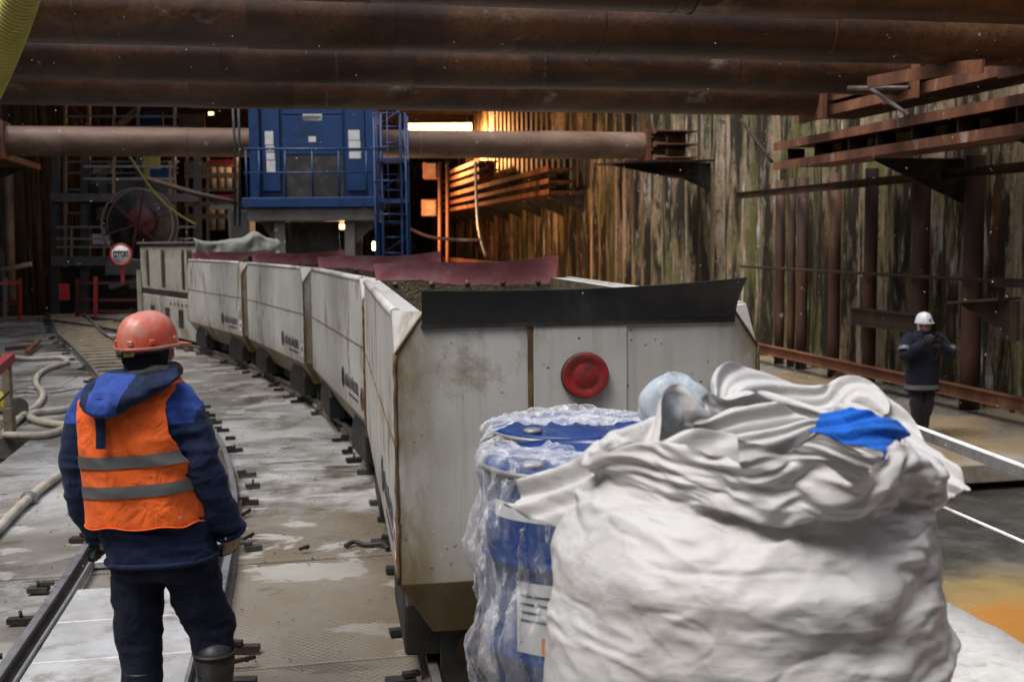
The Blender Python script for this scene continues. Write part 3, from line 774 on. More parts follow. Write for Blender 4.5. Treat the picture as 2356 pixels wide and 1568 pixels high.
# slabs set between the rails of the empty track
F1 = frames(P1)
def p1_at(Y):
    return min(F1, key=lambda f: abs(f[0].y - Y))
for k, (ya, yb) in enumerate(((2.2, 3.35), (3.40, 4.55), (4.62, 5.50), (5.53, 5.86), (5.90, 6.86), (6.92, 7.9), (7.95, 8.95), (9.0, 9.9))):
    fa = [f for f in F1 if ya <= f[0].y <= yb]
    if len(fa) < 2:
        fa = [p1_at(ya), p1_at(yb)]
    m = MB(); rings = []
    for (p, t, r) in fa:
        rings.append([tuple(p + r * s + Vector((0, 0, h))) for s, h in ((-.385, .01), (.385, .01), (.385, .060), (-.385, .060))])
    m.loft(rings, smooth=False)
    o = m.build('concrete_slab', M['infill'], bevel=.008)
    struct(o)
for s in (-1, 1):                                   # steel angles inside the rails
    m = MB(); rings = []
    for (p, t, r) in [f for f in F1 if 2 <= f[0].y <= 10]:
        rings.append([tuple(p + r * s * a + Vector((0, 0, h))) for a, h in ((.388, .02), (.400, .02), (.400, .078), (.388, .078))])
    m.loft(rings, smooth=False); o = m.build('steel_edging', M['galv'])
    tag(o, 'steel edging strip along the %s rail, edging the bright slabs between the rails' % ('left' if s < 0 else 'right'), 'steel edging')
# ---------------------------------------------------------------- muck wagons
WL = 4.2
def wagon():
    root = empty('muck_wagon')
    # hull: eight-point rings, lower part tapering, upper front corners cut off
    def ring(z, x, y0, y1, cx, cy):
        return [(-x + cx, y0, z), (x - cx, y0, z), (x, y0 + cy, z), (x, y1 - cy, z), (x - cx, y1, z), (-x + cx, y1, z), (-x, y1 - cy, z), (-x, y0 + cy, z)]
    m = MB()
    e = .012
    zb, zk, zt, ztop = .32, .594, 1.60, 1.777
    rs = [ring(zb, .62, .16, WL - .16, e, e), ring(zk, .77, 0, WL, e, e), ring(zt, .77, 0, WL, e, e), ring(ztop, .77, 0, WL, .12, .15)]
    m.loft([rs[0], rs[1]], 0, False, False); m.loft([rs[1], rs[2]], 0, False, False); m.loft([rs[2], rs[3]], 0, False, False)
    inner = ring(ztop, .655, .07, WL - .07, .02, .02)
    low = ring(.75, .60, .10, WL - .10, .02, .02)
    flo = ring(.55, .35, .3, WL - .3, .02, .02)
    m.loft([rs[3], inner], 0, False, False)
    m.loft([inner, low], 1, False, False); m.loft([low, flo], 1, False, False)
    m.add(flo, [tuple(range(8))], 1); m.add(rs[0], [tuple(range(8))], 0)
    body = m.build('hull', [M['wagon'], M['mud']], root, bevel=.012, segs=2)
    # rolled top rim along both sides
    for s in (-1, 1):
        m = MB(); m.tube([(s * .752, .17, ztop - .012), (s * .755, 1.4, ztop - .010), (s * .755, WL - .17, ztop - .012)], .026, 10)
        m.build('side_rim', M['wagon'], root)
        m = MB()                                   # weld line half way up the side
        m.tube([(s * .7712, .02 + (WL - .04) * i / 20, 1.205 + .002 * math.sin(i * 2.1)) for i in range(21)], .005, 5)
        m.build('side_weld', M['seam'], root)
    # corner welds and the two upright seams of the front plate
    rr = random.Random(3)
    for s in (-1, 1):
        for yy in (-.001, WL + .001):
            sg = -1 if yy < 1 else 1
            m = MB(); P = [(s * (.768 + rr.uniform(-.002, .003)), yy, zk + (zt - zk) * i / 24) for i in range(25)]
            m.tube(P, [.006 + .004 * rr.random() for _ in P], 6)
            P = [Vector((s * .765, yy, zt)).lerp(Vector((s * .65, yy, ztop)), i / 6) for i in range(7)]
            m.tube(P, [.005 + .003 * rr.random() for _ in P], 6)
            m.build('corner_weld', M['seam'], root)
    m = MB(); m.box2((-.224, -.006, zk + .01), (-.203, .001, 1.715)); m.build('front_seam', M['seam'], root)
    m = MB(); m.box2((-.200, -.008, zk + .03), (.195, .001, 1.72)); m.build('front_plate', M['wagon'], root, bevel=.003)
    # red buffer plate
    m = MB(); Tb = Matrix.Translation((.012, -.008, 1.49)) @ Matrix.Rotation(R(90), 4, 'X')
    m.lathe([(.088, 0), (.088, .012), (.096, .014), (.098, .028), (.095, .034), (.088, .035), (.070, .0335), (.063, .030), (.052, .030), (.048, .032), (.0, .033)], 40, 0, Tb)
    bp = m.build('buffer_plate', M['redpaint'], root, sharp=50)
    m = MB(); m.lathe([(.0995, .004), (.1015, .006), (.1015, .016), (.0995, .018)], 40, 0, Tb); m.build('rubber_ring', M['black'], bp)
    # red rubber flap at the rear, scalloped foot with bolts
    def flap(name, yy, z0, z1, w, mat, bend, right_rise, scal):
        n = 28; P0 = []; P1 = []
        fl = MB()
        front, back = [], []
        for i in range(n + 1):
            t = i / n; x = -w + 2 * w * t
            zz0 = z0 - (.018 * abs(math.sin(t * math.pi * 5)) if scal else 0)
            top = z1 + right_rise * (t ** 2) + .012 * math.sin(t * 7)
            col = []
            for j in range(5):
                h = j / 4; col.append((x * (1 + .03 * h), yy + bend * h * h + .02 * h * math.sin(t * 5 + 1), zz0 + (top - zz0) * h))
            front.append(col); back.append([(a, b + .012, c) for a, b, c in col])
        fl.grid(front, 0, True); fl.grid(back, 0, True)
        for a, b in ((0, 0), (4, 4)):
            fl.grid([[f[a] for f in front], [f[a] for f in back]], 0, False)
        for k in (0, n): fl.grid([front[k], back[k]], 0, False)
        o = fl.build(name, mat, root, sharp=40)
        return o
    rf = flap('red_flap', WL - .07, 1.73, 1.905, .675, M['redflap'], -.05, .045, True)
    for k in range(5):
        m = MB(); m.lathe([(.022, 0), (.022, .006), (.012, .008), (.012, .018), (0, .018)], 8, 0, Matrix.Translation((-.54 + k * .27, WL - .072, 1.745)) @ Matrix.Rotation(R(90), 4, 'X'))
        m.build('bolt', M['seam'], rf)
    # lifting eye on the right hand rim at the rear
    m = MB(); m.tube([(.60 + .045 * math.cos(a), WL - .05, 1.80 + .05 * math.sin(a)) for a in np.linspace(0, 2 * math.pi, 14)[:-1]], .016, 8, closed=True)
    m.build('lifting_eye', M['seam'], root)
    # lettering and round emblem low on each side, near the front
    for s in (-1,):
        X = s * .7725
        Mt = Matrix.Translation((X, .78, .80)) @ Matrix.Rotation(R(-90), 4, 'Z') @ Matrix.Rotation(R(90), 4, 'X')
        text_mesh('lettering', 'MÜHLHÄUSER', .135, M['mark'], Mt, root, bold=.006)
        Mt2 = Matrix.Translation((X, .66, .70)) @ Matrix.Rotation(R(-90), 4, 'Z') @ Matrix.Rotation(R(90), 4, 'X')
        sl = MB(); rz_ = random.Random(2); q_ = -.30
        while q_ < .30:
            w_ = rz_.uniform(.012, .03); sl.box2((q_, -.010, 0), (q_ + w_, .012, .001), 0, Mt2); q_ += w_ + .008
        sl.build('small_print', M['mark'], root)
        em = MB(); Te = Matrix.Translation((X - .001, 1.36, .81)) @ Matrix.Rotation(R(-90), 4, 'Y')
        em.lathe([(.075, 0), (.10, 0), (.10, .001), (.075, .001), (.075, 0)], 28, 0, Te, False)
        em.box2((-.012, -.075, 0), (.012, .075, .001), 0, Te); em.build('emblem', M['mark'], root)
        sg = MB(); Te = Matrix.Translation((X - .001, .13, .76)) @ Matrix.Rotation(R(-90), 4, 'Y')
        sg.lathe([(.0, .0005), (.092, .0005)], 28, 1, Te, False); sg.lathe([(.092, 0), (.102, 0), (.102, .001), (.092, .001), (.092, 0)], 28, 0, Te, False)
        sg.box2((-.05, -.02, .0008), (.05, .02, .0016), 2, Te); sg.box2((-.01, -.05, .0008), (.02, .05, .0016), 2, Te)
        sg.build('warning_sign', [M['signred'], M['white'], M['mark']], root)
    # bogies
    for yb in (.30, WL - 1.25):
        for s in (-1, 1):
            m = MB()
            poly = [(0, .16), (0, .40), (.10, .56), (.60, .56), (.88, .36), (.88, .16)]
            T = Matrix(((0, 0, s, 0), (1, 0, 0, yb), (0, 1, 0, 0), (0, 0, 0, 1)))
            m.prism(poly, .56, .73, 0, T)
            m.build('wheel_guard', M['guard'], root, bevel=.015, segs=2)
            for dy in (.2, .66):
                w = MB(); T = Matrix.Translation((s * .575, yb + dy, .31)) @ Matrix.Rotation(R(90), 4, 'Y')
                w.lathe([(.03, -.07), (.15, -.07), (.195, -.065), (.195, -.04), (.172, -.03), (.168, .045), (.03, .045)], 28, 0, T)
                w.build('wheel', M['rail'], root, sharp=40)
        m = MB(); m.box2((-.56, yb + .02, .16), (.56, yb + .84, .30)); m.build('bogie_frame', M['black'], root, bevel=.01)
    m = MB(); m.box2((-.50, 1.18, .12), (.50, WL - 1.27, .315)); m.build('dark_underframe_fill', M['black'], root, bevel=.01)  # dark box added to fill the shade and running gear under the hull
    for s in (-1, 1):
        m = MB(); m.box2((s * .38 - .2, .22, .05), (s * .38 + .2, .28, .34)); m.build('end_frame', M['black'], root)
    for s in (-1, 1):
        m = MB(); T = Matrix.Translation((s * .40, .22, .215)) @ Matrix.Rotation(R(90), 4, 'X')
        m.lathe([(.115, 0), (.115, .012), (.10, .018), (.05, .018), (.045, .03), (.03, .034), (0, .034)], 30, 0, T)
        m.build('axle_cover', M['darkrust'], root, sharp=40)
    m = MB(); m.tube([(-.36, .17, .21), (-.30, .12, .15), (-.18, .06, .12), (-.02, .0, .16)], .022, 8); m.build('brake_hose', M['mud'], root)
    m = MB(); m.box2((-.09, -.16, .27), (.09, .24, .37)); m.box2((-.14, -.20, .25), (.14, -.15, .39)); m.build('coupler', M['black'], root, bevel=.01)
    return root, flap
def black_flap(root):
    n = 36; front = []; back = []; m = MB()
    for i in range(n + 1):
        t = i / n; x = -.655 + 1.315 * t; col = []
        zt = 1.872 + .004 * t + .034 * t ** 3 - .010 * math.sin(math.pi * t)
        for j in range(6):
            h = j / 5
            col.append((x * (1 + .028 * h * (1 if t > .5 else .2)), -.010 - .030 * h * h - .075 * h * h * t ** 3 - .006 * math.sin(3 * t * math.pi) * h, 1.722 + (zt - 1.722) * h))
        front.append(col); back.append([(a, b + .020, c) for a, b, c in col])
    m.grid(front); m.grid(back)
    for a in (0, 5): m.grid([[f[a] for f in front], [f[a] for f in back]], 0, False)
    for k in (0, n): m.grid([front[k], back[k]], 0, False)
    o = m.build('black_flap', M['rubber'], root, sharp=40)
    q = MB(); q.box2((-.66, -.014, 1.708), (.66, .002, 1.726)); q.build('clamp_bar', M['black'], root)
    return o
wproto, _ = wagon()
index_children()
WG = 'white muck wagons coupled in a train'
wspec = [((-.504, 4.80), 9.1, 'nearest white wagon with a red buffer plate and black flap on its dirty front'),
         ((-1.234, 9.35), 15.8, 'second white wagon, right behind the nearest one, with a weld line along its side'),
         ((-2.545, 13.80), 22.3, 'third white wagon with clear black lettering low on its side'),
         ((-4.31, 18.05), 27.3, 'farthest white wagon, coupled to the locomotive')]
wagons = []
for i, ((x, y), hd, lab) in enumerate(wspec):
    o = wproto if i == 0 else copy_tree(wproto)
    h = R(hd)
    o.location = (x + .816 * math.cos(h), y + .816 * math.sin(h), 0); o.scale = (1.06, 1, 1); o.rotation_euler = (0, 0, h)
    tag(o, lab, 'mine wagon', WG); wagons.append(o)
black_flap(wagons[0])
bf = bpy.data.objects['black_flap'].copy(); COL.objects.link(bf); bf.parent = wagons[3]
bf.scale = (1, 1, 1)
# ---------------------------------------------------------------- locomotive
h = R(32)
lx, ly = at(455, 700, 22.0).x, 22.0
loco = empty('mine_locomotive', (lx + .68 * math.cos(h), ly + .68 * math.sin(h), 0), h)
LL, LW = 4.3, .68
m = MB(); m.box2((-LW, 0, .13), (LW, LL, .98)); m.build('lower_body', M['locopaint'], loco, bevel=.03, segs=2)
m = MB(); m.box2((-LW + .01, .02, .98), (LW - .01, LL - .02, 1.09)); m.build('black_band', M['black'], loco)
m = MB(); m.box2((-LW, 0, 1.09), (LW, LL, 2.06)); m.build('upper_body', M['locopaint'], loco, bevel=.02, segs=2)
m = MB(); m.box2((-LW - .05, -.05, 2.075), (LW + .05, LL + .12, 2.125)); m.build('roof', M['grey'], loco, bevel=.01)
for y0, w in ((.28, .34), (.80, .22), (2.25, .30), (3.55, .22)):
    m = MB(); m.box2((-LW - .004, y0, 1.16), (-LW + .02, y0 + w, 1.96), 1)
    for k in range(18): m.beam((-LW - .008, y0 + .02, 1.19 + k * .042), (-LW - .008, y0 + w - .02, 1.19 + k * .042), .02, .01, 0)
    m.build('vent_grille', [M['grey'], M['mud']], loco)
for y0 in (1.0, 2.0, 3.2):
    m = MB(); m.box2((-LW - .004, y0, .36), (-LW + .02, y0 + .36, .74)); m.build('step_opening', M['black'], loco)
for k in range(6):
    m = MB(); m.lathe([(.035, 0), (.035, .01), (0, .01)], 12, 0, Matrix.Translation((-LW, .5 + k * .28, .84)) @ Matrix.Rotation(R(-90), 4, 'Y')); m.build('inspection_hole', M['black'], loco)
m = MB(); m.box2((-.5, -.35, .3), (.5, 0, .42)); m.box2((-.3, -.3, .42), (-.1, -.02, .8)); m.box2((.05, -.25, .42), (.4, -.02, .65)); m.build('end_equipment', M['mud'], loco)
m = MB(); m.box2((-LW - .09, LL - .1, .5), (-LW - .02, LL + .02, 1.5)); m.build('cab_handrail', M['locopaint'], loco)
tag(loco, 'beige mine locomotive with dark vertical grilles at the head of the wagons', 'locomotive')
# tarpaulin bundled over the near end of the locomotive
rg = random.Random(5); P = []
for i in range(26):
    row = []
    for j in range(34):
        s = i / 25; t = j / 33
        x = -LW - .06 + (2 * LW + .35) * t
        if s < .35: y, z = .5 - s / .35 * .58, 2.14 + .03
        else: y, z = -.10 - .10 * (s - .35), 2.13 - (s - .35) * (1.15 - .5 * t) 
        bump = .15 * math.exp(-((t - .72) / .09) ** 2) * max(0, 1 - abs(s - .25) * 3)
        wv = .045 * math.sin(t * 21 + s * 4) * min(1, s * 2.2) + .03 * math.sin(t * 9 - s * 11)
        row.append((x, y - abs(wv) * 1.3, z + bump - .05 * math.sin(math.pi * min(1, t / .62)) * (t < .62) + .02 * math.sin(t * 15 + s * 7)))
    P.append(row)
m = MB(); m.grid(P); o = m.build('tarpaulin', M['tarp'], loc=loco.location); o.rotation_euler = (0, 0, h)
sd = o.modifiers.new('thick', 'SOLIDIFY'); sd.thickness = .01
tag(o, 'crumpled grey green tarpaulin thrown over the near end of the locomotive', 'tarpaulin')

# ---------------------------------------------------------------- blue cabin on its gantry
YB = 26.5; kx = YB / FPX
def bx(x): return at(x, 600, YB).x
def bz(x, y): return at(x, y, YB).z
x0, x1 = bx(577), bx(864)
w = x1 - x0; zp = bz(720, 468)
mach = empty('blue_cabin_gantry', ((x0 + x1) / 2, YB, zp), PIT * 0.3)
hw = w / 2
def mx(px): return at(px, 500, YB).x - (x0 + x1) / 2
def mz(py): return bz(720, py) - zp
m = MB(); m.box2((-hw, .35, .08), (hw, 2.6, 3.4)); m.build('cabin_shell', M['blue'], mach, bevel=.02)
for a, b in ((577, 600), (843, 864)):
    m = MB(); m.box2((mx(a), .20, .08), (mx(b), .348, 3.4)); m.build('corner_column', M['blue'], mach, bevel=.01)
for a, b in ((604, 645), (797, 841)):
    m = MB(); m.box2((mx(a), .27, .3), (mx(b), .348, 3.4)); m.build('side_panel', M['blue'], mach, bevel=.008)
m = MB(); m.box2((mx(650), .31, 1.15), (mx(790), .348, 2.05)); m.box2((mx(650), .31, 2.08), (mx(790), .348, 3.3)); m.build('front_door', M['blue'], mach, bevel=.008)
m = MB(); m.box2((mx(650), .318, .1), (mx(790), .346, 1.13)); m.build('shade_panel', M['black'], mach)  # black panel paints the shade over the cabin's lower half
for (a, b, c, d) in ((612, 631, 299, 330), (613, 632, 332, 346), (614, 633, 349, 365), (614, 634, 367, 394), (803, 829, 297, 320), (803, 830, 322, 345), (804, 831, 347, 363)):
    m = MB(); m.box2((mx(a), .262, mz(d)), (mx(b), .269, mz(c))); o = m.build('notice_sheet', M['paper'], mach)
text_mesh('number_plate_text', 'M09061', .13, M['mark'], Matrix.Translation((mx(721), .3075, mz(266.5))) @ Matrix.Rotation(R(90), 4, 'X'),
          (lambda q: q.build('number_plate', M['paper'], mach))(MB().box2((mx(699), .31, mz(274)), (mx(743), .312, mz(259)))), .0005)
m = MB(); m.box2((mx(711), .30, mz(324)), (mx(728), .309, mz(311))); m.build('small_plate', M['paper'], mach)
# platform and railing
m = MB(); m.box2((-hw - .05, -.55, -.10), (hw + .25, .5, .12)); m.build('platform', M['blue'], mach, bevel=.01)
zr, zm = mz(348), mz(400)
m = MB(); m.tube([(-hw, -.5, zr + .02), (hw + .25, -.5, zr)], .03, 8); m.build('top_rail', M['blue'], mach)
m = MB(); m.tube([(-hw, -.5, zm), (hw + .1, -.5, zm)], .02, 8); m.build('mid_rail', M['blue'], mach)
for px in (580, 609, 667, 727, 786, 848):
    m = MB(); m.tube([(mx(px), -.5, .05), (mx(px), -.5, zr)], .025, 8); m.build('rail_post', M['blue'], mach)
# grey beam and legs
m = MB(); m.box2((mx(578), -.45, mz(508)), (mx(868), 2.4, -.12)); m.build('cross_beam', M['grey'], mach, bevel=.01)
for a, b in ((635, 659), (794, 816)):
    for yy in (-.3, 2.0):
        m = MB(); m.box2((mx(a), yy, -4.1), (mx(b), yy + .25, mz(508.2))); m.build('leg', M['grey'], mach)
for a, b in ((600, 634), (870, 817)):
    q = MB(); q.prism([(mx(a), mz(508.5)), (mx(b), mz(508.5)), (mx(b), mz(560))], -.1, .1, 0, Matrix.Rotation(R(90), 4, 'X')); q.build('gusset', M['grey'], mach)
m = MB(); m.box2((mx(664), .4, -3.9), (mx(776), .5, mz(509))); m.build('dark_opening_sheet', M['black'], mach)  # black sheet stands in for the shaded opening between the legs
tag(mach, 'tall blue steel cabin with a railed platform, standing on grey legs behind the wagons', 'machine cabin')
# caged ladder beside it
lad = empty('caged_ladder', at(900, 560, 26.2))
L = lad.location; zt = at(900, 262, 26.2).z; zb_ = -1.0
for px in (882, 926):
    X = at(px, 560, 26.2).x - L.x
    m = MB(); m.tube([(X, 0, zb_ - L.z), (X, 0, zt - L.z)], .035, 6); m.build('side_rail', M['blue'], lad)
z = zb_ + .3; 
while z < zt:
    m = MB(); m.tube([(at(882, 560, 26.2).x - L.x, 0, z - L.z), (at(926, 560, 26.2).x - L.x, 0, z - L.z)], .018, 6); m.build('rung', M['blue'], lad); z += .36
z = 2.7
while z < zt:
    m = MB(); a = np.linspace(0, math.pi, 9)
    m.tube([(at(902, 560, 26.2).x - L.x - .38 * math.cos(t), -.55 * math.sin(t), z - L.z) for t in a], .016, 6); m.build('cage_hoop', M['blue'], lad); z += .75
for t in (.25, .5, .75):
    m = MB(); a = t * math.pi
    m.tube([(at(902, 560, 26.2).x - L.x - .38 * math.cos(a), -.55 * math.sin(a), 2.6 - L.z), (at(902, 560, 26.2).x - L.x - .38 * math.cos(a), -.55 * math.sin(a), zt - L.z)], .014, 6); m.build('cage_bar', M['blue'], lad)
m = MB(); X0 = at(866, 560, 26.2).x - L.x; X1 = at(940, 560, 26.2).x - L.x
m.box2((X0, -.2, at(900, 372, 26.2).z - L.z), (X1, .5, at(900, 366, 26.2).z - L.z)); m.build('landing', M['blue'], lad)
m = MB(); m.box2((X0, -.2, at(900, 466, 26.2).z - L.z), (X1, .5, at(900, 458, 26.2).z - L.z)); m.build('landing', M['blue'], lad)
for px, yy in ((866, .5), (868, -.2), (938, .5), (939, -.2)):
    X = at(px, 560, 26.2).x - L.x
    m = MB(); m.tube([(X, yy, zb_ - L.z), (X, yy, zt - L.z)], .028, 6); m.build('tower_post', M['blue'], lad)
for k in range(9):
    z = zb_ + .5 + k * .75; m = MB(); m.tube([(X0, .5, z - L.z), (X1, .5, z + (.5 if k % 2 else 0) - L.z)], .02, 6); m.build('tower_brace', M['blue'], lad)
tag(lad, 'blue ladder in a safety cage on the right side of the blue cabin', 'ladder')

# ---------------------------------------------------------------- lamps deep in the pit
def glow(name, col, e):
    t = NT(name); em = t.n('Emission', Color=(*col, 1), Strength=e); t.t.links.new(em.outputs[0], t.out.inputs['Surface']); return t.mat
M['lampwarm'] = glow('lit_orange_lamp', (1.0, 0.50, 0.14), 7.0)
M['lampyellow'] = glow('lit_yellow_lamp', (1.0, 0.80, 0.25), 9.0)
M['lampgreen'] = glow('lit_white_lamp', (0.9, 1.0, 0.75), 25.0)
def lamp(px0, px1, py0, py1, Y, mat, lab, power, col, off=(0, 0, 0), dirn=None, size=None):
    a = at(px0, py1, Y); b = at(px1, py0, Y)
    root = empty('work_lamp', (a + b) / 2); L = root.location
    w, hh = b.x - a.x, b.z - a.z
    q = MB(); q.box2((-w / 2, 0, -hh / 2), (w / 2, .03, hh / 2)); q.build('lit_panel', mat, root)
    q = MB(); q.box2((-w / 2 - .03, .031, -hh / 2 - .03), (w / 2 + .03, .12, hh / 2 + .03)); q.box2((-.04, .12, -.05), (.04, .5, .05)); q.build('housing', M['darkgrey'], root)
    tag(root, lab, 'lamp', None)
    ld = bpy.data.lights.new('lamp_light', 'SPOT' if dirn else 'POINT'); ld.energy = power; ld.color = col; ld.shadow_soft_size = .35
    lo = bpy.data.objects.new('lamp_light', ld); COL.objects.link(lo); lo.location = L + Vector(off)
    if dirn:
        ld.spot_size = R(size or 110); ld.spot_blend = .7
        lo.rotation_euler = (-Vector(dirn)).to_track_quat('Z', 'Y').to_euler()
    return root
lamp(940, 1085, 283, 305, 62, M['lampwarm'], 'long glowing orange work lamp above the lone far strut, right of the ladder', 9500, (1.0, .42, .15), (.2, -.3, -.6), (.80, .10, -.60), 168)
lamp(780, 793, 516, 526, 31, M['lampwarm'], 'small orange lamp between the gantry legs', 120, (1.0, .45, .12), (0, -.3, 0))
lamp(820, 830, 545, 556, 31, M['lampgreen'], 'tiny white lamp right of the grey gantry leg', 60, (.9, 1, .7), (0, -.3, 0))
lamp(857, 866, 556, 575, 40, M['lampyellow'], 'small yellow lamp low beside the ladder', 1500, (1, .50, .20), (.3, .5, .4), (.85, .5, .25), 140)
lamp(480, 490, 258, 264, 44, M['lampwarm'], 'small orange lamp high at the far left behind the scaffold', 45, (1.0, .50, .24), (1.2, .9, -1.5))
# ---------------------------------------------------------------- people
def sphere(mb, c, r, mi=0, M0=None):
    rx, ry, rz = (r, r, r) if not isinstance(r, (tuple, list)) else r
    pr = [(max(1e-6, math.sin(math.pi * i / 12)), -math.cos(math.pi * i / 12)) for i in range(13)]
    pr[0] = (0.0, -1); pr[-1] = (0.0, 1)
    T = Matrix.Translation(c) @ Matrix.Diagonal((rx, ry, rz, 1))
    if M0 is not None: T = M0 @ T
    n = 16; vs = []; fs = []
    for (a, z) in pr[1:-1]:
        for j in range(n): vs.append((a * math.cos(2 * math.pi * j / n), a * math.sin(2 * math.pi * j / n), z))
    k = len(pr) - 2
    for i in range(k - 1):
        for j in range(n): fs.append((i * n + j, i * n + (j + 1) % n, (i + 1) * n + (j + 1) % n, (i + 1) * n + j))
    vs.append((0, 0, -1)); vs.append((0, 0, 1)); a = len(vs) - 2
    for j in range(n):
        fs.append((a, (j + 1) % n, j)); fs.append((a + 1, (k - 1) * n + j, (k - 1) * n + (j + 1) % n))
    mb.add(vs, fs, mi, True, T)
def limb(mb, pts, rs, n=18):
    P = spline([Vector(p) for p in pts], 6); Rr = []
    for i in range(len(pts) - 1):
        for k in range(6): Rr.append(rs[i] + (rs[i + 1] - rs[i]) * k / 6)
    Rr.append(rs[-1])
    mb.tube(P, Rr, n)
    for p, r in ((pts[0], rs[0]), (pts[-1], rs[-1])): sphere(mb, p, r * .98)
def interp(tab, z):
    if z <= tab[0][0]: return tab[0][1:]
    for a, b in zip(tab, tab[1:]):
        if z <= b[0]:
            t = (z - a[0]) / (b[0] - a[0]); t = t * t * (3 - 2 * t)
            return tuple(x + (y - x) * t for x, y in zip(a[1:], b[1:]))
    return tab[-1][1:]
def sell(c, a, b, th, e=2.5):
    ct, st = math.cos(th), math.sin(th)
    return (c[0] + a * abs(ct) ** (2 / e) * (1 if ct >= 0 else -1), c[1] + b * abs(st) ** (2 / e) * (1 if st >= 0 else -1))
def torso_rings(tab, zs, n=40, grow=0.0):
    rings = []
    for z in zs:
        cx, cy, a, b = interp(tab, z)
        rings.append([(*sell((cx, cy), a + grow, b + grow, 2 * math.pi * j / n), z) for j in range(n)])
    return rings
def wrinkle(me, amp, spec, seed=0):
    """push the surface along its normals with stretched noise: spec = [(sx, sy, sz, weight), ...]"""
    co = get_co(me).astype(np.float64); no = get_no(me).astype(np.float64); d = 0
    for k, (sx, sy, sz, w) in enumerate(spec):
        q = co * np.array([sx, sy, sz])
        q = q + 0.35 * np.stack([vnoise(co, 6, seed + 50 + k), vnoise(co, 6, seed + 60 + k), vnoise(co, 6, seed + 70 + k)], 1)
        v = vnoise(q, 1.0, seed + k)
        d = d + w * (1 - np.abs(v) * 2)
    set_co(me, co + no * (d * amp)[:, None])
def zone(me, fn):
    c = np.empty(len(me.polygons) * 3, np.float32); me.polygons.foreach_get('center', c); c = c.reshape(-1, 3)
    me.polygons.foreach_set('material_index', np.asarray(fn(c), np.int32)); me.update()
def glove(name, Mx, mats, parent, curl=0.5, mirror=1, spread=.0, palm_mat=True, vox=.0045):
    """hand pointing along -z, palm facing +y (local), thumb on +x * mirror"""
    mb = MB()
    sphere(mb, (0, 0, -.045), (.041, .019, .055)); sphere(mb, (0, 0, -.01), (.033, .022, .03))
    limb(mb, [(0, 0, .03), (0, 0, -.02)], [.034, .031], 14)
    for k, (x, L) in enumerate(((.030, .072), (.010, .082), (-.011, .077), (-.031, .060))):
        x *= mirror; c = curl * (1 + .12 * k)
        p = [Vector((x, 0, -.078))]; ang = .1 + c * .45
        for s, seg in enumerate((.45, .32, .25)):
            d = Vector((x * spread, math.sin(ang), -math.cos(ang))); p.append(p[-1] + d * L * seg); ang += c * .95
        P = spline(p, 3); mb.tube(P, [.0118 - .0026 * i / (len(P) - 1) for i in range(len(P))], 10)
        sphere(mb, p[-1], .0092); sphere(mb, p[0], .012)
    p = [Vector((.030 * mirror, .004, -.028)), Vector((.050 * mirror, .018, -.052)), Vector((.052 * mirror, .034, -.080)), Vector((.042 * mirror, .046, -.098))]
    P = spline(p, 4); mb.tube(P, [.0145 - .004 * i / (len(P) - 1) for i in range(len(P))], 10); sphere(mb, p[-1], .0105); sphere(mb, p[0], .0145)
    me = remesh(mb, vox, 2, .5)
    if palm_mat:
        zone(me, lambda c: (c[:, 1] + .25 * (-.075 - c[:, 2]).clip(0, 1) > .004).astype(int))
    me.transform(Mx)
    return mesh_obj(name, me, mats, parent)
def helmet(parent, name, c, ax, ay, hh, mats, yaw=0, visor=.055, tilt=0.0, ridge=True):
    T = Matrix.Translation(c) @ Matrix.Rotation(yaw, 4, 'Z') @ Matrix.Rotation(tilt, 4, 'X')
    n = 72; P = []; prof = [(1.0, 0), (1.0, .03), (.99, .16), (.965, .32), (.92, .48), (.85, .63), (.75, .76), (.62, .87), (.46, .945), (.28, .985), (.10, 1.0), (.001, 1.0)]
    for r, h in prof:
        row = []
        for j in range(n):
            a = 2 * math.pi * j / n; x, y = ax * r * math.cos(a), ay * r * math.sin(a); z = hh * h
            if ridge:
                k = math.exp(-(x / .016) ** 2) * .006 * min(1, h * 2) + math.exp(-((abs(x) - .045) / .010) ** 2) * .0025 * min(1, h * 2)
                z += k * h; s = 1 + k / max(.05, math.hypot(x, y)) * (1 - h); x *= 1; y *= s
            row.append((x, y, z))
        P.append(row)
    br = []                                            # brim running all the way round, longer at the front
    for r0, dz in ((1.0, 0.004), (1.03, -.004), (1.0, -.012), (.95, -.006)):
        row = []
        for j in range(n):
            a = 2 * math.pi * j / n; f = max(0, math.sin(a)) ** 1.5
            w = (.012 + visor * f) * (1 if 1.0 < r0 else .55 if dz == .004 else .5) if r0 >= 1.0 else -.006
            row.append(((ax + w) * math.cos(a), (ay + w) * math.sin(a), dz - .012 * f * (w > .02)))
        br.append(row)
    m = MB(); m.grid([[tuple(T @ Vector(p)) for p in r] for r in P], 0, True, True)
    shell = m.build(name, mats, parent, sharp=50)
    sd = shell.modifiers.new('thick', 'SOLIDIFY'); sd.thickness = .003; sd.offset = -1
    m = MB(); m.grid([[tuple(T @ Vector(p)) for p in r] for r in br + [br[0]]], 0, True, True)
    m.build('brim', mats, shell)
    for a in (-.5, -1.2, -2.0, -2.65, .4, 2.7):         # small slot bosses round the foot of the shell
        q = MB(); q.box((ax * 1.005 * math.cos(a), ay * 1.005 * math.sin(a), hh * .16), (.022, .012, .022), 0, a + math.pi / 2)
        for v in range(len(q.v)): q.v[v] = tuple(T @ Vector(q.v[v]))
        q.build('slot_boss', mats, shell, bevel=.003)
    return shell
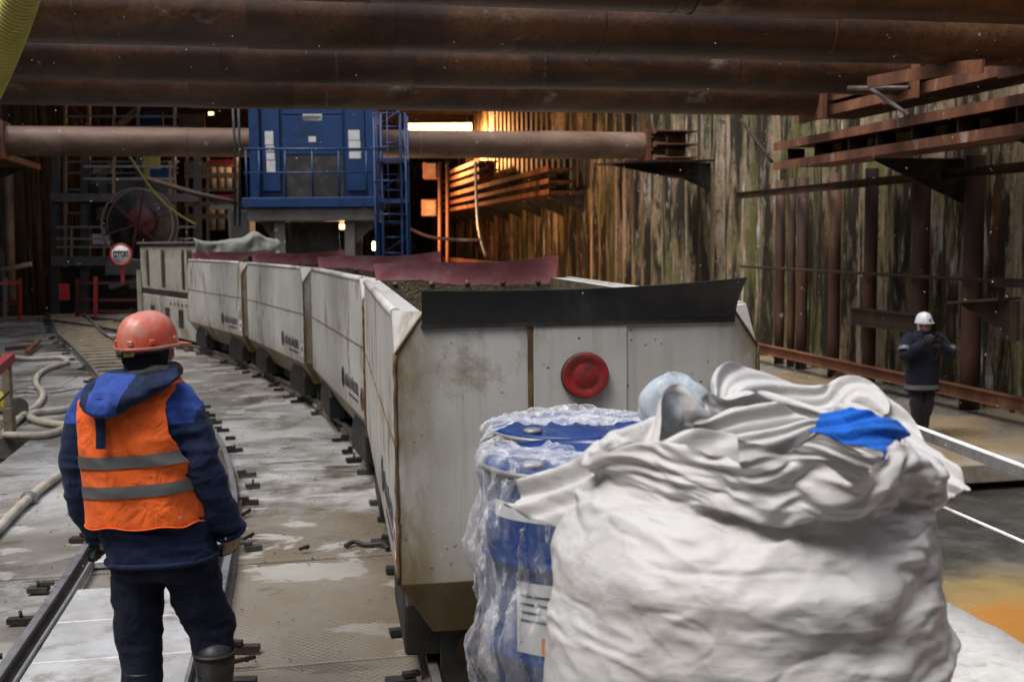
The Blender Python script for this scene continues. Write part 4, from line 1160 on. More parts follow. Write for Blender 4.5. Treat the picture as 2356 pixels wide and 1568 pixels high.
def body(parent, sk, name='body', vox=.016, head=None, head_yaw=0):
    """one continuous skin: sk = list of (points, radii); head = centre"""
    mb = MB()
    for pts, rs in sk: limb(mb, pts, rs, 14)
    H = Matrix.Translation(head) @ Matrix.Rotation(head_yaw, 4, 'Z')       # face looks along local +y
    sphere(mb, (0, -.005, .02), (.078, .098, .105), 0, H); sphere(mb, (0, .03, -.055), (.060, .066, .065), 0, H)
    sphere(mb, (0, .100, -.012), (.015, .026, .024), 0, H); sphere(mb, (0, .085, .035), (.055, .02, .016), 0, H)
    sphere(mb, (0, .088, -.060), (.026, .012, .010), 0, H); sphere(mb, (0, .080, -.095), (.025, .02, .018), 0, H)
    for s in (-1, 1):
        sphere(mb, (s * .076, -.005, -.005), (.012, .022, .034), 0, H); sphere(mb, (s * .04, .066, -.022), (.026, .024, .022), 0, H)
    me = remesh(mb, vox * .55, 3, .5)
    b = mesh_obj(name, me, M['skin'], parent)
    for s in (-1, 1):
        e = MB(); sphere(e, (s * .031, .083, .016), (.013, .009, .010), 0, H); e.build('eye', M['white'], b)
    return b

# ---- the worker in the orange vest
WX, WY = -1.535, 4.64
wk = empty('person', (WX, WY, 0))
tag(wk, 'worker seen from behind in a scuffed orange helmet, navy jacket and orange vest', 'person')
TT = [(.74, .062, .02, .222, .165), (.90, .040, .02, .228, .172), (1.08, .015, .01, .224, .170), (1.25, -.010, 0, .224, .162),
      (1.37, -.02, -.005, .228, .150), (1.44, -.02, -.005, .205, .135), (1.49, -.01, 0, .165, .118), (1.53, .01, .005, .115, .10), (1.58, .03, .01, .085, .088)]
larm = [(-.185, 0, 1.42), (-.245, .0, 1.31), (-.262, -.015, 1.15), (-.258, .015, 1.0), (-.232, .07, .885)]
rarm = [(.140, 0, 1.430), (.198, -.01, 1.32), (.250, -.03, 1.16), (.288, -.01, 1.03), (.325, .05, .895)]
body(wk, [([(.07, .02, .80), (.03, .01, 1.1), (-.01, 0, 1.38)], [.14, .13, .12]), ([(-.01, 0, 1.40), (.02, .005, 1.52), (.034, .02, 1.60)], [.09, .058, .055]),
          (larm + [(-.225, .085, .80)], [.055, .05, .044, .04, .032, .02]), (rarm + [(.335, .075, .81)], [.055, .05, .044, .04, .032, .02]),
          ([(-.02, .02, .78), (-.05, .02, .46), (-.05, .0, .08), (-.05, .12, .04)], [.088, .058, .045, .035]), ([(.155, .02, .78), (.225, .06, .46), (.265, .0, .08), (.27, .12, .04)], [.088, .058, .045, .035])],
     head=(.034, .02, 1.645), head_yaw=R(-34))
# jacket
mb = MB(); zs = [.775 + (1.56 - .775) * i / 26 for i in range(27)]
mb.loft(torso_rings(TT, zs))
limb(mb, larm, [.086, .080, .073, .067, .060]); limb(mb, rarm, [.086, .082, .075, .069, .062])
me = remesh(mb, .0095, 5, .5)
co = get_co(me); wrinkle(me, .0085, [(6, 6, 15, 1.0), (13, 13, 30, .5), (26, 26, 40, .2)], 3)
def yoke(c):
    x, z = c[:, 0], c[:, 2]
    return ((z > 1.352) & (x < .232 + (z - 1.355) * .30) & (x > -.30 + 0 * z) & (z > 1.335 + .10 * (x < -.2) * 0)).astype(int)
zone(me, yoke)
jk = mesh_obj('jacket', me, [M['navy'], M['royal']], wk)
m = MB(); cx, cy, a, b = interp(TT, .78)
m.tube([(*sell((cx, cy), a + .004, b + .004, t), .776 + .035 * (sell((cx, cy), a, b, t)[0] - .07)) for t in np.linspace(0, 2 * math.pi, 61)[:-1]], .011, 10, closed=True)
m.build('jacket_hem', M['navy'], jk)
for arm, r in ((larm, .060), (rarm, .062)):
    m = MB(); d = (Vector(arm[-1]) - Vector(arm[-2])).normalized(); q = d.orthogonal().normalized(); q2 = d.cross(q); c = Vector(arm[-1]) + d * .030
    m.tube([c + (q * math.cos(t) + q2 * math.sin(t)) * r * .96 for t in np.linspace(0, 2 * math.pi, 29)[:-1]], .013, 8, closed=True); m.build('cuff', M['navy'], jk)
# vest: one surface function, so the tapes follow its folds
VT = [(.92, .012, .015, .248, .192), (1.08, .004, .01, .243, .188), (1.25, -.012, 0, .240, .180), (1.37, -.022, -.005, .244, .168), (1.44, -.022, -.005, .222, .153), (1.49, -.01, 0, .182, .136), (1.535, .005, .005, .135, .118)]
def vest_pt(th, z, off=0.0):
    cx, cy, a, b = interp(VT, z)
    hang = .010 * max(0, (1.2 - z) / .28) * math.sin(th * 5 + 1)
    x, y = sell((cx, cy), a + off + hang, b + off + hang, th, 2.45)
    p = np.array([[x * 9, y * 9, z * 4], [x * 5 + z * 6, y * 5, z * 9]])
    d = .0075 * (1 - 2 * abs(vnoise(p[:1], 1, 5)[0])) + .0060 * (1 - 2 * abs(vnoise(p[1:], 1, 9)[0])) + .003 * vnoise(p[1:] * 2.3, 1, 4)[0]
    k = math.hypot(x - cx, y - cy); f = 1 + d / k
    return Vector((cx + (x - cx) * f, cy + (y - cy) * f, z))
def vbound(z):
    return interp([(.90, 9.0), (1.13, 9.0), (1.17, .235), (1.25, .188), (1.35, .152), (1.43, .142), (1.51, .170), (1.54, .18)], z)[0]
n = 150; nz = 64; P = []
for i in range(nz + 1):
    z = .938 + (1.53 - .938) * i / nz
    P.append([vest_pt(2 * math.pi * j / n, z + (.016 * (vest_pt(2 * math.pi * j / n, z).x) + .005 * math.sin(2 * math.pi * j / n * 9)) * (1 - i / nz)) for j in range(n)])
m = MB(); vs = [p for r in P for p in r]; fs = []
for i in range(nz):
    for j in range(n):
        q = [i * n + j, i * n + (j + 1) % n, (i + 1) * n + (j + 1) % n, (i + 1) * n + j]
        c = sum((Vector(vs[k]) for k in q), Vector()) / 4
        if c.x > vbound(c.z) or (c.z > 1.18 and c.x < -.232) : continue
        fs.append(q)
m.add(vs, fs, 0, True); vest = m.build('vest', M['orange'], wk)
bm = bmesh.new(); bm.from_mesh(vest.data); bmesh.ops.delete(bm, geom=[v for v in bm.verts if not v.link_faces], context='VERTS')
for _ in range(3): bmesh.ops.smooth_vert(bm, verts=[v for v in bm.verts if v.is_boundary], factor=.5, use_axis_x=True, use_axis_y=True, use_axis_z=True)
bm.to_mesh(vest.data); bm.free()
sd = vest.modifiers.new('thick', 'SOLIDIFY'); sd.thickness = .004; sd.offset = -1
def tape(zl, slope, w, x0, x1):
    m = MB(); P = []
    ths = np.linspace(0, 2 * math.pi, n + 1)[:-1]
    for k in range(6):
        row = []
        for th in ths:
            p = vest_pt(th, zl)
            z = zl + slope * (p.x + .2) + w * (k / 5 - .5); row.append(vest_pt(th, z, .0045))
        P.append(row)
    vs = [p for r in P for p in r]; fs = []
    for i in range(5):
        for j in range(n):
            q = [i * n + j, i * n + (j + 1) % n, (i + 1) * n + (j + 1) % n, (i + 1) * n + j]
            c = sum((Vector(vs[k]) for k in q), Vector()) / 4
            if c.x > vbound(c.z) or (c.z > 1.18 and c.x < -.232): continue
            fs.append(q)
    m.add(vs, fs, 0, True); m.build('reflective_tape', M['reflex'], vest)
tape(1.203, .055, .050, 0, 0); tape(1.080, .062, .049, 0, 0)
# edge binding along the hem
m = MB(); m.tube([vest_pt(t, .940 + .016 * vest_pt(t, .94).x + .005 * math.sin(t * 9), .003) for t in np.linspace(0, 2 * math.pi, 121)[:-1]], .0035, 6, closed=True); m.build('hem_binding', M['orange'], vest)
# hood hanging down the back
HT = [(1.400, -.088, .020), (1.408, -.088, .052), (1.43, -.080, .090), (1.455, -.066, .118), (1.485, -.042, .150), (1.515, -.012, .180), (1.535, .004, .178), (1.555, .018, .155), (1.572, .028, .125)]
mb = MB(); rings = []
for i in range(30):
    z = 1.400 + .172 * i / 29; cx, hw = interp(HT, z); s = (z - 1.40) / .172
    cy = -.192 + .06 * s + .085 * s * s; dp = .018 + .062 * math.sin(math.pi * min(1, .15 + s * .85)) ** .8
    rings.append([(*sell((cx, cy), hw, dp, 2 * math.pi * j / 36, 2.3), z + .05 * ((cx + hw * math.cos(2 * math.pi * j / 36)) + .02) * s) for j in range(36)])
mb.loft(rings); me = remesh(mb, .006, 4, .5); wrinkle(me, .006, [(16, 16, 7, 1.0), (9, 9, 26, .6)], 21)
def hz(c):
    x, z = c[:, 0], c[:, 2]; lo = -.140 + (z < 1.47) * (1.47 - z) * -.1; hi = .020 - (1.55 - z).clip(0, 1) * .35
    return ((x > lo) & (x < hi) & (z < 1.562)).astype(int)
zone(me, hz); hood = mesh_obj('hood', me, [M['navy'], M['royal']], wk)
for sgn in (0, 1):                                     # stitched seams beside the light panel
    m = MB(); Q = []
    for i in range(16):
        z = 1.425 + .11 * i / 15; x = (-.142 if sgn == 0 else .020 - (1.55 - z) * .35)
        cx, hw = interp(HT, z); s = (z - 1.40) / .172; cy = -.192 + .06 * s + .085 * s * s; dp = .018 + .062 * math.sin(math.pi * min(1, .15 + s * .85)) ** .8
        u_ = max(-1, min(1, (x - cx) / hw)); Q.append((x, cy - dp * (1 - abs(u_) ** 2.3) ** (1 / 2.3) - .001, z + .05 * (x + .02) * s))
    m.tube(Q, .0032, 6); m.build('seam', M['navy'], hood)
mb = MB(); mb.tube([(.036 + .100 * math.cos(t), .0 + .088 * math.sin(t), 1.540 + .022 * math.cos(t) - .006 * math.sin(t)) for t in np.linspace(0, 2 * math.pi, 33)[:-1]], .030, 14, closed=True)
me = remesh(mb, .006, 3, .5); wrinkle(me, .008, [(14, 14, 30, 1.0)], 8); mesh_obj('collar', me, M['fleece'], jk)
m = MB(); Q = [(-.094, -.222, 1.475), (-.096, -.226, 1.44), (-.097, -.226, 1.41), (-.100, -.208, 1.38), (-.101, -.206, 1.32), (-.103, -.208, 1.272)]
Q = spline([Vector(q) for q in Q], 4)
for dx in (0,):
    m.grid([[p + Vector((-.019, 0, 0)), p + Vector((.019, 0, 0))] for p in Q]); m.grid([[p + Vector((-.019, .006, 0)), p + Vector((.019, .006, 0))] for p in Q])
    m.grid([[p + Vector((-.019, 0, 0)), p + Vector((-.019, .006, 0))] for p in Q]); m.grid([[p + Vector((.019, 0, 0)), p + Vector((.019, .006, 0))] for p in Q])
st = m.build('hood_strap', M['navy'], hood)
m = MB(); m.tube([(-.097 + .021 * math.cos(t), -.235, 1.418 + .015 * math.sin(t)) for t in np.linspace(0, 2 * math.pi, 17)[:-1]], .0025, 6, closed=True); m.build('strap_ring', M['galv'], st)
# balaclava, helmet
mb = MB(); H = Matrix.Translation((.034, .005, 1.625)) @ Matrix.Rotation(R(-34), 4, 'Z')
sphere(mb, (0, -.012, .02), (.096, .110, .108), 0, H); sphere(mb, (0, -.012, -.045), (.090, .092, .075), 0, H)
me = remesh(mb, .006, 2); wrinkle(me, .003, [(10, 10, 24, 1.0)], 31)
bm = bmesh.new(); bm.from_mesh(me); Hi = H.inverted()
bmesh.ops.delete(bm, geom=[v for v in bm.verts if (Hi @ v.co).y > .035 and (Hi @ v.co).z < .075], context='VERTS'); bm.to_mesh(me); bm.free()
mesh_obj('balaclava', me, M['knit'], wk)
hat = helmet(wk, 'helmet', (.032, .005, 1.667), .111, .134, .135, M['hatorange'], R(-30), .055, R(3))
Hh = Matrix.Translation((.032, .005, 1.667)) @ Matrix.Rotation(R(-30), 4, 'Z')
def arcbox(name, a0, a1, r, z0, z1, mat, parent, tilt=0):
    P = []
    for i in range(13):
        a = a0 + (a1 - a0) * i / 12; zz = tilt * (i / 12 - .5)
        P.append([Hh @ Vector((r * math.cos(a), r * 1.12 * math.sin(a), z0 + zz)), Hh @ Vector((r * math.cos(a), r * 1.12 * math.sin(a), z1 + zz))])
    m = MB(); m.grid(P); o = m.build(name, mat, parent); s = o.modifiers.new('t', 'SOLIDIFY'); s.thickness = .004; s.offset = 1
    return o
arcbox('nape_band', R(-140), R(-10), .113, -.030, -.012, M['black'], hat, .014)
R_LP = .1215
lb = arcbox('size_label', R(-112), R(-64), .117, -.040, -.008, M['label'], hat, .008)
for k in range(4):
    arcbox('label_print', R(-78 + k * 3.5), R(-76 + k * 3.5), R_LP, -.014, -.009, M['mark'], lb)
arcbox('label_print', R(-80), R(-67), R_LP, -.022, -.020, M['mark'], lb); arcbox('label_print', R(-80), R(-69), R_LP, -.029, -.027, M['mark'], lb)
a = R(-93); kp = Hh @ Vector((.121 * math.cos(a), .121 * 1.12 * math.sin(a), -.024))
m = MB(); m.lathe([(.018, 0), (.018, .008), (.014, .012), (0, .012)], 14, 0, Matrix.Translation(kp) @ (kp - Hh.translation - Vector((0, 0, -.02))).to_track_quat('Z', 'Y').to_matrix().to_4x4()); m.build('adjuster_knob', M['black'], hat)
# trousers, boots
mb = MB(); mb.loft([[(*sell((c, .02), a, b, 2 * math.pi * j / 32), z) for j in range(32)] for z, c, a, b in ((.90, .06, .20, .145), (.80, .066, .212, .155), (.73, .066, .215, .155), (.70, .066, .19, .14))])
ll = [(-.045, .02, .74), (-.055, .02, .60), (-.060, .025, .45), (-.050, .01, .30), (-.048, .0, .12)]
rl = [(.165, .02, .74), (.195, .035, .60), (.236, .06, .47), (.252, .03, .37), (.262, .0, .285)]
limb(mb, ll, [.110, .104, .094, .080, .082]); limb(mb, rl, [.112, .108, .100, .082, .072])
me = remesh(mb, .0105, 5, .5); wrinkle(me, .0085, [(8, 8, 15, 1.0), (17, 17, 27, .4)], 41)
mesh_obj('trousers', me, M['trouser'], wk)
for (x, top, rt) in ((-.048, .26, .070), (.265, .335, .086)):
    mb = MB(); limb(mb, [(x, 0, top), (x, 0, .2), (x, .005, .10)], [rt, .070, .062]); limb(mb, [(x, -.03, .06), (x, .06, .055), (x + .01, .17, .045)], [.056, .058, .044])
    me = remesh(mb, .009, 3, .5); co = get_co(me); co[:, 2] = np.maximum(co[:, 2], .012); set_co(me, co)
    bt = mesh_obj('boot', me, M['boot'], wk)
    m = MB(); m.tube([(x + rt * 1.0 * math.cos(t), rt * 1.0 * math.sin(t), top + .028) for t in np.linspace(0, 2 * math.pi, 25)[:-1]], .007, 8, closed=True); m.build('boot_rim', M['boot'], bt)
    m = MB(); m.prism([(x + (.055 if abs(math.sin(t)) < .5 else .05) * math.cos(t), .055 + .15 * math.sin(t)) for t in np.linspace(0, 2 * math.pi, 21)[:-1]], 0.0, .022); m.build('sole', M['black'], bt)
glove('glove', Matrix.Translation((-.222, .085, .862)) @ Euler((R(10), R(-16), R(70))).to_matrix().to_4x4() @ Matrix.Scale(1.12, 4), [M['glovedark'], M['glovedark']], wk, .75, -1)
glove('glove', Matrix.Translation((.338, .065, .872)) @ Euler((R(14), R(-8), R(60))).to_matrix().to_4x4() @ Matrix.Scale(1.12, 4), [M['glovelight'], M['glovedark']], wk, .85, 1)

# ---- the photographer by the right wall
pb = at(2118, 1013, 16.25)
ph = empty('person', (pb.x, 16.25, -.812), R(6))
tag(ph, 'person in a white helmet and dark parka holding a camera up by the right wall', 'person')
PT = [(.66, .0, 0, .235, .16), (.85, .0, 0, .235, .165), (1.1, .0, 0, .225, .16), (1.3, .01, 0, .235, .155), (1.42, .015, 0, .232, .14), (1.49, .015, 0, .175, .115), (1.54, .015, 0, .10, .09)]
pl = [(-.195, 0, 1.42), (-.285, -.05, 1.32), (-.325, -.12, 1.215), (-.22, -.22, 1.30), (-.10, -.27, 1.385)]
pr = [(.225, 0, 1.42), (.31, -.05, 1.31), (.345, -.12, 1.205), (.24, -.23, 1.27), (.125, -.28, 1.325)]
body(ph, [([(.0, 0, .80), (.0, 0, 1.1), (.01, 0, 1.38)], [.13, .13, .12]), ([(.01, 0, 1.40), (.01, -.01, 1.54), (.01, -.02, 1.6)], [.09, .06, .055]),
          (pl + [(-.06, -.28, 1.42)], [.055, .05, .045, .04, .034, .02]), (pr + [(.09, -.30, 1.36)], [.055, .05, .045, .04, .034, .02]),
          ([(-.085, 0, .76), (-.09, -.02, .44), (-.06, .0, .08), (-.06, -.12, .04)], [.085, .056, .044, .035]), ([(.085, 0, .76), (.08, -.01, .44), (.05, .02, .08), (.06, -.10, .04)], [.085, .056, .044, .035])],
     head=(.012, -.02, 1.605), head_yaw=R(172))
mb = MB(); mb.loft(torso_rings(PT, [.67 + .86 * i / 24 for i in range(25)])); limb(mb, pl, [.092, .092, .088, .076, .062]); limb(mb, pr, [.092, .092, .088, .076, .062])
me = remesh(mb, .012, 4, .5); wrinkle(me, .009, [(7, 7, 14, 1.0), (14, 14, 26, .4)], 61)
pk = mesh_obj('parka', me, M['parka'], ph)
m = MB(); P = [[(*sell((0, 0), .249, .176, 2 * math.pi * j / 48), z) for j in range(48)] for z in (.70, .73, .765)]; m.grid(P, 0, True, True); m.build('reflective_tape', M['silver'], pk)
for arm, k in ((pl, 2), (pr, 2)):
    m = MB(); c = Vector(arm[k]) + Vector((0, -.01, .06)); d = (Vector(arm[1]) - Vector(arm[2])).normalized(); q = d.orthogonal().normalized(); q2 = d.cross(q)
    m.grid([[c + d * (s - .5) * .06 + (q * math.cos(t) + q2 * math.sin(t)) * .099 for t in np.linspace(0, 2 * math.pi, 21)] for s in (0, 1)]); m.build('reflective_tape', M['silver'], pk)
mb = MB(); mb.tube([(.012 + .105 * math.cos(t), -.005 + .09 * math.sin(t), 1.515) for t in np.linspace(0, 2 * math.pi, 25)[:-1]], .036, 12, closed=True); me = remesh(mb, .009, 2); mesh_obj('collar', me, M['parka'], pk)
mb = MB(); H = Matrix.Translation((.012, .0, 1.60)) @ Matrix.Rotation(R(172), 4, 'Z'); sphere(mb, (0, -.01, .02), (.094, .105, .108), 0, H); sphere(mb, (0, -.01, -.05), (.085, .085, .075), 0, H)
me = remesh(mb, .008, 2); bm = bmesh.new(); bm.from_mesh(me); Hi = H.inverted()
bmesh.ops.delete(bm, geom=[v for v in bm.verts if (Hi @ v.co).y > .045], context='VERTS'); bm.to_mesh(me); bm.free(); mesh_obj('hood_liner', me, M['hatwhite'], ph)
h2 = helmet(ph, 'helmet', (.012, .0, 1.655), .118, .138, .150, M['hatwhite'], R(172), .05, R(4))
q = MB(); q.box((.035, -.14, 1.70), (.03, .01, .022), 0, R(10)); q.build('badge', M['royal'], h2)
mb = MB(); mb.loft([[(*sell((.0, 0), a, b, 2 * math.pi * j / 28), z) for j in range(28)] for z, a, b in ((.86, .19, .135), (.76, .195, .14), (.68, .175, .13))])
limb(mb, [(-.095, 0, .70), (-.095, -.02, .46), (-.075, .0, .26), (-.062, .0, .09)], [.094, .084, .072, .066]); limb(mb, [(.095, 0, .70), (.088, -.015, .46), (.062, .015, .26), (.048, .02, .09)], [.096, .086, .074, .066])
me = remesh(mb, .012, 4); wrinkle(me, .007, [(8, 8, 14, 1.0)], 71); mesh_obj('trousers', me, M['darktrouser'], ph)
for x, y in ((-.062, 0), (.05, .02)):
    mb = MB(); limb(mb, [(x, y, .11), (x, y - .02, .06)], [.055, .055]); limb(mb, [(x, y + .02, .05), (x * 1.2, y - .10, .045), (x * 1.3, y - .18, .04)], [.048, .048, .036])
    me = remesh(mb, .01, 2); co = get_co(me); co[:, 2] = np.maximum(co[:, 2], .004); set_co(me, co); mesh_obj('shoe', me, M['boot'], ph)
glove('glove', Matrix.Translation((-.085, -.272, 1.39)) @ Euler((R(-65), R(195), R(10))).to_matrix().to_4x4() @ Matrix.Scale(1.2, 4), [M['greyglove'], M['greyglove']], ph, .8, 1, vox=.007)
glove('glove', Matrix.Translation((.115, -.282, 1.325)) @ Euler((R(-60), R(160), R(-30))).to_matrix().to_4x4() @ Matrix.Scale(1.2, 4), [M['greyglove'], M['greyglove']], ph, .7, -1, vox=.007)
# the camera he holds
cb = empty('photo_camera', ph.matrix_basis @ Vector((.045, -.33, 1.43)), R(6)); T = Matrix.Identity(4)
m = MB(); m.box2((-.07, -.03, -.05), (.07, .03, .05)); m.box2((-.03, -.03, .05), (.03, .025, .08)); m.build('camera_body', M['camera'], cb, bevel=.008, segs=2)
m = MB(); m.lathe([(.034, 0), (.034, .05), (.040, .055), (.040, .10), (.036, .10), (.034, .092), (0, .090)], 24, 0, Matrix.Translation((0, -.03, -.005)) @ Matrix.Rotation(R(90), 4, 'X')); ln = m.build('lens_barrel', M['camera'], cb, sharp=40)
m = MB(); m.lathe([(.032, 0), (.022, .005), (0, .007)], 20, 0, Matrix.Translation((0, -.121, -.005)) @ Matrix.Rotation(R(90), 4, 'X')); m.build('front_glass', M['lens'], ln)
m = MB(); m.tube(spline([Vector((-.06, .02, .03)), Vector((-.03, .10, .06)), Vector((-.05, .16, .0)), Vector((.02, .16, -.25)), Vector((.07, .13, -.28)), Vector((.10, .15, -.1)), Vector((.06, .02, .03))], 5), .007, 6); m.build('neck_strap', M['black'], cb)
tag(cb, 'black camera with its lens held in grey gloves by the photographer', 'camera')
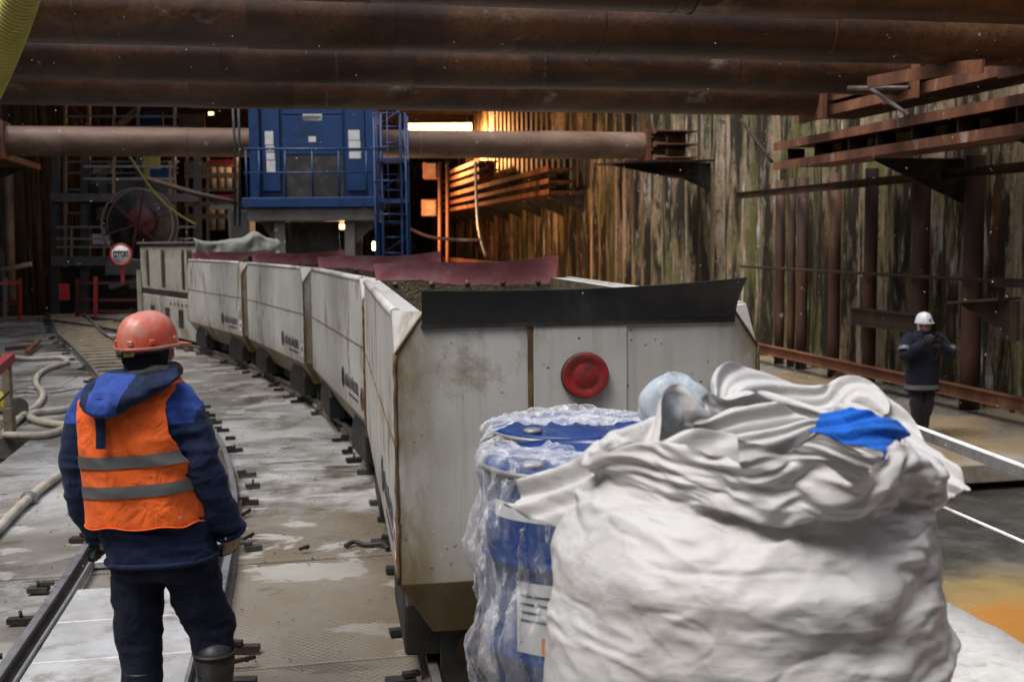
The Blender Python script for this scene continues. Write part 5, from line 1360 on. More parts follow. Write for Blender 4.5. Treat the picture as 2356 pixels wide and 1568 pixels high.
# surface offsets of the sack (rows x columns, steps of 1.5 mm) and of the film (steps of 2 mm)
BAG_SHAPE = (61, 96, 3)
BAG_STEPS = [
383,1,0,-3,-5,-6,-8,-8,-9,-8,-9,-10,-11,-27,-32,-34,-35,-37,-39,-41,-41,-42,-41,-41,-39,-37,-35,-34,-32,-27,-21,-17,-17,-8,-6,-5,-3,0,1,2,2,3,3,4,5,6,8,9,12,12,13,14,13,14,15,15,16,18,19,19,20,19,20,20,20,20,21,21,21,21,
20,20,20,20,19,20,19,19,18,16,15,15,14,13,14,13,12,12,9,8,6,5,4,3,3,2,-24,1,0,-3,7,2,3,4,6,0,0,-2,-3,-5,-4,3,2,1,-2,2,2,5,10,11,0,-2,-1,1,-1,5,-2,-6,5,0,1,2,3,0,0,1,2,0,0,2,2,3,-1,0,-1,-1,-3,-6,0,-3,-5,-4,1,-1,-1,-2,-1,
1,-1,0,1,1,-1,0,1,0,1,0,1,0,0,-1,-2,-4,-4,-6,-2,0,1,-3,-4,-1,0,-2,-5,-4,-4,1,3,3,2,0,11,-4,-5,5,-3,-2,-1,0,-2,2,-3,-1,2,9,3,-5,-5,-4,8,5,0,-2,-10,-12,3,2,7,1,3,-6,0,1,-2,0,-3,3,3,1,-1,-1,-5,-1,2,3,-1,-1,0,-3,2,-2,-1,3,0,
1,3,1,-1,1,0,2,2,0,1,0,-1,0,0,0,-2,0,0,1,-2,-1,-2,-3,0,2,4,6,-1,0,1,2,-1,-2,-4,-1,5,4,6,3,-3,-4,1,2,5,3,3,-1,-2,2,0,-2,-3,-3,2,1,-1,-2,-1,0,1,3,-5,0,-3,-3,1,3,-4,-2,-6,0,4,2,1,2,-1,3,6,-2,-7,-3,-2,-1,3,3,4,-4,1,0,0,2,-3,
2,-1,-2,2,3,2,3,1,-2,0,0,-2,-2,-1,0,1,1,2,0,1,0,-1,-1,0,-2,2,3,1,2,-2,1,2,0,-1,0,2,1,4,3,-2,-4,1,-4,2,4,-4,-4,7,-2,-1,-2,1,-1,-1,-2,-2,-1,-1,2,0,-1,6,1,2,-1,0,-7,2,1,-1,-1,0,2,0,0,-2,0,3,3,1,0,-5,-2,0,0,3,1,0,-3,-5,2,-1,
-1,1,0,0,1,2,5,-3,-1,0,0,-1,2,0,-1,1,2,1,0,-1,-1,0,-1,-1,-2,-1,1,1,2,0,-2,1,-2,1,-1,2,-1,2,3,3,-2,0,-2,2,4,-1,1,-1,-1,-1,1,8,1,-1,-2,-5,-5,-1,0,4,0,-2,-1,2,0,-1,6,-1,-1,-2,-1,2,-2,1,-2,-1,-2,-2,-2,-2,4,-1,5,5,0,1,2,4,-1,
-5,0,-3,-4,-2,0,1,-1,0,1,2,-1,1,-1,3,1,2,2,1,0,1,1,-1,0,0,0,1,-1,-2,1,1,1,2,-2,0,0,-3,1,-2,-1,-1,1,1,2,-2,-3,-1,6,2,1,0,2,1,2,-1,-1,1,0,-7,-1,-1,4,3,3,-1,-1,-2,1,0,-2,-3,3,0,-1,2,3,1,3,-4,0,-2,1,3,2,1,2,0,-3,-1,-2,-4,2,
3,-2,-3,1,2,-3,1,3,3,-4,-3,2,-1,0,-1,0,1,1,1,0,0,1,1,1,-1,1,0,1,0,-1,-1,1,0,0,-1,1,-1,1,0,0,2,1,0,1,1,-1,-3,-2,0,1,-1,-2,-2,-2,2,1,-1,-2,0,-1,-2,-1,-1,-4,1,-2,-2,4,4,0,0,-2,0,1,4,3,-3,-5,2,1,0,-1,0,1,0,1,-1,1,1,-1,4,-2,
-2,-3,-2,0,0,-2,2,3,2,2,0,4,1,0,-1,-1,4,-3,-2,0,1,1,0,2,-2,-1,0,0,2,-1,1,-1,-3,2,0,-1,0,-1,1,1,0,-2,-1,0,3,-1,0,-4,-2,-1,2,4,-1,0,1,-1,-3,0,-4,-2,0,-1,2,-1,-1,4,-5,8,4,1,0,-4,-4,0,-2,1,8,1,-3,-6,7,1,-2,-2,-1,-1,-1,0,0,2,
2,0,0,0,-6,-1,0,-1,5,-4,0,7,0,-4,0,1,1,-5,-1,5,3,-3,0,2,2,1,-1,-1,-1,-2,2,1,-1,0,-2,1,-1,-2,1,1,1,1,0,-1,-1,-1,0,3,0,-3,-3,-2,1,5,1,1,-5,-6,1,1,-1,-1,1,0,1,0,-1,1,-1,2,3,-4,1,-6,-2,-1,0,2,4,3,4,0,-6,-4,-1,-2,4,0,-1,1,2,
1,1,0,2,0,-1,0,1,0,3,1,-1,-1,-5,4,-2,-4,3,2,-2,1,1,2,0,-6,0,3,-4,4,1,-2,-1,0,1,1,1,-1,1,0,2,-2,0,0,-1,-2,1,0,1,1,-1,-1,-2,-1,2,2,0,2,-2,-1,2,1,4,-1,-4,1,4,1,1,1,1,-2,1,1,0,0,2,-3,9,0,-1,0,1,-3,-6,0,-4,-2,1,8,3,1,-10,8,1,
-1,-1,-2,-1,1,0,-1,1,0,0,1,-1,-1,0,0,-1,-1,4,1,-5,1,2,-3,2,4,0,2,-2,-5,-2,-2,-1,2,4,2,0,-1,-1,1,1,0,-1,-1,0,-1,2,0,-2,1,-1,1,-1,1,1,0,-1,1,0,0,1,1,-2,-6,0,7,2,-7,-5,0,0,1,1,0,-1,-1,0,0,5,7,-11,1,-1,1,3,6,3,-3,4,2,-3,-6,
-4,1,7,-5,0,0,3,3,-1,1,0,0,0,1,0,0,0,1,-1,-3,5,-1,-4,0,4,-1,0,0,-5,-4,-1,2,2,8,5,0,-1,-3,-6,-4,1,0,1,0,-1,1,0,3,0,1,0,0,0,-1,1,-1,0,-1,1,1,0,-1,-1,-2,-1,0,1,5,-2,-4,2,7,3,0,2,0,0,2,-1,0,-1,-5,-11,-5,8,-1,1,-1,-5,-8,0,2,
-3,-2,5,4,2,4,-6,5,0,0,-5,-1,2,-1,1,1,-1,0,1,0,0,0,1,1,-6,2,2,-3,-3,1,4,1,4,3,0,-1,-4,-6,-2,-2,1,4,6,2,0,-1,0,-1,1,-1,0,-3,-1,1,0,1,0,-1,0,0,0,0,1,-1,0,-1,0,0,0,1,1,1,3,1,-2,-8,-4,0,0,1,1,1,-2,-2,3,8,4,0,-7,-1,0,0,3,5,
-1,-1,1,3,-1,-1,1,-6,4,-5,0,5,3,-1,0,0,-1,1,1,0,-1,1,1,-1,-2,-1,4,-5,0,5,3,-2,-3,1,-3,-3,1,2,7,4,-1,-1,-3,-2,-5,-2,-2,2,-1,2,0,0,2,3,1,0,1,-1,0,-1,-1,0,1,1,-2,-2,0,2,2,1,-4,-3,-1,-1,0,2,2,6,0,-6,-5,-2,-2,0,3,-2,-3,0,3,3,
-1,4,-3,-3,0,1,6,-1,-2,0,0,-1,-1,2,-1,1,3,-4,1,0,1,-1,1,-1,0,0,1,0,0,0,1,0,-4,5,-1,-5,-4,3,3,1,3,4,-1,-4,-5,0,2,7,0,-2,2,2,-1,0,-1,-1,-1,-3,-1,0,1,1,1,-1,-1,0,0,0,0,0,0,2,-2,-1,-3,1,6,1,1,1,-1,-5,-6,-2,5,6,3,0,-3,-8,-1,
6,0,-6,-6,0,-8,-3,6,5,0,1,-5,0,3,1,0,-1,2,3,-1,-2,-2,1,1,1,-1,0,0,0,1,-1,0,1,0,0,-2,2,-4,-3,1,7,3,-2,-5,1,3,-2,-2,2,4,1,-2,-4,0,2,1,-1,-1,0,-2,0,1,3,-1,-1,2,1,-1,-1,0,0,0,-1,0,-1,1,-1,2,1,0,-5,-3,2,0,1,2,-1,3,1,-7,-2,-1,
1,3,3,-1,-6,0,3,5,-3,6,-4,-2,-1,1,2,1,0,-3,0,-1,3,-1,1,-3,4,-1,0,-1,2,-2,1,1,1,-2,1,0,0,0,-2,1,-2,7,-2,-4,-6,-2,3,5,-4,-4,1,8,2,-3,-1,3,-2,1,1,-1,0,1,-1,2,1,0,-2,0,-1,-1,-1,1,0,-1,0,1,1,-1,0,0,0,0,-1,0,3,0,-2,-3,-2,0,3,
0,2,5,1,-1,-5,-6,2,-3,3,6,0,-3,4,-3,6,-3,0,-5,-5,1,4,5,0,1,-4,1,-3,7,-5,4,0,0,-3,3,1,1,1,1,0,1,-2,-2,1,-1,1,-4,0,5,3,-1,-6,-2,7,3,-4,-7,1,5,0,-1,1,1,-1,-1,1,0,0,-1,-1,1,2,-2,1,1,1,-1,0,0,-2,0,-1,0,0,0,1,-2,-1,0,1,2,1,3,
1,-3,-3,-1,-4,-2,1,1,-3,1,1,3,3,-7,0,2,-2,-8,4,2,-1,7,2,0,-3,-3,0,-1,0,2,0,-5,5,-3,2,-2,3,0,0,2,-1,2,-1,0,4,0,-1,0,-6,-2,0,-3,-1,6,6,-4,-5,1,8,4,-5,-4,2,0,0,0,-1,1,-1,1,0,2,0,-4,1,3,-1,-3,0,2,0,-1,0,-1,1,1,-2,0,-2,0,0,0,
0,-2,0,-1,0,3,4,-2,3,2,-3,-7,3,8,0,-1,-6,3,0,-6,-3,-3,-5,2,4,-3,-3,-1,5,3,1,3,2,-4,0,0,0,0,2,-2,-3,0,1,3,0,-2,4,-1,-5,-1,1,-1,9,3,1,-2,-3,-2,0,5,2,-7,-5,2,1,0,-2,0,3,1,1,0,-1,0,1,-1,0,2,-3,0,3,1,-2,-3,1,1,1,-1,-2,0,0,0,
-1,0,1,0,0,3,1,0,-2,-3,1,3,-6,-4,2,8,2,-10,-4,3,5,-5,-1,4,1,-1,4,1,-8,4,5,-3,-2,-1,1,-4,0,4,0,2,-3,1,-3,5,-1,-1,4,-2,1,1,-3,5,1,-1,2,0,-8,-3,1,7,4,-4,0,-1,1,5,-6,-2,3,1,2,-1,-4,0,0,0,1,1,0,0,-1,0,3,-1,-2,1,1,-1,-2,-1,0,
1,-1,0,-1,-1,2,0,-1,0,-1,-3,-1,1,4,0,-3,3,5,-2,-7,-3,2,9,5,-5,-7,-1,-3,2,4,-2,-4,1,0,-3,6,4,-3,0,-1,5,2,-5,0,-1,1,1,-2,0,2,0,0,2,0,1,0,-6,4,4,-7,-1,8,3,-4,0,2,0,-6,1,-4,6,8,-5,-1,-1,-5,1,4,-1,0,0,1,0,0,1,0,-1,-2,1,2,-1,
-1,0,0,-1,1,-1,0,-1,3,0,-2,-1,-1,-1,0,2,2,2,-4,-2,-1,-4,1,7,7,-1,-3,-11,-1,1,3,2,5,-1,-5,-4,-1,-1,8,-3,-8,4,5,-1,0,-4,1,3,1,-3,4,1,-2,-3,1,3,-1,1,2,-4,5,2,-6,1,7,1,-7,3,2,-8,-2,6,-2,-4,1,-3,4,3,2,1,2,-1,-3,1,1,0,0,0,2,
-1,-2,2,1,-1,-1,0,0,0,1,1,-3,0,0,-1,-2,0,0,0,-1,1,1,2,-4,-1,1,2,0,0,-4,-4,2,0,1,0,-3,4,1,1,-6,-2,5,3,0,-2,-1,6,4,-6,-4,0,-2,1,-5,1,3,8,-6,0,3,-3,-2,0,0,4,0,4,-3,2,2,-5,-3,4,-1,0,4,3,-2,-4,5,-3,4,-4,-4,4,-1,0,1,2,-1,-2,0,
1,0,0,0,-2,1,-1,1,1,1,-1,-1,-1,0,-1,0,-1,3,1,0,-2,0,-2,-1,-1,-2,1,3,0,0,0,1,-1,1,-3,-5,1,-1,9,0,-4,1,2,-1,-5,-3,4,3,-4,-2,-2,-1,2,-1,-1,-1,0,6,0,-4,-5,6,-2,-1,6,-6,2,1,-3,4,4,-1,-1,4,-1,-5,2,-1,-7,-3,2,8,5,3,0,-5,4,-1,
-3,-1,-1,-1,-3,2,3,-1,1,0,1,-2,2,1,2,-1,-2,0,0,0,-1,0,2,1,-3,-4,-1,1,2,-1,-1,-1,-2,2,-1,1,-1,1,1,-1,3,-2,4,0,-6,-3,-2,3,3,0,0,4,2,-2,-5,5,6,-4,-1,-2,0,-2,-5,1,2,-2,2,3,7,-4,2,-3,-4,3,-1,6,-3,0,0,5,2,-3,2,-1,-10,10,3,-3,
-8,-9,2,6,11,-1,-8,-3,4,2,1,0,3,-1,-3,0,-1,3,0,2,2,-2,-2,-1,2,-1,0,1,-1,-3,0,1,2,-2,1,-1,-2,0,0,-2,2,0,-1,-2,0,-1,-1,2,4,1,-3,4,5,2,-6,-8,-1,3,0,2,1,0,-3,-4,4,7,-2,-2,-2,4,5,-5,-5,2,-3,2,-4,3,-3,7,-4,0,3,2,1,-3,2,3,2,-1,
-4,5,-2,-8,-2,3,6,-4,-7,-3,3,8,5,-3,-6,3,1,1,-2,2,1,-3,2,1,0,0,-1,3,-1,1,2,0,0,-3,0,1,-1,-2,0,1,1,0,0,-2,-2,5,0,-2,-1,0,-2,0,-1,-2,-5,7,1,-8,2,5,8,3,-7,-6,1,-2,0,1,-4,1,-3,5,5,-5,0,-6,1,8,0,-3,6,-7,2,0,-1,-2,1,0,-1,3,0,
3,0,0,2,0,3,-2,-2,6,-1,-3,-1,5,-2,-9,-7,-1,7,9,-3,-6,3,-3,1,-1,5,4,1,0,1,1,-1,-2,1,-1,-2,0,-1,1,1,-2,-2,0,2,3,-2,-1,-1,0,1,-3,-1,2,0,-1,0,-1,2,3,0,0,-3,2,3,-3,-6,3,9,-9,-8,-2,4,3,2,0,4,1,-3,-2,-6,-3,-3,-2,6,5,-1,5,-3,1,
-5,-1,3,1,1,-1,3,-1,3,-1,3,0,-1,-2,5,-4,4,2,1,-1,-3,4,-2,-5,-1,0,5,-4,-7,7,4,-2,-1,4,-2,0,-1,0,2,0,-1,1,1,0,-2,-2,-2,1,0,-2,-2,2,1,0,0,-1,-1,0,1,-1,0,-1,1,0,1,4,2,-2,5,-3,-11,-3,10,4,-6,-4,-7,0,4,0,5,2,-10,-2,-3,4,7,7,
-6,-4,-1,-4,-2,4,7,-10,5,0,-1,-3,2,3,2,1,2,-1,1,0,-3,8,0,-3,-8,5,6,0,0,0,0,-1,-5,0,-1,4,1,-1,-4,4,0,-2,3,0,-2,-5,-2,4,3,1,0,-2,1,-1,0,-1,-2,2,-1,-2,-2,0,2,-1,0,0,-1,1,0,1,0,0,-3,-3,2,-4,4,4,4,-2,-6,1,1,8,2,-8,-7,5,-3,2,
-2,-4,6,2,-7,-1,4,4,-2,2,1,-4,-3,4,-1,0,-6,1,6,1,0,1,2,2,-2,1,-1,5,1,-6,3,-5,0,6,5,-5,2,2,-4,-3,0,1,2,-3,0,-3,0,4,1,1,2,-1,-2,0,0,1,-3,-2,1,1,0,0,-1,2,0,-2,1,-1,-3,-3,2,1,0,1,1,0,-2,-1,2,-1,-6,0,2,7,-1,5,-2,-6,1,2,5,3,
-3,-2,1,-2,9,-6,-7,-2,2,0,8,-2,-1,-3,1,-2,0,1,0,-3,2,-2,10,-4,0,3,0,2,-1,-2,6,-4,3,3,0,1,-4,-3,4,3,-9,-4,3,2,0,1,0,0,-1,3,1,2,0,0,0,0,-1,-1,1,-2,0,-1,0,-1,1,1,0,-3,-1,0,-1,0,0,3,-2,-2,0,0,0,1,0,-1,-3,-3,8,7,-1,1,-4,-7,1,
3,0,0,-4,1,6,-4,1,4,6,3,-4,-5,4,-1,-4,-1,-3,0,-4,2,0,-3,0,-3,5,3,0,3,0,1,2,-1,-1,1,-2,7,-7,0,4,4,-5,-1,-1,6,4,-2,-6,-4,1,-1,0,0,2,1,2,-1,-1,-1,-1,2,2,1,-1,1,-1,-2,-4,2,1,-2,2,-2,0,0,1,-1,-5,0,-4,2,3,2,2,0,-1,0,1,-4,-4,1,
0,-1,6,6,2,-5,1,1,2,-1,-2,1,8,-6,-3,4,6,-3,-7,-1,-5,6,3,-7,-4,1,5,1,-3,4,-4,8,1,-4,4,2,0,1,-1,0,-3,-1,6,-8,-1,2,3,-2,0,-5,9,4,-6,-1,-1,0,0,1,0,0,2,2,2,-1,-3,-3,0,1,2,0,1,1,-3,-3,-1,2,0,1,0,-1,-2,-1,3,-5,1,2,2,0,2,-2,0,0,
-2,6,-1,0,-3,-4,2,-1,3,4,-3,2,3,3,1,1,13,-1,-7,-6,-2,-1,-6,4,4,-6,4,6,-4,-7,8,-1,0,-2,-2,6,-1,4,0,-2,4,0,-1,-5,9,-11,0,3,-2,-5,2,7,-4,-4,4,5,3,-5,0,0,0,0,3,1,0,0,2,0,-1,1,2,1,1,-2,-2,-3,2,1,-3,-2,0,-1,-1,0,1,0,0,4,1,-4,
-1,2,0,0,0,-2,3,5,-1,-9,0,3,1,1,-10,6,6,-1,3,3,1,1,13,-3,-3,-3,-6,3,3,-5,-5,-2,-1,6,4,3,-11,1,5,-3,-2,4,-1,3,1,0,2,-3,0,7,-7,-2,-3,4,-3,4,5,-9,-4,5,-5,4,11,-1,-5,1,0,3,0,1,-2,0,-3,1,5,2,-6,-4,4,0,-4,5,2,-3,1,-2,-1,1,1,1,
0,-1,-8,1,-1,5,2,0,-1,1,-1,1,-2,-5,4,8,-3,-4,3,6,-7,-8,7,4,-5,0,9,2,12,-4,-2,-4,0,-1,2,-6,2,6,-6,-7,4,4,-5,-1,1,-3,5,4,-1,1,0,-2,-3,4,0,0,4,-4,0,-3,-2,-2,-3,2,4,-2,-4,-2,2,9,4,-3,3,-2,-4,5,3,-3,3,1,-3,1,3,0,-2,2,-2,-3,1,
1,-2,1,0,0,2,2,-3,-5,-3,-2,6,-1,2,4,-3,-2,0,0,4,3,-1,-4,-3,4,5,0,2,-9,-8,6,9,1,-6,3,2,5,-2,2,-5,-1,0,0,3,-3,4,-2,-2,-1,-1,-3,0,3,3,-2,-3,4,-7,7,-6,6,-3,-9,11,5,-7,-2,3,-2,-4,2,1,3,2,-4,-4,2,2,5,-2,-3,3,-1,4,2,-3,0,3,2,4,
1,-7,-1,4,-3,-7,1,4,-2,0,3,1,-2,-1,-3,4,-6,1,5,1,-2,3,-2,-3,0,-3,-2,1,-2,6,0,-2,3,7,3,-3,1,1,4,-5,-9,-9,6,5,2,1,-6,-4,7,-2,1,1,1,-5,1,-2,12,-5,-4,-8,2,4,-6,7,4,-1,3,-8,-5,3,5,-1,-1,-2,0,0,0,0,-2,-3,1,3,-2,3,1,-2,2,3,0,
-2,3,6,2,0,0,-4,-6,-1,0,2,0,1,-5,0,5,0,-1,0,-1,-1,2,4,1,-5,4,3,0,-3,0,-1,-6,-7,2,0,4,3,1,-3,-5,2,7,6,-1,4,-2,-3,-5,-8,-3,0,1,8,5,0,-3,0,-6,-5,6,2,1,-2,-1,-2,5,-2,0,-2,1,4,0,3,-2,0,-1,-10,7,-3,2,-1,2,-1,-1,-3,4,5,-2,-6,2,
0,-1,2,2,3,2,3,1,-5,-1,3,1,-5,-1,6,-1,-5,2,3,-1,-4,2,4,0,-3,-3,-3,5,1,6,-3,-3,2,1,-1,1,3,4,-3,-5,-2,2,-1,-2,0,0,7,1,-3,1,2,-5,0,-4,7,2,-4,-5,-6,1,2,2,-2,-1,0,0,8,-8,-2,4,4,-5,2,-5,1,-2,5,0,2,-4,3,-4,-4,1,6,-4,3,-2,-2,-1,
0,-2,0,0,2,1,1,-4,1,3,4,4,-2,2,0,-5,1,3,7,-3,-5,1,1,-2,-1,7,0,-6,1,2,-1,0,-2,-3,3,4,4,-2,-1,0,1,-3,3,5,2,0,-4,-8,0,1,1,5,-2,-5,6,-2,-2,1,-2,2,7,2,-4,-10,-4,3,5,0,2,2,0,-1,-1,3,-10,7,1,-8,3,3,-2,0,-1,1,0,1,0,-3,-3,-4,4,0,
-3,-2,2,2,9,-3,-7,5,4,-6,0,3,-1,0,3,1,5,-2,-4,1,0,0,5,3,-7,-5,4,3,0,0,-4,1,1,-1,0,1,3,-4,-4,2,8,2,-3,-3,3,3,0,2,3,-5,-6,2,-2,1,2,-4,-3,6,5,-1,-14,4,7,-2,7,-7,-3,-3,-2,-3,5,4,3,5,0,-5,1,0,1,-6,3,-6,4,4,-4,-1,-1,2,2,-6,-1,
1,0,-4,3,2,-1,-1,0,1,2,7,-5,-7,1,3,-2,2,5,0,-1,5,2,-6,6,1,-6,-3,-4,5,3,-4,-3,2,-1,-2,6,3,-4,-1,3,0,1,5,-5,0,3,3,1,-1,-1,1,-2,-3,-8,-2,10,2,-2,1,-2,-5,6,4,-6,2,1,3,2,-1,-5,-3,8,6,-1,-2,-2,-2,1,1,4,-1,-7,-6,9,1,-4,-1,-1,3,
0,-2,1,1,0,0,-6,3,-4,11,-7,4,9,-3,-3,1,-1,-2,2,-5,-8,2,2,2,2,8,1,-2,1,2,-5,0,2,-1,2,1,-2,-1,-4,-3,3,-2,0,1,1,2,2,-2,1,3,3,-1,0,1,1,1,-2,2,-1,-5,4,-5,0,1,1,-3,-4,0,-3,5,2,-2,4,-6,-1,5,0,1,-3,6,3,-1,-5,-2,-6,-2,3,4,-6,8,
-2,-4,1,-4,6,3,-2,-4,0,3,0,2,-5,1,1,0,5,4,-9,4,5,-8,-8,-3,3,2,2,-1,1,1,1,4,5,-3,-7,4,5,1,-2,1,-1,-1,2,1,-1,-3,-2,3,-1,-1,3,0,0,2,-1,-1,5,2,0,1,-1,-2,-4,1,5,2,-2,1,-4,-2,0,0,5,2,-3,-4,-1,0,0,-3,-6,0,2,-4,0,-2,1,6,1,-3,3,
-2,-10,-2,7,3,3,-3,-9,4,-4,10,-3,-1,5,-4,1,-4,1,-3,4,-6,0,7,10,0,-4,1,-9,-4,0,6,7,1,-3,-7,3,2,1,5,-2,-6,-4,4,5,-1,4,1,-3,-1,0,-1,-3,-1,3,0,2,2,-4,-2,-1,-1,1,3,5,2,0,0,-2,-4,-3,0,0,6,-1,0,0,-2,-5,2,6,-2,-1,-1,4,-1,-2,-1,
0,-1,-3,0,-3,-1,5,3,-4,-3,6,5,2,-8,0,-1,-6,3,6,-10,12,-2,-5,5,-1,-1,-1,2,7,-9,-7,4,0,4,7,2,-1,3,-1,1,1,-7,-4,2,-2,0,3,2,5,1,-6,-9,2,6,-4,0,6,-1,1,0,1,-2,-1,3,-2,0,-1,-4,1,2,1,0,1,0,2,4,3,-2,-2,-8,2,-1,2,0,1,2,-2,-3,0,2,
1,2,1,1,-3,-2,1,-3,3,1,-2,-5,-5,4,5,3,1,-8,3,-4,9,-4,-5,1,11,-9,2,4,-1,0,-3,-3,1,5,-4,3,-1,3,3,-1,-6,-1,9,4,1,-3,-4,4,1,-2,-1,-3,-1,0,1,0,-2,-2,-1,2,5,2,0,-1,-4,1,-1,5,0,-2,-1,-2,0,1,-2,-1,4,2,0,-1,-1,-2,2,0,1,0,-6,2,2,
1,0,2,2,0,-1,-2,-2,-7,-5,9,4,-2,-3,1,-3,-5,6,6,0,-1,0,2,-4,0,-2,6,-3,-3,-2,3,-4,6,-5,5,0,2,-2,-2,6,-3,1,1,7,-7,3,4,1,-1,0,-1,4,-2,-4,2,-1,0,3,-2,-5,-4,-4,1,11,4,0,-5,-5,-3,0,5,0,-3,3,1,-1,-1,-1,-1,-1,4,2,0,2,1,0,-2,-5,
-5,-3,2,-4,3,9,4,-3,0,2,-2,2,-5,0,3,0,2,-4,-12,4,2,-7,-3,5,0,3,1,4,0,-1,0,3,2,-7,-5,-3,2,5,-7,-2,6,0,2,0,-8,7,-4,2,8,-3,-5,10,3,-1,-3,6,2,-2,-1,1,-1,-1,-2,-3,3,5,2,-3,-2,-1,-1,2,0,-7,-1,5,-1,-3,-4,3,1,-2,0,3,0,-1,2,1,-4,
-1,3,4,2,2,3,-2,-4,-8,-3,7,6,0,-4,2,-2,-3,4,1,4,0,-1,-6,-9,-2,-5,-1,4,-5,0,2,1,1,2,1,0,0,1,-2,2,1,-2,2,-7,-5,3,2,3,-7,2,3,-2,-1,4,-9,5,6,2,1,5,4,-2,-3,3,-1,-6,5,1,2,-4,0,-3,-1,5,2,-4,-7,-5,-3,7,8,-1,-2,-1,-3,4,5,1,-3,-2,
-2,2,1,-3,0,2,-1,-2,0,3,1,-4,-4,0,7,-3,-4,6,6,-2,-2,0,0,-2,-8,7,9,-6,-10,-3,-4,1,-2,1,-7,12,-10,1,3,2,3,-3,0,0,4,-2,-5,-6,-2,5,-3,10,1,-4,-1,-3,5,2,-1,-4,-3,-1,2,11,5,-2,1,-1,-1,1,-3,2,0,-5,3,3,0,-2,-5,2,4,-3,2,-3,1,2,
-2,3,-3,-2,-1,-3,0,5,3,-5,1,1,0,-1,-3,2,5,2,0,-1,-1,-6,4,1,-4,3,-5,-5,3,6,0,-3,4,-1,2,1,-3,-10,-3,-4,1,3,-1,1,-10,7,-3,4,0,3,4,-2,-3,0,-5,-8,0,12,0,-3,-2,-2,10,-10,3,-2,-3,10,-2,1,4,-1,-2,8,-1,-6,5,4,0,-1,2,-1,-4,-2,-6,
4,1,4,0,-4,1,4,-1,3,-3,-4,3,-3,-3,0,0,1,-5,0,5,3,-2,1,4,0,-3,-2,0,-2,4,4,1,-1,-10,3,5,-1,0,-4,-7,-1,2,5,0,-1,5,-9,-4,-2,-2,1,6,-3,-1,0,-3,0,1,0,1,-2,0,6,-1,-3,3,5,-3,-7,5,-6,-2,4,1,1,-5,2,-1,5,1,-3,2,0,9,-1,-8,9,0,0,-1,
1,2,-4,-8,5,1,0,2,1,4,-6,-6,-3,-4,6,6,2,-3,0,-1,-3,-1,-2,3,-1,-4,4,5,1,-2,3,2,-4,-1,2,-1,-3,-1,6,1,1,1,3,-3,-7,1,4,1,-4,-4,0,-3,-5,-3,0,-3,5,0,2,-2,3,-9,0,3,4,1,0,-3,-2,5,0,-8,-2,6,3,4,-6,-6,12,-6,1,0,2,-1,-5,17,-9,4,-1,
8,-9,2,3,-2,5,2,-4,-1,0,-6,0,5,-2,-2,3,3,2,-4,-6,1,0,-2,4,1,-7,0,3,-1,-2,-3,3,5,2,-1,0,-2,-5,2,-5,1,12,3,-1,-9,1,8,-4,-7,2,-1,2,-5,-2,3,-1,0,0,-4,4,-3,6,1,-7,-2,4,-1,-1,-5,-1,4,-1,1,-2,-2,1,3,0,4,2,0,3,-10,-4,0,5,-1,-5,
3,-5,6,1,-3,7,-1,1,7,-8,5,-4,11,-1,-1,-2,0,0,0,0,1,-2,-1,1,1,0,-5,1,2,-5,-1,-2,3,6,-1,-4,5,3,-2,-6,-6,1,5,1,0,-6,-1,8,0,3,3,3,-10,-8,3,2,5,-2,4,-3,-6,-1,-1,4,-8,-1,4,-4,-1,5,10,0,1,-7,-2,-4,-8,-4,5,4,0,2,-3,-3,3,7,0,-1,
0,2,-4,-7,8,-5,0,-5,3,2,-8,8,1,2,0,1,1,6,2,0,1,-1,-4,1,-3,-1,3,4,2,-4,-1,2,2,1,-4,-6,0,3,-1,-2,-5,-1,3,5,0,-2,1,0,0,-1,2,1,0,2,0,2,0,0,1,2,-1,-6,-5,-2,0,-4,4,8,5,-8,-8,-2,1,-4,0,4,-2,-2,7,7,-1,0,-1,-6,-8,-1,5,2,0,-1,6,6,
-9,-3,11,1,-5,-3,-4,-2,-4,3,0,0,-5,14,-9,-2,-1,12,-6,-5,4,8,7,-1,2,-3,-2,-4,-2,-4,-2,3,2,5,3,1,-3,-1,3,-1,-6,0,3,0,2,-5,-6,0,0,4,2,5,7,-2,-5,1,0,1,0,-3,3,1,1,-3,-3,-1,-5,-3,-1,0,-3,0,4,0,1,-1,3,-6,-2,-2,-1,1,-1,2,1,3,-1,
0,-8,-6,6,4,0,1,-1,0,-4,1,3,4,3,0,-11,1,0,6,-6,-2,3,-4,11,-9,-6,15,2,-2,-4,3,10,2,-2,-4,-2,1,2,0,-2,-3,-1,1,2,5,1,-1,-2,3,0,-3,0,4,2,-2,-3,-8,-5,3,4,0,2,7,0,-5,-1,1,-1,-1,5,-1,-6,2,0,-5,-3,-3,-3,2,1,-3,1,7,-3,-2,1,2,-6,
-3,0,0,-1,4,0,3,1,1,-10,-1,2,2,3,-3,-3,0,6,5,-9,0,4,5,-1,-7,4,-1,7,-3,-1,-10,17,-13,-9,11,2,6,-3,11,-1,2,-5,1,0,0,-2,5,0,-2,-2,2,0,1,1,-2,0,0,1,0,-2,-4,-2,6,4,0,-1,-7,-3,3,-2,0,6,-1,-3,-1,0,5,5,0,-8,-9,1,1,-2,3,-2,-6,-2,
2,3,1,0,-5,-5,5,3,-1,-3,3,-4,0,2,1,-2,1,-5,-8,3,2,1,9,-9,2,9,-10,12,-7,10,-2,-4,-4,-2,7,1,-2,0,-6,6,5,-24,8,12,-1,13,-2,-6,2,-5,7,-2,-6,5,-1,1,-13,2,8,-7,-4,7,3,-5,2,-1,7,-11,4,-9,0,5,10,3,1,-6,-10,7,1,-1,-1,1,-9,2,11,5,
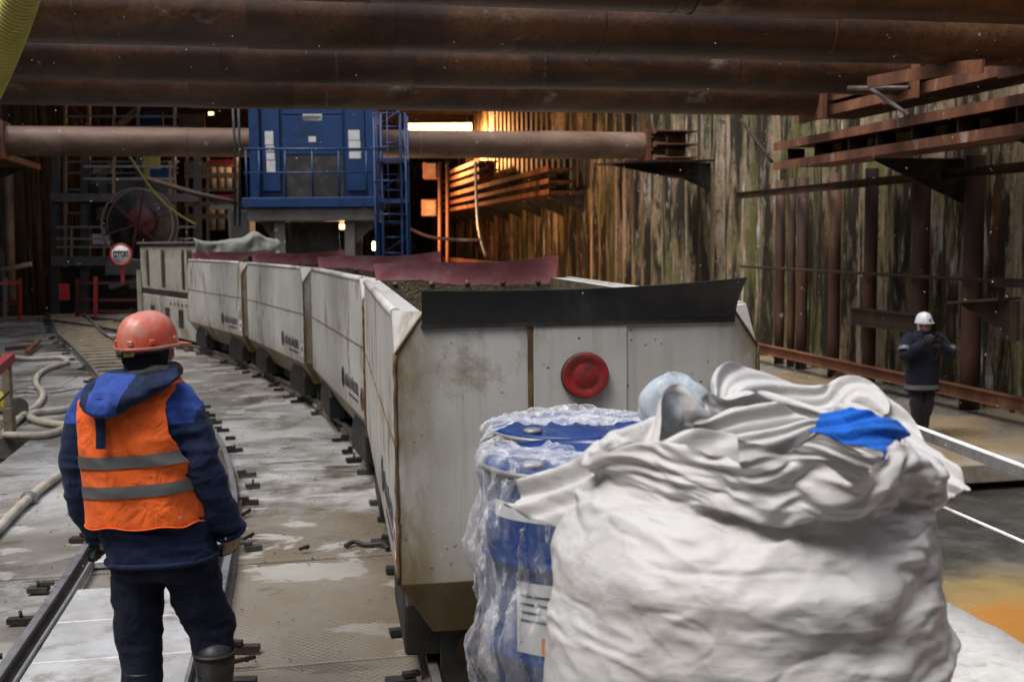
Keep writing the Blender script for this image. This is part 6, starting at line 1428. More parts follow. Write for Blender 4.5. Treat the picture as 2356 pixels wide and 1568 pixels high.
-1,-10,-3,9,-17,6,1,15,-1,-8,-12,3,-3,-2,-1,-1,8,-4,15,-11,-5,-5,0,5,12,-9,1,0,21,21,20,21,20,19,19,19,19,18,19,17,32,27,23,22,20,15,7,2,0,-2,-7,-15,-20,-22,-23,-27,-32,-36,-37,-38,-19,-20,-21,-20,-21,-21,-21,-20,-21,
-20,-20,-21,-20,-19,-19,-17,-17,-16,-15,-16,-15,-15,-15,-12,-12,-9,-8,-7,-6,-6,-5,-6,-4,-3,-1,1,3,4,6,5,6,6,7,8,9,12,12,15,15,15,16,15,16,17,17,19,19,20,21,20,20,21,20,3,0,-2,-1,-2,-2,0,1,0,0,0,-1,-1,-7,-10,2,3,-5,-7,4,
11,8,-7,-10,-2,5,2,-1,4,4,0,5,1,1,0,0,-1,0,1,1,-1,0,1,1,6,5,3,4,0,-1,-3,-1,2,1,0,2,4,4,-1,-3,-2,-2,0,0,2,2,1,1,2,-2,-3,-6,-3,-2,-3,-2,3,6,3,5,0,-1,0,0,-2,-3,-3,-3,-1,1,1,-4,-1,0,-1,1,-2,-1,0,2,0,-1,1,0,2,0,-2,-3,0,6,10,
-9,-7,1,8,-2,-10,-1,9,9,7,-3,-4,-2,-5,-3,3,-5,-3,-1,2,2,1,0,-1,1,1,0,-1,3,-2,-5,-1,-4,3,2,2,-1,-1,-1,-1,-3,-4,-3,-1,3,4,4,1,1,2,0,-1,4,0,0,0,1,5,3,7,7,-2,-4,-8,-6,-2,0,-5,-1,2,1,2,4,0,-2,-3,-1,1,0,-1,0,-3,2,2,0,1,3,0,0,
-2,0,2,3,-1,-2,-3,5,-1,0,-5,4,6,-2,-3,0,0,5,1,-2,-3,-1,-3,-1,0,0,-2,-2,-1,0,1,0,-1,2,4,-3,-1,2,-3,0,-1,-2,1,-1,3,1,0,1,-2,-2,0,-3,-4,-5,-5,1,1,2,4,-3,1,3,3,5,0,3,-2,-2,2,-2,1,0,-1,-2,4,0,-2,1,0,-2,0,3,1,3,0,-2,1,-3,4,-1,
1,-2,-1,1,0,0,0,-3,0,-2,1,2,3,3,0,0,1,-4,-4,-1,1,3,-2,-4,-1,1,1,-1,0,1,1,-1,1,2,0,0,1,-2,2,0,-4,1,-2,-1,1,0,-2,1,-2,4,-4,-1,2,3,0,2,-1,0,3,2,4,-2,-3,-1,-1,-2,1,1,1,0,0,-2,-3,-1,-3,3,5,-1,0,2,-2,-1,1,3,-2,2,-1,-3,0,1,1,2,
0,2,2,-1,-1,2,0,-4,-1,0,-1,3,-1,0,0,-1,5,5,5,2,-4,-1,-3,-4,0,-3,4,2,1,1,-1,-3,-2,-3,-2,0,0,-1,0,1,0,1,-2,0,0,-2,1,-1,0,0,0,0,1,-1,2,2,1,0,2,1,3,1,-1,0,0,2,1,-2,-2,3,-3,-3,-3,-4,0,1,6,1,0,-2,0,2,1,-1,-1,0,1,-3,0,0,1,0,0,
0,-1,2,1,2,-1,1,-1,0,0,0,0,-3,1,-1,0,-1,0,4,-3,-3,1,1,6,2,2,0,-4,-2,-8,-4,2,-1,3,2,1,2,1,0,-2,0,0,0,-2,-1,2,-1,0,-1,0,0,-1,1,1,0,2,0,-1,-1,0,1,2,0,0,2,0,1,2,0,0,2,2,-2,-1,0,2,2,-2,-1,-3,0,2,1,-2,-2,0,-1,3,0,0,0,2,0,-1,0,
0,-1,0,-2,-1,-1,3,-3,0,0,1,2,0,-2,-2,-1,-3,2,3,0,-6,-2,3,2,2,1,0,-3,-2,2,-1,-2,-3,0,-4,2,2,-1,2,0,0,1,0,0,1,1,0,0,0,1,-1,0,3,-1,-2,-1,0,0,3,2,-1,0,1,4,3,2,2,-1,-2,-2,-3,1,-2,-1,-2,-1,-1,6,-1,-7,-6,2,2,2,-1,0,-3,-1,2,3,2,
2,4,0,2,1,0,1,0,1,0,-3,0,1,1,0,0,0,-3,2,-2,1,4,-1,-2,-3,8,1,-2,0,0,-1,0,2,-1,-9,-2,-1,1,1,6,0,-1,1,-3,1,0,-1,0,1,0,0,-1,-1,0,2,0,0,1,2,0,2,-1,-1,-2,0,3,0,-1,-2,-1,0,-1,2,4,3,2,-1,0,0,2,-4,-5,-7,4,7,3,-3,0,-4,-1,-2,4,5,
-1,-2,0,0,-1,0,-1,-1,1,0,-2,-1,0,1,-2,1,0,-2,0,1,1,1,2,0,-2,-5,-2,1,1,-3,0,0,1,0,1,1,-2,2,2,1,-1,0,-2,0,1,1,2,-1,1,0,0,-2,1,2,0,0,0,-2,0,2,-2,1,1,-1,-1,1,1,-1,1,0,0,0,0,0,0,0,-5,-4,1,0,1,3,3,2,7,1,-4,-3,1,-4,-2,2,-3,1,1,
0,1,-3,-2,2,-2,0,1,1,0,0,3,-1,1,1,3,-1,0,2,-1,-1,-3,-2,-1,-2,2,6,2,1,-8,7,2,-1,2,1,-5,-9,3,2,-1,0,1,-1,0,1,1,-1,0,0,0,-1,1,0,0,-1,2,1,0,0,0,0,-2,-2,-1,1,5,2,-1,0,-1,0,1,-1,-1,-2,1,0,5,4,1,-1,0,-4,-8,2,-1,2,0,0,0,1,-5,-1,
6,7,-2,-5,-1,4,2,-1,0,0,0,-1,-1,-1,0,1,-3,0,-2,2,-2,-1,2,0,2,0,1,3,-3,-5,-3,-2,7,-7,0,0,-1,1,1,6,0,-1,0,0,-1,1,0,0,0,2,-1,0,0,1,-1,1,-1,0,-1,0,0,0,2,3,2,0,1,-2,-5,-3,-1,0,-2,1,-1,-1,2,4,1,0,-3,-2,-1,-1,0,2,9,3,-1,-2,-1,
-3,1,1,4,1,-1,-7,2,5,-2,-5,-2,-1,0,0,-1,2,1,0,1,1,1,-1,1,1,1,-1,-2,-5,2,2,-3,-3,4,4,0,3,-6,7,0,0,-10,-2,4,3,-3,1,1,0,-1,0,0,0,0,-1,3,-1,0,0,1,0,1,0,1,0,0,1,-1,-4,-1,-1,-1,3,6,3,1,-1,1,-1,0,1,-4,-4,1,2,2,4,1,0,1,-5,-9,-5,
-2,0,3,5,-1,2,-1,-3,2,1,-3,-1,2,7,4,0,-2,-1,-1,-2,-1,1,-2,0,1,1,0,-2,0,-1,1,2,-3,0,2,1,-2,2,1,-8,5,-5,-2,3,4,-1,1,-2,4,-1,-1,-1,2,-1,0,0,1,1,-3,3,-1,1,-1,-1,1,0,-1,0,0,1,3,2,0,0,-1,0,-5,-3,-1,1,0,-1,0,0,7,4,-2,1,0,-3,0,
0,0,3,4,0,-2,-1,-5,-5,2,-1,5,4,0,2,1,-1,-5,-2,-2,3,4,2,1,0,-2,-1,1,-1,-2,-1,2,0,-1,-1,-2,1,2,-1,-1,0,0,-2,-1,2,-2,4,0,-5,2,0,-1,2,-2,1,2,0,-2,1,0,0,-1,0,3,-3,1,0,1,2,-1,0,0,1,2,-3,-2,-1,2,5,0,-1,3,2,0,1,-2,1,-2,-1,-1,-1,
1,-2,-1,1,-2,2,-1,1,-1,3,3,0,2,-1,-2,-3,-5,-2,-3,1,1,3,7,1,-3,-4,-2,0,2,3,2,-3,-1,1,1,0,0,-1,1,1,-1,-1,-2,0,1,-1,0,-1,2,4,-2,-4,-1,1,1,0,0,0,3,0,-3,1,2,-1,-1,0,1,-1,0,1,0,-1,-1,-1,2,2,0,0,0,1,2,0,-1,-2,2,2,-1,-1,-1,-1,
-1,-2,3,3,-3,1,1,0,-2,-1,3,-1,2,0,1,1,-1,0,2,2,-4,4,3,-2,-2,-3,-1,-1,-2,-1,5,3,0,-2,-3,-2,-1,2,0,-1,-1,-1,0,-2,-1,0,-1,3,2,0,-2,-1,-1,2,1,0,-2,3,-3,0,-1,4,-2,-4,-3,1,3,0,0,0,0,2,0,1,-2,0,1,1,0,0,-1,-1,0,0,3,1,-1,0,2,-1,
2,-1,-1,0,1,-1,3,2,-2,-3,-1,-4,-3,-1,4,4,0,2,1,-1,-2,-2,4,0,-2,2,2,-3,-2,0,6,3,0,-4,0,-2,-4,0,2,2,3,-2,0,0,-3,-1,1,1,1,2,-2,-1,-2,-2,1,1,1,-1,0,-1,0,-2,7,-7,4,-3,1,-7,2,-1,1,0,0,1,0,4,2,-3,1,0,1,1,-2,-1,1,2,0,1,1,0,-5,2,
3,1,-2,1,0,0,0,0,1,-1,-3,-1,4,2,-1,3,2,1,-2,-5,0,-4,-4,3,6,0,-1,-1,1,1,1,0,-4,0,-3,1,1,5,0,2,3,-2,-4,0,-1,2,0,-3,1,2,-1,-1,-1,-1,1,-1,3,1,-1,-1,-2,2,-2,0,0,0,-6,8,-5,1,-3,6,-9,2,-1,3,-2,3,2,-4,0,1,-1,5,1,-1,0,0,0,0,0,-2,
0,4,3,-3,-2,3,1,0,0,0,0,0,-1,1,2,0,-6,0,2,-4,-4,-1,6,4,-1,6,3,-2,-5,3,-2,-1,1,-1,0,0,3,4,-1,0,-2,-5,1,-3,-2,2,4,-1,-4,-1,2,2,-2,-2,2,1,-1,-1,2,0,-4,-1,0,1,3,0,4,0,-4,-1,1,-3,0,5,-8,-6,8,-5,2,0,7,-4,2,4,2,-1,-1,-5,-1,-1,
1,2,2,0,1,0,-1,-2,1,4,-1,-2,0,4,1,-1,0,0,0,-1,-2,0,3,-4,-1,6,2,-2,-3,-1,0,-4,0,6,1,-7,1,5,1,-1,1,-1,-4,-2,2,1,4,-2,-2,6,2,-3,-4,0,3,1,-1,-2,1,0,0,-2,2,0,-2,-1,2,0,-3,-1,1,0,-3,2,3,-4,1,-3,1,-5,8,-4,-4,1,2,-2,-3,8,-7,2,2,
-1,1,5,0,1,-2,-2,0,1,1,3,2,-2,-2,1,1,2,2,-3,1,2,0,0,-1,0,1,-2,-1,5,-1,-6,1,5,-2,-1,-1,3,-1,-8,0,10,2,-3,-2,0,-1,2,4,0,0,-2,-3,3,-2,-5,1,4,3,-2,-4,-2,0,3,1,-1,0,1,1,0,-2,0,2,-2,2,-2,-1,1,2,0,-3,-1,-3,1,-1,-3,1,6,-9,1,1,1,
-3,3,9,-4,-5,8,1,-5,-1,1,2,-1,0,-1,-1,1,4,3,-1,-1,0,-2,-1,2,1,1,0,1,1,-1,0,2,-1,-3,4,4,-4,-2,0,-1,2,-3,-1,5,-2,-6,2,4,0,0,0,0,1,-5,-3,2,3,2,2,1,-6,-4,1,2,4,0,0,0,0,-1,-2,0,0,0,1,-1,-3,0,2,1,-1,-1,-1,-1,2,-1,-3,2,0,-3,0,
2,-2,-5,-2,3,8,-9,3,7,0,-7,1,3,0,-1,1,2,1,2,0,-4,-3,3,4,1,2,1,0,-2,0,1,1,-2,0,1,-1,-2,5,0,-4,1,3,0,1,1,-3,6,-1,-3,4,-1,-3,-1,1,1,-1,-4,-2,6,0,-2,-2,0,1,2,2,-2,-1,-1,1,1,-1,-1,-2,0,1,-1,0,-1,-1,0,1,2,-3,-1,2,0,-1,-4,1,3,
7,-7,-2,5,-5,-7,11,-2,-10,0,-1,4,1,-2,5,3,-2,0,0,0,0,0,-1,-1,3,4,-2,-3,2,1,0,1,4,0,-1,0,0,-1,0,1,-1,0,-4,1,4,0,2,0,1,3,-3,0,3,-1,1,4,-3,-2,-1,1,0,3,-1,-3,1,-2,0,-2,-1,-1,2,3,-1,0,-3,0,-1,-2,1,0,-2,1,-2,1,-1,0,-1,-3,-1,2,
1,1,1,4,-1,-3,-7,9,-3,-8,7,-7,-2,9,2,-9,1,1,0,-1,-1,6,1,2,0,1,0,1,0,0,-3,-1,5,0,-3,1,1,1,-2,0,2,0,1,1,0,-2,1,6,2,-4,-4,1,-1,1,-3,-1,6,-5,4,2,3,1,1,-3,1,0,2,-3,-1,0,0,0,-1,0,-1,-1,-3,-1,2,3,0,-1,-3,0,-2,0,1,-1,1,-1,-1,-2,
-1,0,1,-3,-1,3,1,-2,1,2,7,-8,2,-4,-7,2,-2,0,4,1,-3,0,0,4,-4,-1,9,-3,-2,0,3,0,0,1,1,0,-3,2,2,-1,2,1,3,3,-4,-1,-2,0,0,5,1,-5,1,1,3,-4,-4,2,7,-4,-2,1,-3,9,-2,-5,4,3,-6,2,1,-2,3,0,0,0,-2,0,-2,1,2,-3,-3,-3,2,2,3,-2,-1,-1,-1,
1,-1,0,-1,2,-1,0,-1,3,3,-3,-2,-1,-4,4,-4,0,0,11,-10,-4,0,-3,1,4,-3,1,0,2,7,-7,-3,9,1,-3,-3,2,1,-1,0,2,1,-2,0,4,0,0,0,3,3,-3,-1,0,-3,-3,2,4,-1,4,2,2,0,-3,0,4,-1,-2,-4,-3,0,4,-2,1,-3,-6,2,9,0,1,0,-1,1,1,4,-5,-5,3,0,-2,-4,
-1,1,3,-1,-1,0,0,0,-2,1,3,0,-4,1,-1,-2,3,1,-1,4,-7,-1,4,-3,-3,2,-4,-3,0,0,2,2,-1,0,1,-1,3,5,-7,2,2,-1,-1,2,1,0,-1,2,4,-1,-1,2,-1,-1,0,5,2,1,0,1,0,-2,-2,0,-3,-4,5,4,2,-3,1,1,2,0,-7,1,0,2,-2,6,-1,-3,-1,1,0,0,1,-3,-5,-1,0,
3,1,-4,0,5,-2,-5,0,4,1,-1,0,-2,0,-1,-2,2,3,-4,0,1,-4,2,4,0,1,-2,0,-5,-2,-2,1,3,-4,-2,1,2,1,-1,2,-1,1,-1,3,-2,2,2,0,0,0,2,0,3,0,3,-2,-3,4,4,-2,-3,2,-2,2,1,2,3,-3,-2,3,0,-5,5,0,-1,-1,1,-3,1,1,0,2,-1,2,0,2,-2,-2,-1,0,1,-3,
-3,-2,-4,3,-1,1,6,1,-7,-1,2,-2,-2,2,1,1,-2,0,1,-6,-2,4,7,5,-3,-4,-2,-3,-1,1,4,-8,0,1,-2,0,-1,0,1,0,3,-2,3,-5,5,-2,4,-3,4,0,2,5,0,-1,-3,1,-2,1,1,2,1,1,0,3,-3,-2,2,0,-3,-4,-3,6,5,2,3,-2,-1,1,-1,-1,0,1,2,3,0,2,-5,-2,0,-2,0,
0,-1,1,-2,-1,4,3,-3,2,-3,-3,-4,0,2,-3,-1,4,1,-4,2,0,0,-3,-2,4,2,0,-5,-3,3,5,-3,3,-1,-5,-3,3,1,-3,-2,-1,-2,-2,8,-4,-1,2,-1,0,0,2,1,3,-4,0,2,2,3,5,2,0,-3,-1,0,1,2,0,0,-1,-2,2,1,-1,4,-1,-1,0,-1,0,1,4,-2,-1,2,0,0,1,0,1,-2,0,
4,-2,-1,-1,-1,-2,-1,-1,-2,1,-3,0,7,-1,-1,-7,0,-2,0,4,-1,-3,2,3,-3,-1,-2,3,0,-3,-3,-1,4,3,2,-5,0,-2,-1,-3,1,-1,0,0,-7,4,-1,0,4,3,-2,-1,-2,0,2,-3,0,1,1,3,4,-3,3,0,3,1,0,0,0,1,0,0,1,1,3,-3,-2,-1,2,2,0,0,1,0,-1,-1,0,3,0,-2,
-2,3,3,-1,2,0,-1,0,-3,-3,3,-2,-1,-2,1,0,5,1,-9,-5,1,0,1,4,1,-4,1,1,-4,0,3,1,3,-1,-2,3,1,0,5,-1,-6,0,-5,-3,0,2,-1,-6,6,-1,-2,-3,0,9,-7,2,-2,0,0,-3,9,-4,-4,4,4,-3,0,3,-1,2,0,4,2,-1,0,-1,1,0,0,-1,4,2,-4,-1,-2,4,3,-2,0,2,0,
0,3,0,-3,-4,3,2,-1,3,1,-1,-2,-1,-4,1,2,1,-4,-2,-1,2,-1,2,6,-1,-1,-3,-6,-4,-1,2,1,1,1,-2,1,2,1,2,3,0,3,-3,-8,-2,-2,3,3,-6,-5,3,5,1,-9,10,5,-3,-10,6,-5,2,-3,-1,0,-2,8,3,-1,-1,0,4,-3,0,-1,1,2,-3,3,2,0,0,0,1,1,0,-3,3,3,-1,
-2,-2,1,2,2,-1,-1,1,0,-5,0,7,3,-2,3,1,0,0,-1,-2,0,-1,-10,3,1,-1,1,-1,-1,-5,0,-1,2,7,0,-4,-2,-1,2,-2,2,6,0,-3,3,-3,-1,0,-1,-2,-5,2,2,-1,3,3,-5,-1,4,8,-5,-3,8,-5,4,-10,-1,0,-3,1,4,4,-9,12,-6,0,2,2,1,-3,1,0,3,1,-3,-1,1,1,0,
1,2,-2,-2,-2,6,2,1,-2,-1,2,1,0,-1,2,-1,1,1,-1,-3,2,2,1,0,1,4,-4,-3,-5,-2,-11,5,5,1,-1,-3,-3,2,7,1,-4,2,-3,2,-3,-2,3,3,2,2,-1,2,0,-2,-1,0,3,1,-4,-6,-1,-1,5,4,0,-6,-4,11,-2,7,-4,0,-5,-5,-1,1,8,1,-9,0,7,6,-7,3,-1,-1,2,1,-3,
-4,3,2,1,0,1,1,3,-2,0,-4,-2,-2,4,5,2,-1,1,0,3,0,3,-3,-1,0,-3,2,1,-2,-5,-1,-3,4,3,-1,-1,-4,2,1,-1,1,1,3,5,-6,-9,2,5,0,-3,0,5,-2,0,-1,-1,-1,3,2,-3,1,1,-1,0,5,-9,2,2,-4,-5,5,2,-3,-2,4,3,5,-7,-1,-2,0,-5,13,-1,-3,7,-14,7,-2,
-1,2,2,2,1,-3,0,-2,-1,2,2,1,0,3,-5,-6,5,4,-5,3,3,-3,0,5,3,4,-4,-2,1,5,-2,-4,0,-2,-1,-4,-3,-6,-2,3,6,2,0,6,2,-6,-2,0,0,-4,-4,5,7,0,-6,-6,6,3,1,3,-1,-1,-1,0,-1,-3,2,1,2,-1,2,1,-2,1,-4,3,0,-2,-3,-1,0,10,6,-19,2,10,-7,3,-3,
7,-6,3,5,1,-15,4,0,-1,1,3,0,1,1,1,-4,-2,1,2,4,-4,-5,4,-5,3,3,-5,0,11,5,-3,-9,5,0,1,-8,5,6,-2,-4,-2,-4,-1,-3,-2,4,-5,-1,7,6,-4,0,2,0,-1,0,8,2,1,0,-5,1,-2,-5,-1,3,0,-3,2,2,1,-3,-3,-1,1,5,2,-6,-3,7,-3,1,3,-1,-7,1,3,12,-6,2,
-5,5,-1,2,-2,0,-4,-7,7,5,0,-7,-5,2,1,1,0,1,1,-2,-2,0,1,-2,2,1,-4,4,-1,-1,-6,2,8,4,-3,4,-5,-7,-4,0,3,-2,-1,4,6,0,-5,0,0,2,-3,-5,-4,2,5,5,5,-1,-1,1,-1,5,4,3,0,-2,-4,-4,5,1,-4,-3,-2,2,-1,-1,-2,0,-8,1,2,1,7,6,-5,-3,-1,-6,-4,
2,3,2,2,3,-7,1,5,5,-2,4,-4,1,-6,5,3,-5,1,-1,-1,-5,3,-1,1,0,-1,2,2,-3,-2,1,-3,-1,4,0,-1,-1,3,1,-6,-1,4,0,-5,-2,-1,3,0,3,-6,-2,3,4,1,-4,0,1,2,-4,-1,1,-2,0,-1,5,7,1,2,-1,-5,5,0,-5,2,4,-1,3,-6,-2,2,-1,1,3,-1,-5,2,-3,0,-2,-1,
1,-1,2,1,0,-6,3,6,-6,1,0,8,-12,4,11,-1,-1,-1,-1,0,2,-10,14,-4,-4,-7,5,0,-3,-2,3,0,-2,1,2,-4,0,5,-4,-1,1,1,0,-5,2,4,-8,-2,2,6,-3,-5,4,3,-2,-3,1,-2,-4,3,0,3,-4,3,0,-1,-2,4,7,5,-5,-2,4,-4,-6,1,1,3,8,-2,-4,1,-2,5,1,-5,3,2,
-1,-2,2,-3,6,-1,-9,-2,3,6,-2,1,0,2,1,-2,5,-10,4,4,-7,4,0,-1,4,2,-2,0,0,3,4,-2,-2,-3,-2,5,3,-4,-6,-2,1,-1,3,2,-4,1,2,-3,-4,2,1,6,0,-5,2,-2,-5,3,1,-6,-2,3,6,-2,-5,-3,3,1,0,-4,1,1,0,-1,3,1,1,8,8,-7,-6,3,-4,0,2,1,-2,-5,2,-2,
1,4,0,-1,3,3,1,0,-7,-2,0,-3,0,-1,-2,5,3,0,8,0,-8,5,8,-4,-9,-3,2,1,-6,6,3,1,1,-1,6,-8,-3,5,2,-7,1,0,2,1,-4,-2,0,1,-3,0,-1,-5,6,6,-5,-4,8,7,-6,3,1,-7,-3,-3,4,0,-4,-2,1,2,-4,2,6,-1,3,-7,0,-1,2,-3,0,1,0,0,6,7,-5,0,5,0,-2,-8,
-4,0,-1,5,6,-4,-1,9,-1,-2,-3,1,0,-1,0,7,5,-3,-2,-2,-2,1,2,4,-1,-7,-3,12,1,2,-5,-7,4,0,-2,0,-1,0,11,-3,-13,10,-7,2,-6,-6,3,5,5,0,-4,-3,-2,0,0,-3,-2,4,9,-5,-7,3,3,-3,2,4,-2,3,3,-5,-3,-4,-3,3,2,1,-3,2,-2,-1,-1,2,2,0,0,2,-2,
-5,0,5,5,-4,4,4,-4,-2,-3,5,-2,2,3,3,-2,-4,2,2,-1,-1,4,-1,1,1,7,5,-4,-9,0,-2,-6,2,4,-3,5,-2,4,10,1,-10,-9,10,4,-6,1,0,0,11,-7,-3,0,-6,-4,9,-5,-4,3,5,1,-2,-1,-1,0,-1,-2,-5,3,10,-7,-11,6,11,1,-6,-2,-4,1,6,-1,-1,-4,-3,2,-1,
-2,-1,0,-2,2,2,-4,6,2,0,1,0,-5,-1,1,2,2,-1,0,1,1,1,3,-1,-4,-1,2,4,2,-2,-1,-5,1,0,1,0,-5,-1,7,2,-5,1,-1,-8,2,8,-1,6,-6,-1,6,1,-12,-5,12,0,-1,0,-4,14,3,-11,1,-3,0,-6,1,1,-3,4,3,-1,-1,2,8,0,-7,-2,-2,1,7,-4,-6,-6,4,4,-1,3,2,
-2,1,-1,-1,-4,-3,1,-1,-3,5,-2,-5,0,2,3,1,0,2,4,-6,-1,3,6,-2,-4,1,1,0,0,1,-1,-1,-2,4,2,2,1,-2,-1,-3,-1,0,1,1,-4,-5,4,4,-4,-4,5,4,3,-2,-3,1,-5,7,-6,7,-11,1,8,-3,-1,-2,1,7,-6,3,3,5,-1,-4,-5,-1,-1,3,3,4,1,0,0,-3,-7,-7,0,7,
10,3,-7,-13,1,4,-1,2,6,-2,-1,0,2,-4,-5,2,-1,-1,8,-6,-7,5,1,2,-1,-1,-3,3,-1,2,0,2,2,-1,-2,1,0,2,-6,1,4,-1,2,1,2,1,-1,1,-2,1,4,7,-5,-8,-6,5,6,2,-1,-9,0,3,5,-1,-4,-10,-1,12,-5,-1,7,-2,-1,-5,2,6,6,-7,0,-2,4,2,3,-2,-6,0,3,5,
2,-5,3,3,-4,-7,-7,1,2,5,-2,-4,-4,3,9,4,0,0,-4,-1,0,6,-3,-6,-1,-5,3,5,-6,-4,1,2,-2,-1,2,4,-1,0,0,3,0,0,2,-2,3,-5,-3,1,3,5,2,0,0,-3,0,0,-5,4,0,-4,3,5,0,-3,-1,4,-2,2,0,0,1,-5,3,-5,10,-6,-6,2,-1,0,0,-10,12,2,-2,-3,-5,3,1,3,
2,3,-1,-4,2,3,5,0,-3,-3,2,-1,-9,-7,1,5,13,4,-4,-6,-10,-4,6,8,1,-4,3,-3,-3,0,-1,2,-4,5,4,-4,-3,0,4,-4,4,6,2,-5,0,-1,-3,-4,3,4,-5,-4,5,3,3,-2,2,2,-2,-4,-2,0,1,0,1,-3,1,0,3,-2,-1,-1,4,4,-4,-7,-3,9,9,-4,1,-5,5,-10,-1,8,-11,
-1,4,1,3,-2,-5,4,-5,1,1,2,5,-1,-1,5,1,1,2,-3,-1,-1,-1,-2,-2,-4,3,0,-6,-1,8,3,-4,-5,0,0,-3,2,5,-4,-4,7,6,-6,-2,6,-2,-5,-1,3,-1,-2,4,5,-5,-5,0,3,-5,1,-2,2,6,0,0,6,1,-2,-3,-3,2,0,5,-1,1,-2,-2,1,-1,0,-1,-2,-4,-2,7,1,-1,6,-3,
0,2,-2,6,-7,-2,4,0,-8,-5,17,-10,-3,-2,1,5,2,-2,-5,5,7,-1,-4,0,-1,2,2,-1,4,4,-5,-9,-7,-3,4,9,1,-1,2,-4,3,7,0,-6,-4,-1,1,0,-7,8,7,-5,-9,-2,5,-4,4,2,1,-4,1,4,-5,-2,-1,0,1,7,2,3,-2,-4,2,2,0,-1,1,0,1,4,3,-5,-3,4,3,-1,-5,-1,1,
4,0,-7,0,1,2,-6,-4,5,6,-4,6,-3,-5,3,-3,-3,12,-1,-11,2,0,1,-1,8,5,0,3,1,-1,-4,-3,-3,0,-2,1,4,-2,4,-4,-7,3,3,4,-1,-5,0,-2,1,6,3,-6,-2,2,5,-7,-11,7,13,-6,-6,-1,0,2,-1,-1,1,-3,3,3,-4,-2,5,1,-4,5,-2,-2,3,2,2,-1,-4,1,-1,4,2,1,
-4,2,-1,-2,7,0,-4,0,-4,-1,-6,9,3,-2,0,4,-10,11,-1,0,-2,-1,-1,-2,5,-5,0,-6,4,10,-7,-6,3,9,-4,7,2,-1,-2,5,-6,-5,0,-6,1,8,-2,4,2,-7,-3,-5,1,5,-1,-1,-5,1,5,2,-1,4,2,2,-9,-8,2,-1,4,-4,2,4,5,-4,-5,-1,-1,4,5,3,1,-1,-1,2,-2,2,
-2,1,-2,-1,0,-8,2,4,-2,3,0,-2,-1,-1,-1,5,0,-1,6,4,-8,-6,1,2,2,3,-2,-5,7,-2,1,-2,-6,-1,5,-5,-3,1,10,-1,1,-2,-7,4,6,5,2,-3,0,1,-4,-1,-1,-3,-8,1,-3,5,6,4,-3,4,-3,-5,1,-4,4,0,-6,2,5,-1,3,3,2,-10,-8,2,1,10,3,-9,-2,-1,2,2,0,0,
-3,-3,0,3,8,-2,3,5,-2,-1,0,1,0,-4,-7,1,3,-4,-2,1,-1,1,0,-8,5,4,-3,6,6,-11,2,0,-9,3,14,-10,9,-2,-2,-1,-10,4,3,-8,5,-1,4,0,1,2,-4,-2,8,0,4,1,-3,-2,1,-4,-1,5,-2,-8,5,1,-6,5,6,-8,-2,3,-3,-3,-2,2,7,2,-6,-4,-3,-1,8,-1,-3,7,-1,
-1,6,-4,-6,1,3,-1,0,3,4,-2,-5,1,0,3,5,3,2,0,0,-5,-3,7,-7,0,-3,2,2,-2,-2,-3,-4,3,0,2,6,1,2,7,-7,-5,0,1,2,2,-5,3,-3,-2,1,0,2,-15,5,7,-6,7,6,2,2,-3,-5,-8,3,6,4,-1,0,0,0,-2,1,2,1,-7,-2,-5,2,7,1,-4,4,4,-3,-5,-8,-2,1,2,5,-4,6,
4,-7,4,4,-9,2,12,-4,-7,-3,3,2,1,5,5,-1,-6,2,2,-2,-1,6,0,2,0,-3,-2,1,-7,5,-7,-1,2,0,-2,-2,4,3,1,-4,-5,8,1,-1,-3,4,4,-13,11,-1,-7,5,-4,7,-2,-2,-13,-3,9,4,2,1,-1,5,0,4,2,-4,-4,2,-3,0,-4,-3,6,3,-5,-2,1,-2,-1,-8,-2,6,7,-1,1,
0,-4,-5,-4,0,8,1,-3,4,9,-1,1,-2,-7,1,0,1,5,-1,2,-3,-5,-2,5,8,0,-2,1,1,4,3,-3,-3,-1,4,2,2,-2,-5,4,4,-3,-1,1,6,5,-3,-5,6,-3,-5,-4,1,1,-6,5,2,-6,10,-11,7,3,-2,4,-8,2,-13,3,11,-2,4,-1,2,6,4,1,0,-3,0,-6,-3,2,-1,-4,1,2,-7,0,2,
0,1,-2,-6,-3,1,2,3,7,6,-5,-8,-7,0,8,-3,9,0,-5,2,-1,-3,0,6,1,3,1,2,-1,-2,-1,-2,5,0,0,2,1,0,1,-7,-4,-1,-2,2,-1,7,-7,1,1,-1,1,0,-1,-4,4,7,8,-7,-8,-11,9,-11,0,8,-1,-2,9,-7,4,-1,11,-19,0,-6,2,16,-4,5,4,-1,-2,2,4,2,0,-3,1,-5,
-4,0,1,-2,3,2,-5,-3,4,8,-1,-4,-8,-5,-2,3,-1,2,10,1,-8,-5,9,-7,6,7,-12,-6,5,5,0,1,6,6,-1,-3,3,-4,-6,2,0,3,4,-5,-2,5,0,0,-1,-7,-7,10,8,4,-3,-9,2,4,-3,-5,2,6,4,-5,6,11,-6,1,-6,2,-16,-3,3,1,12,-5,0,-5,19,-11,-12,-3,5,3,4,-4,
-1,2,4,0,4,6,-1,-6,0,-3,0,2,-3,4,2,1,-3,-2,-5,2,7,3,0,-4,-5,-5,-3,-3,7,9,6,-3,-4,-5,0,12,-3,-14,6,1,2,1,-3,0,5,4,-2,-6,-1,2,4,0,1,7,-1,1,-1,-3,-3,3,-4,-11,6,-10,9,3,-8,-2,9,-10,0,6,-1,5,-11,13,3,5,1,0,-21,-3,7,-8,17,1,
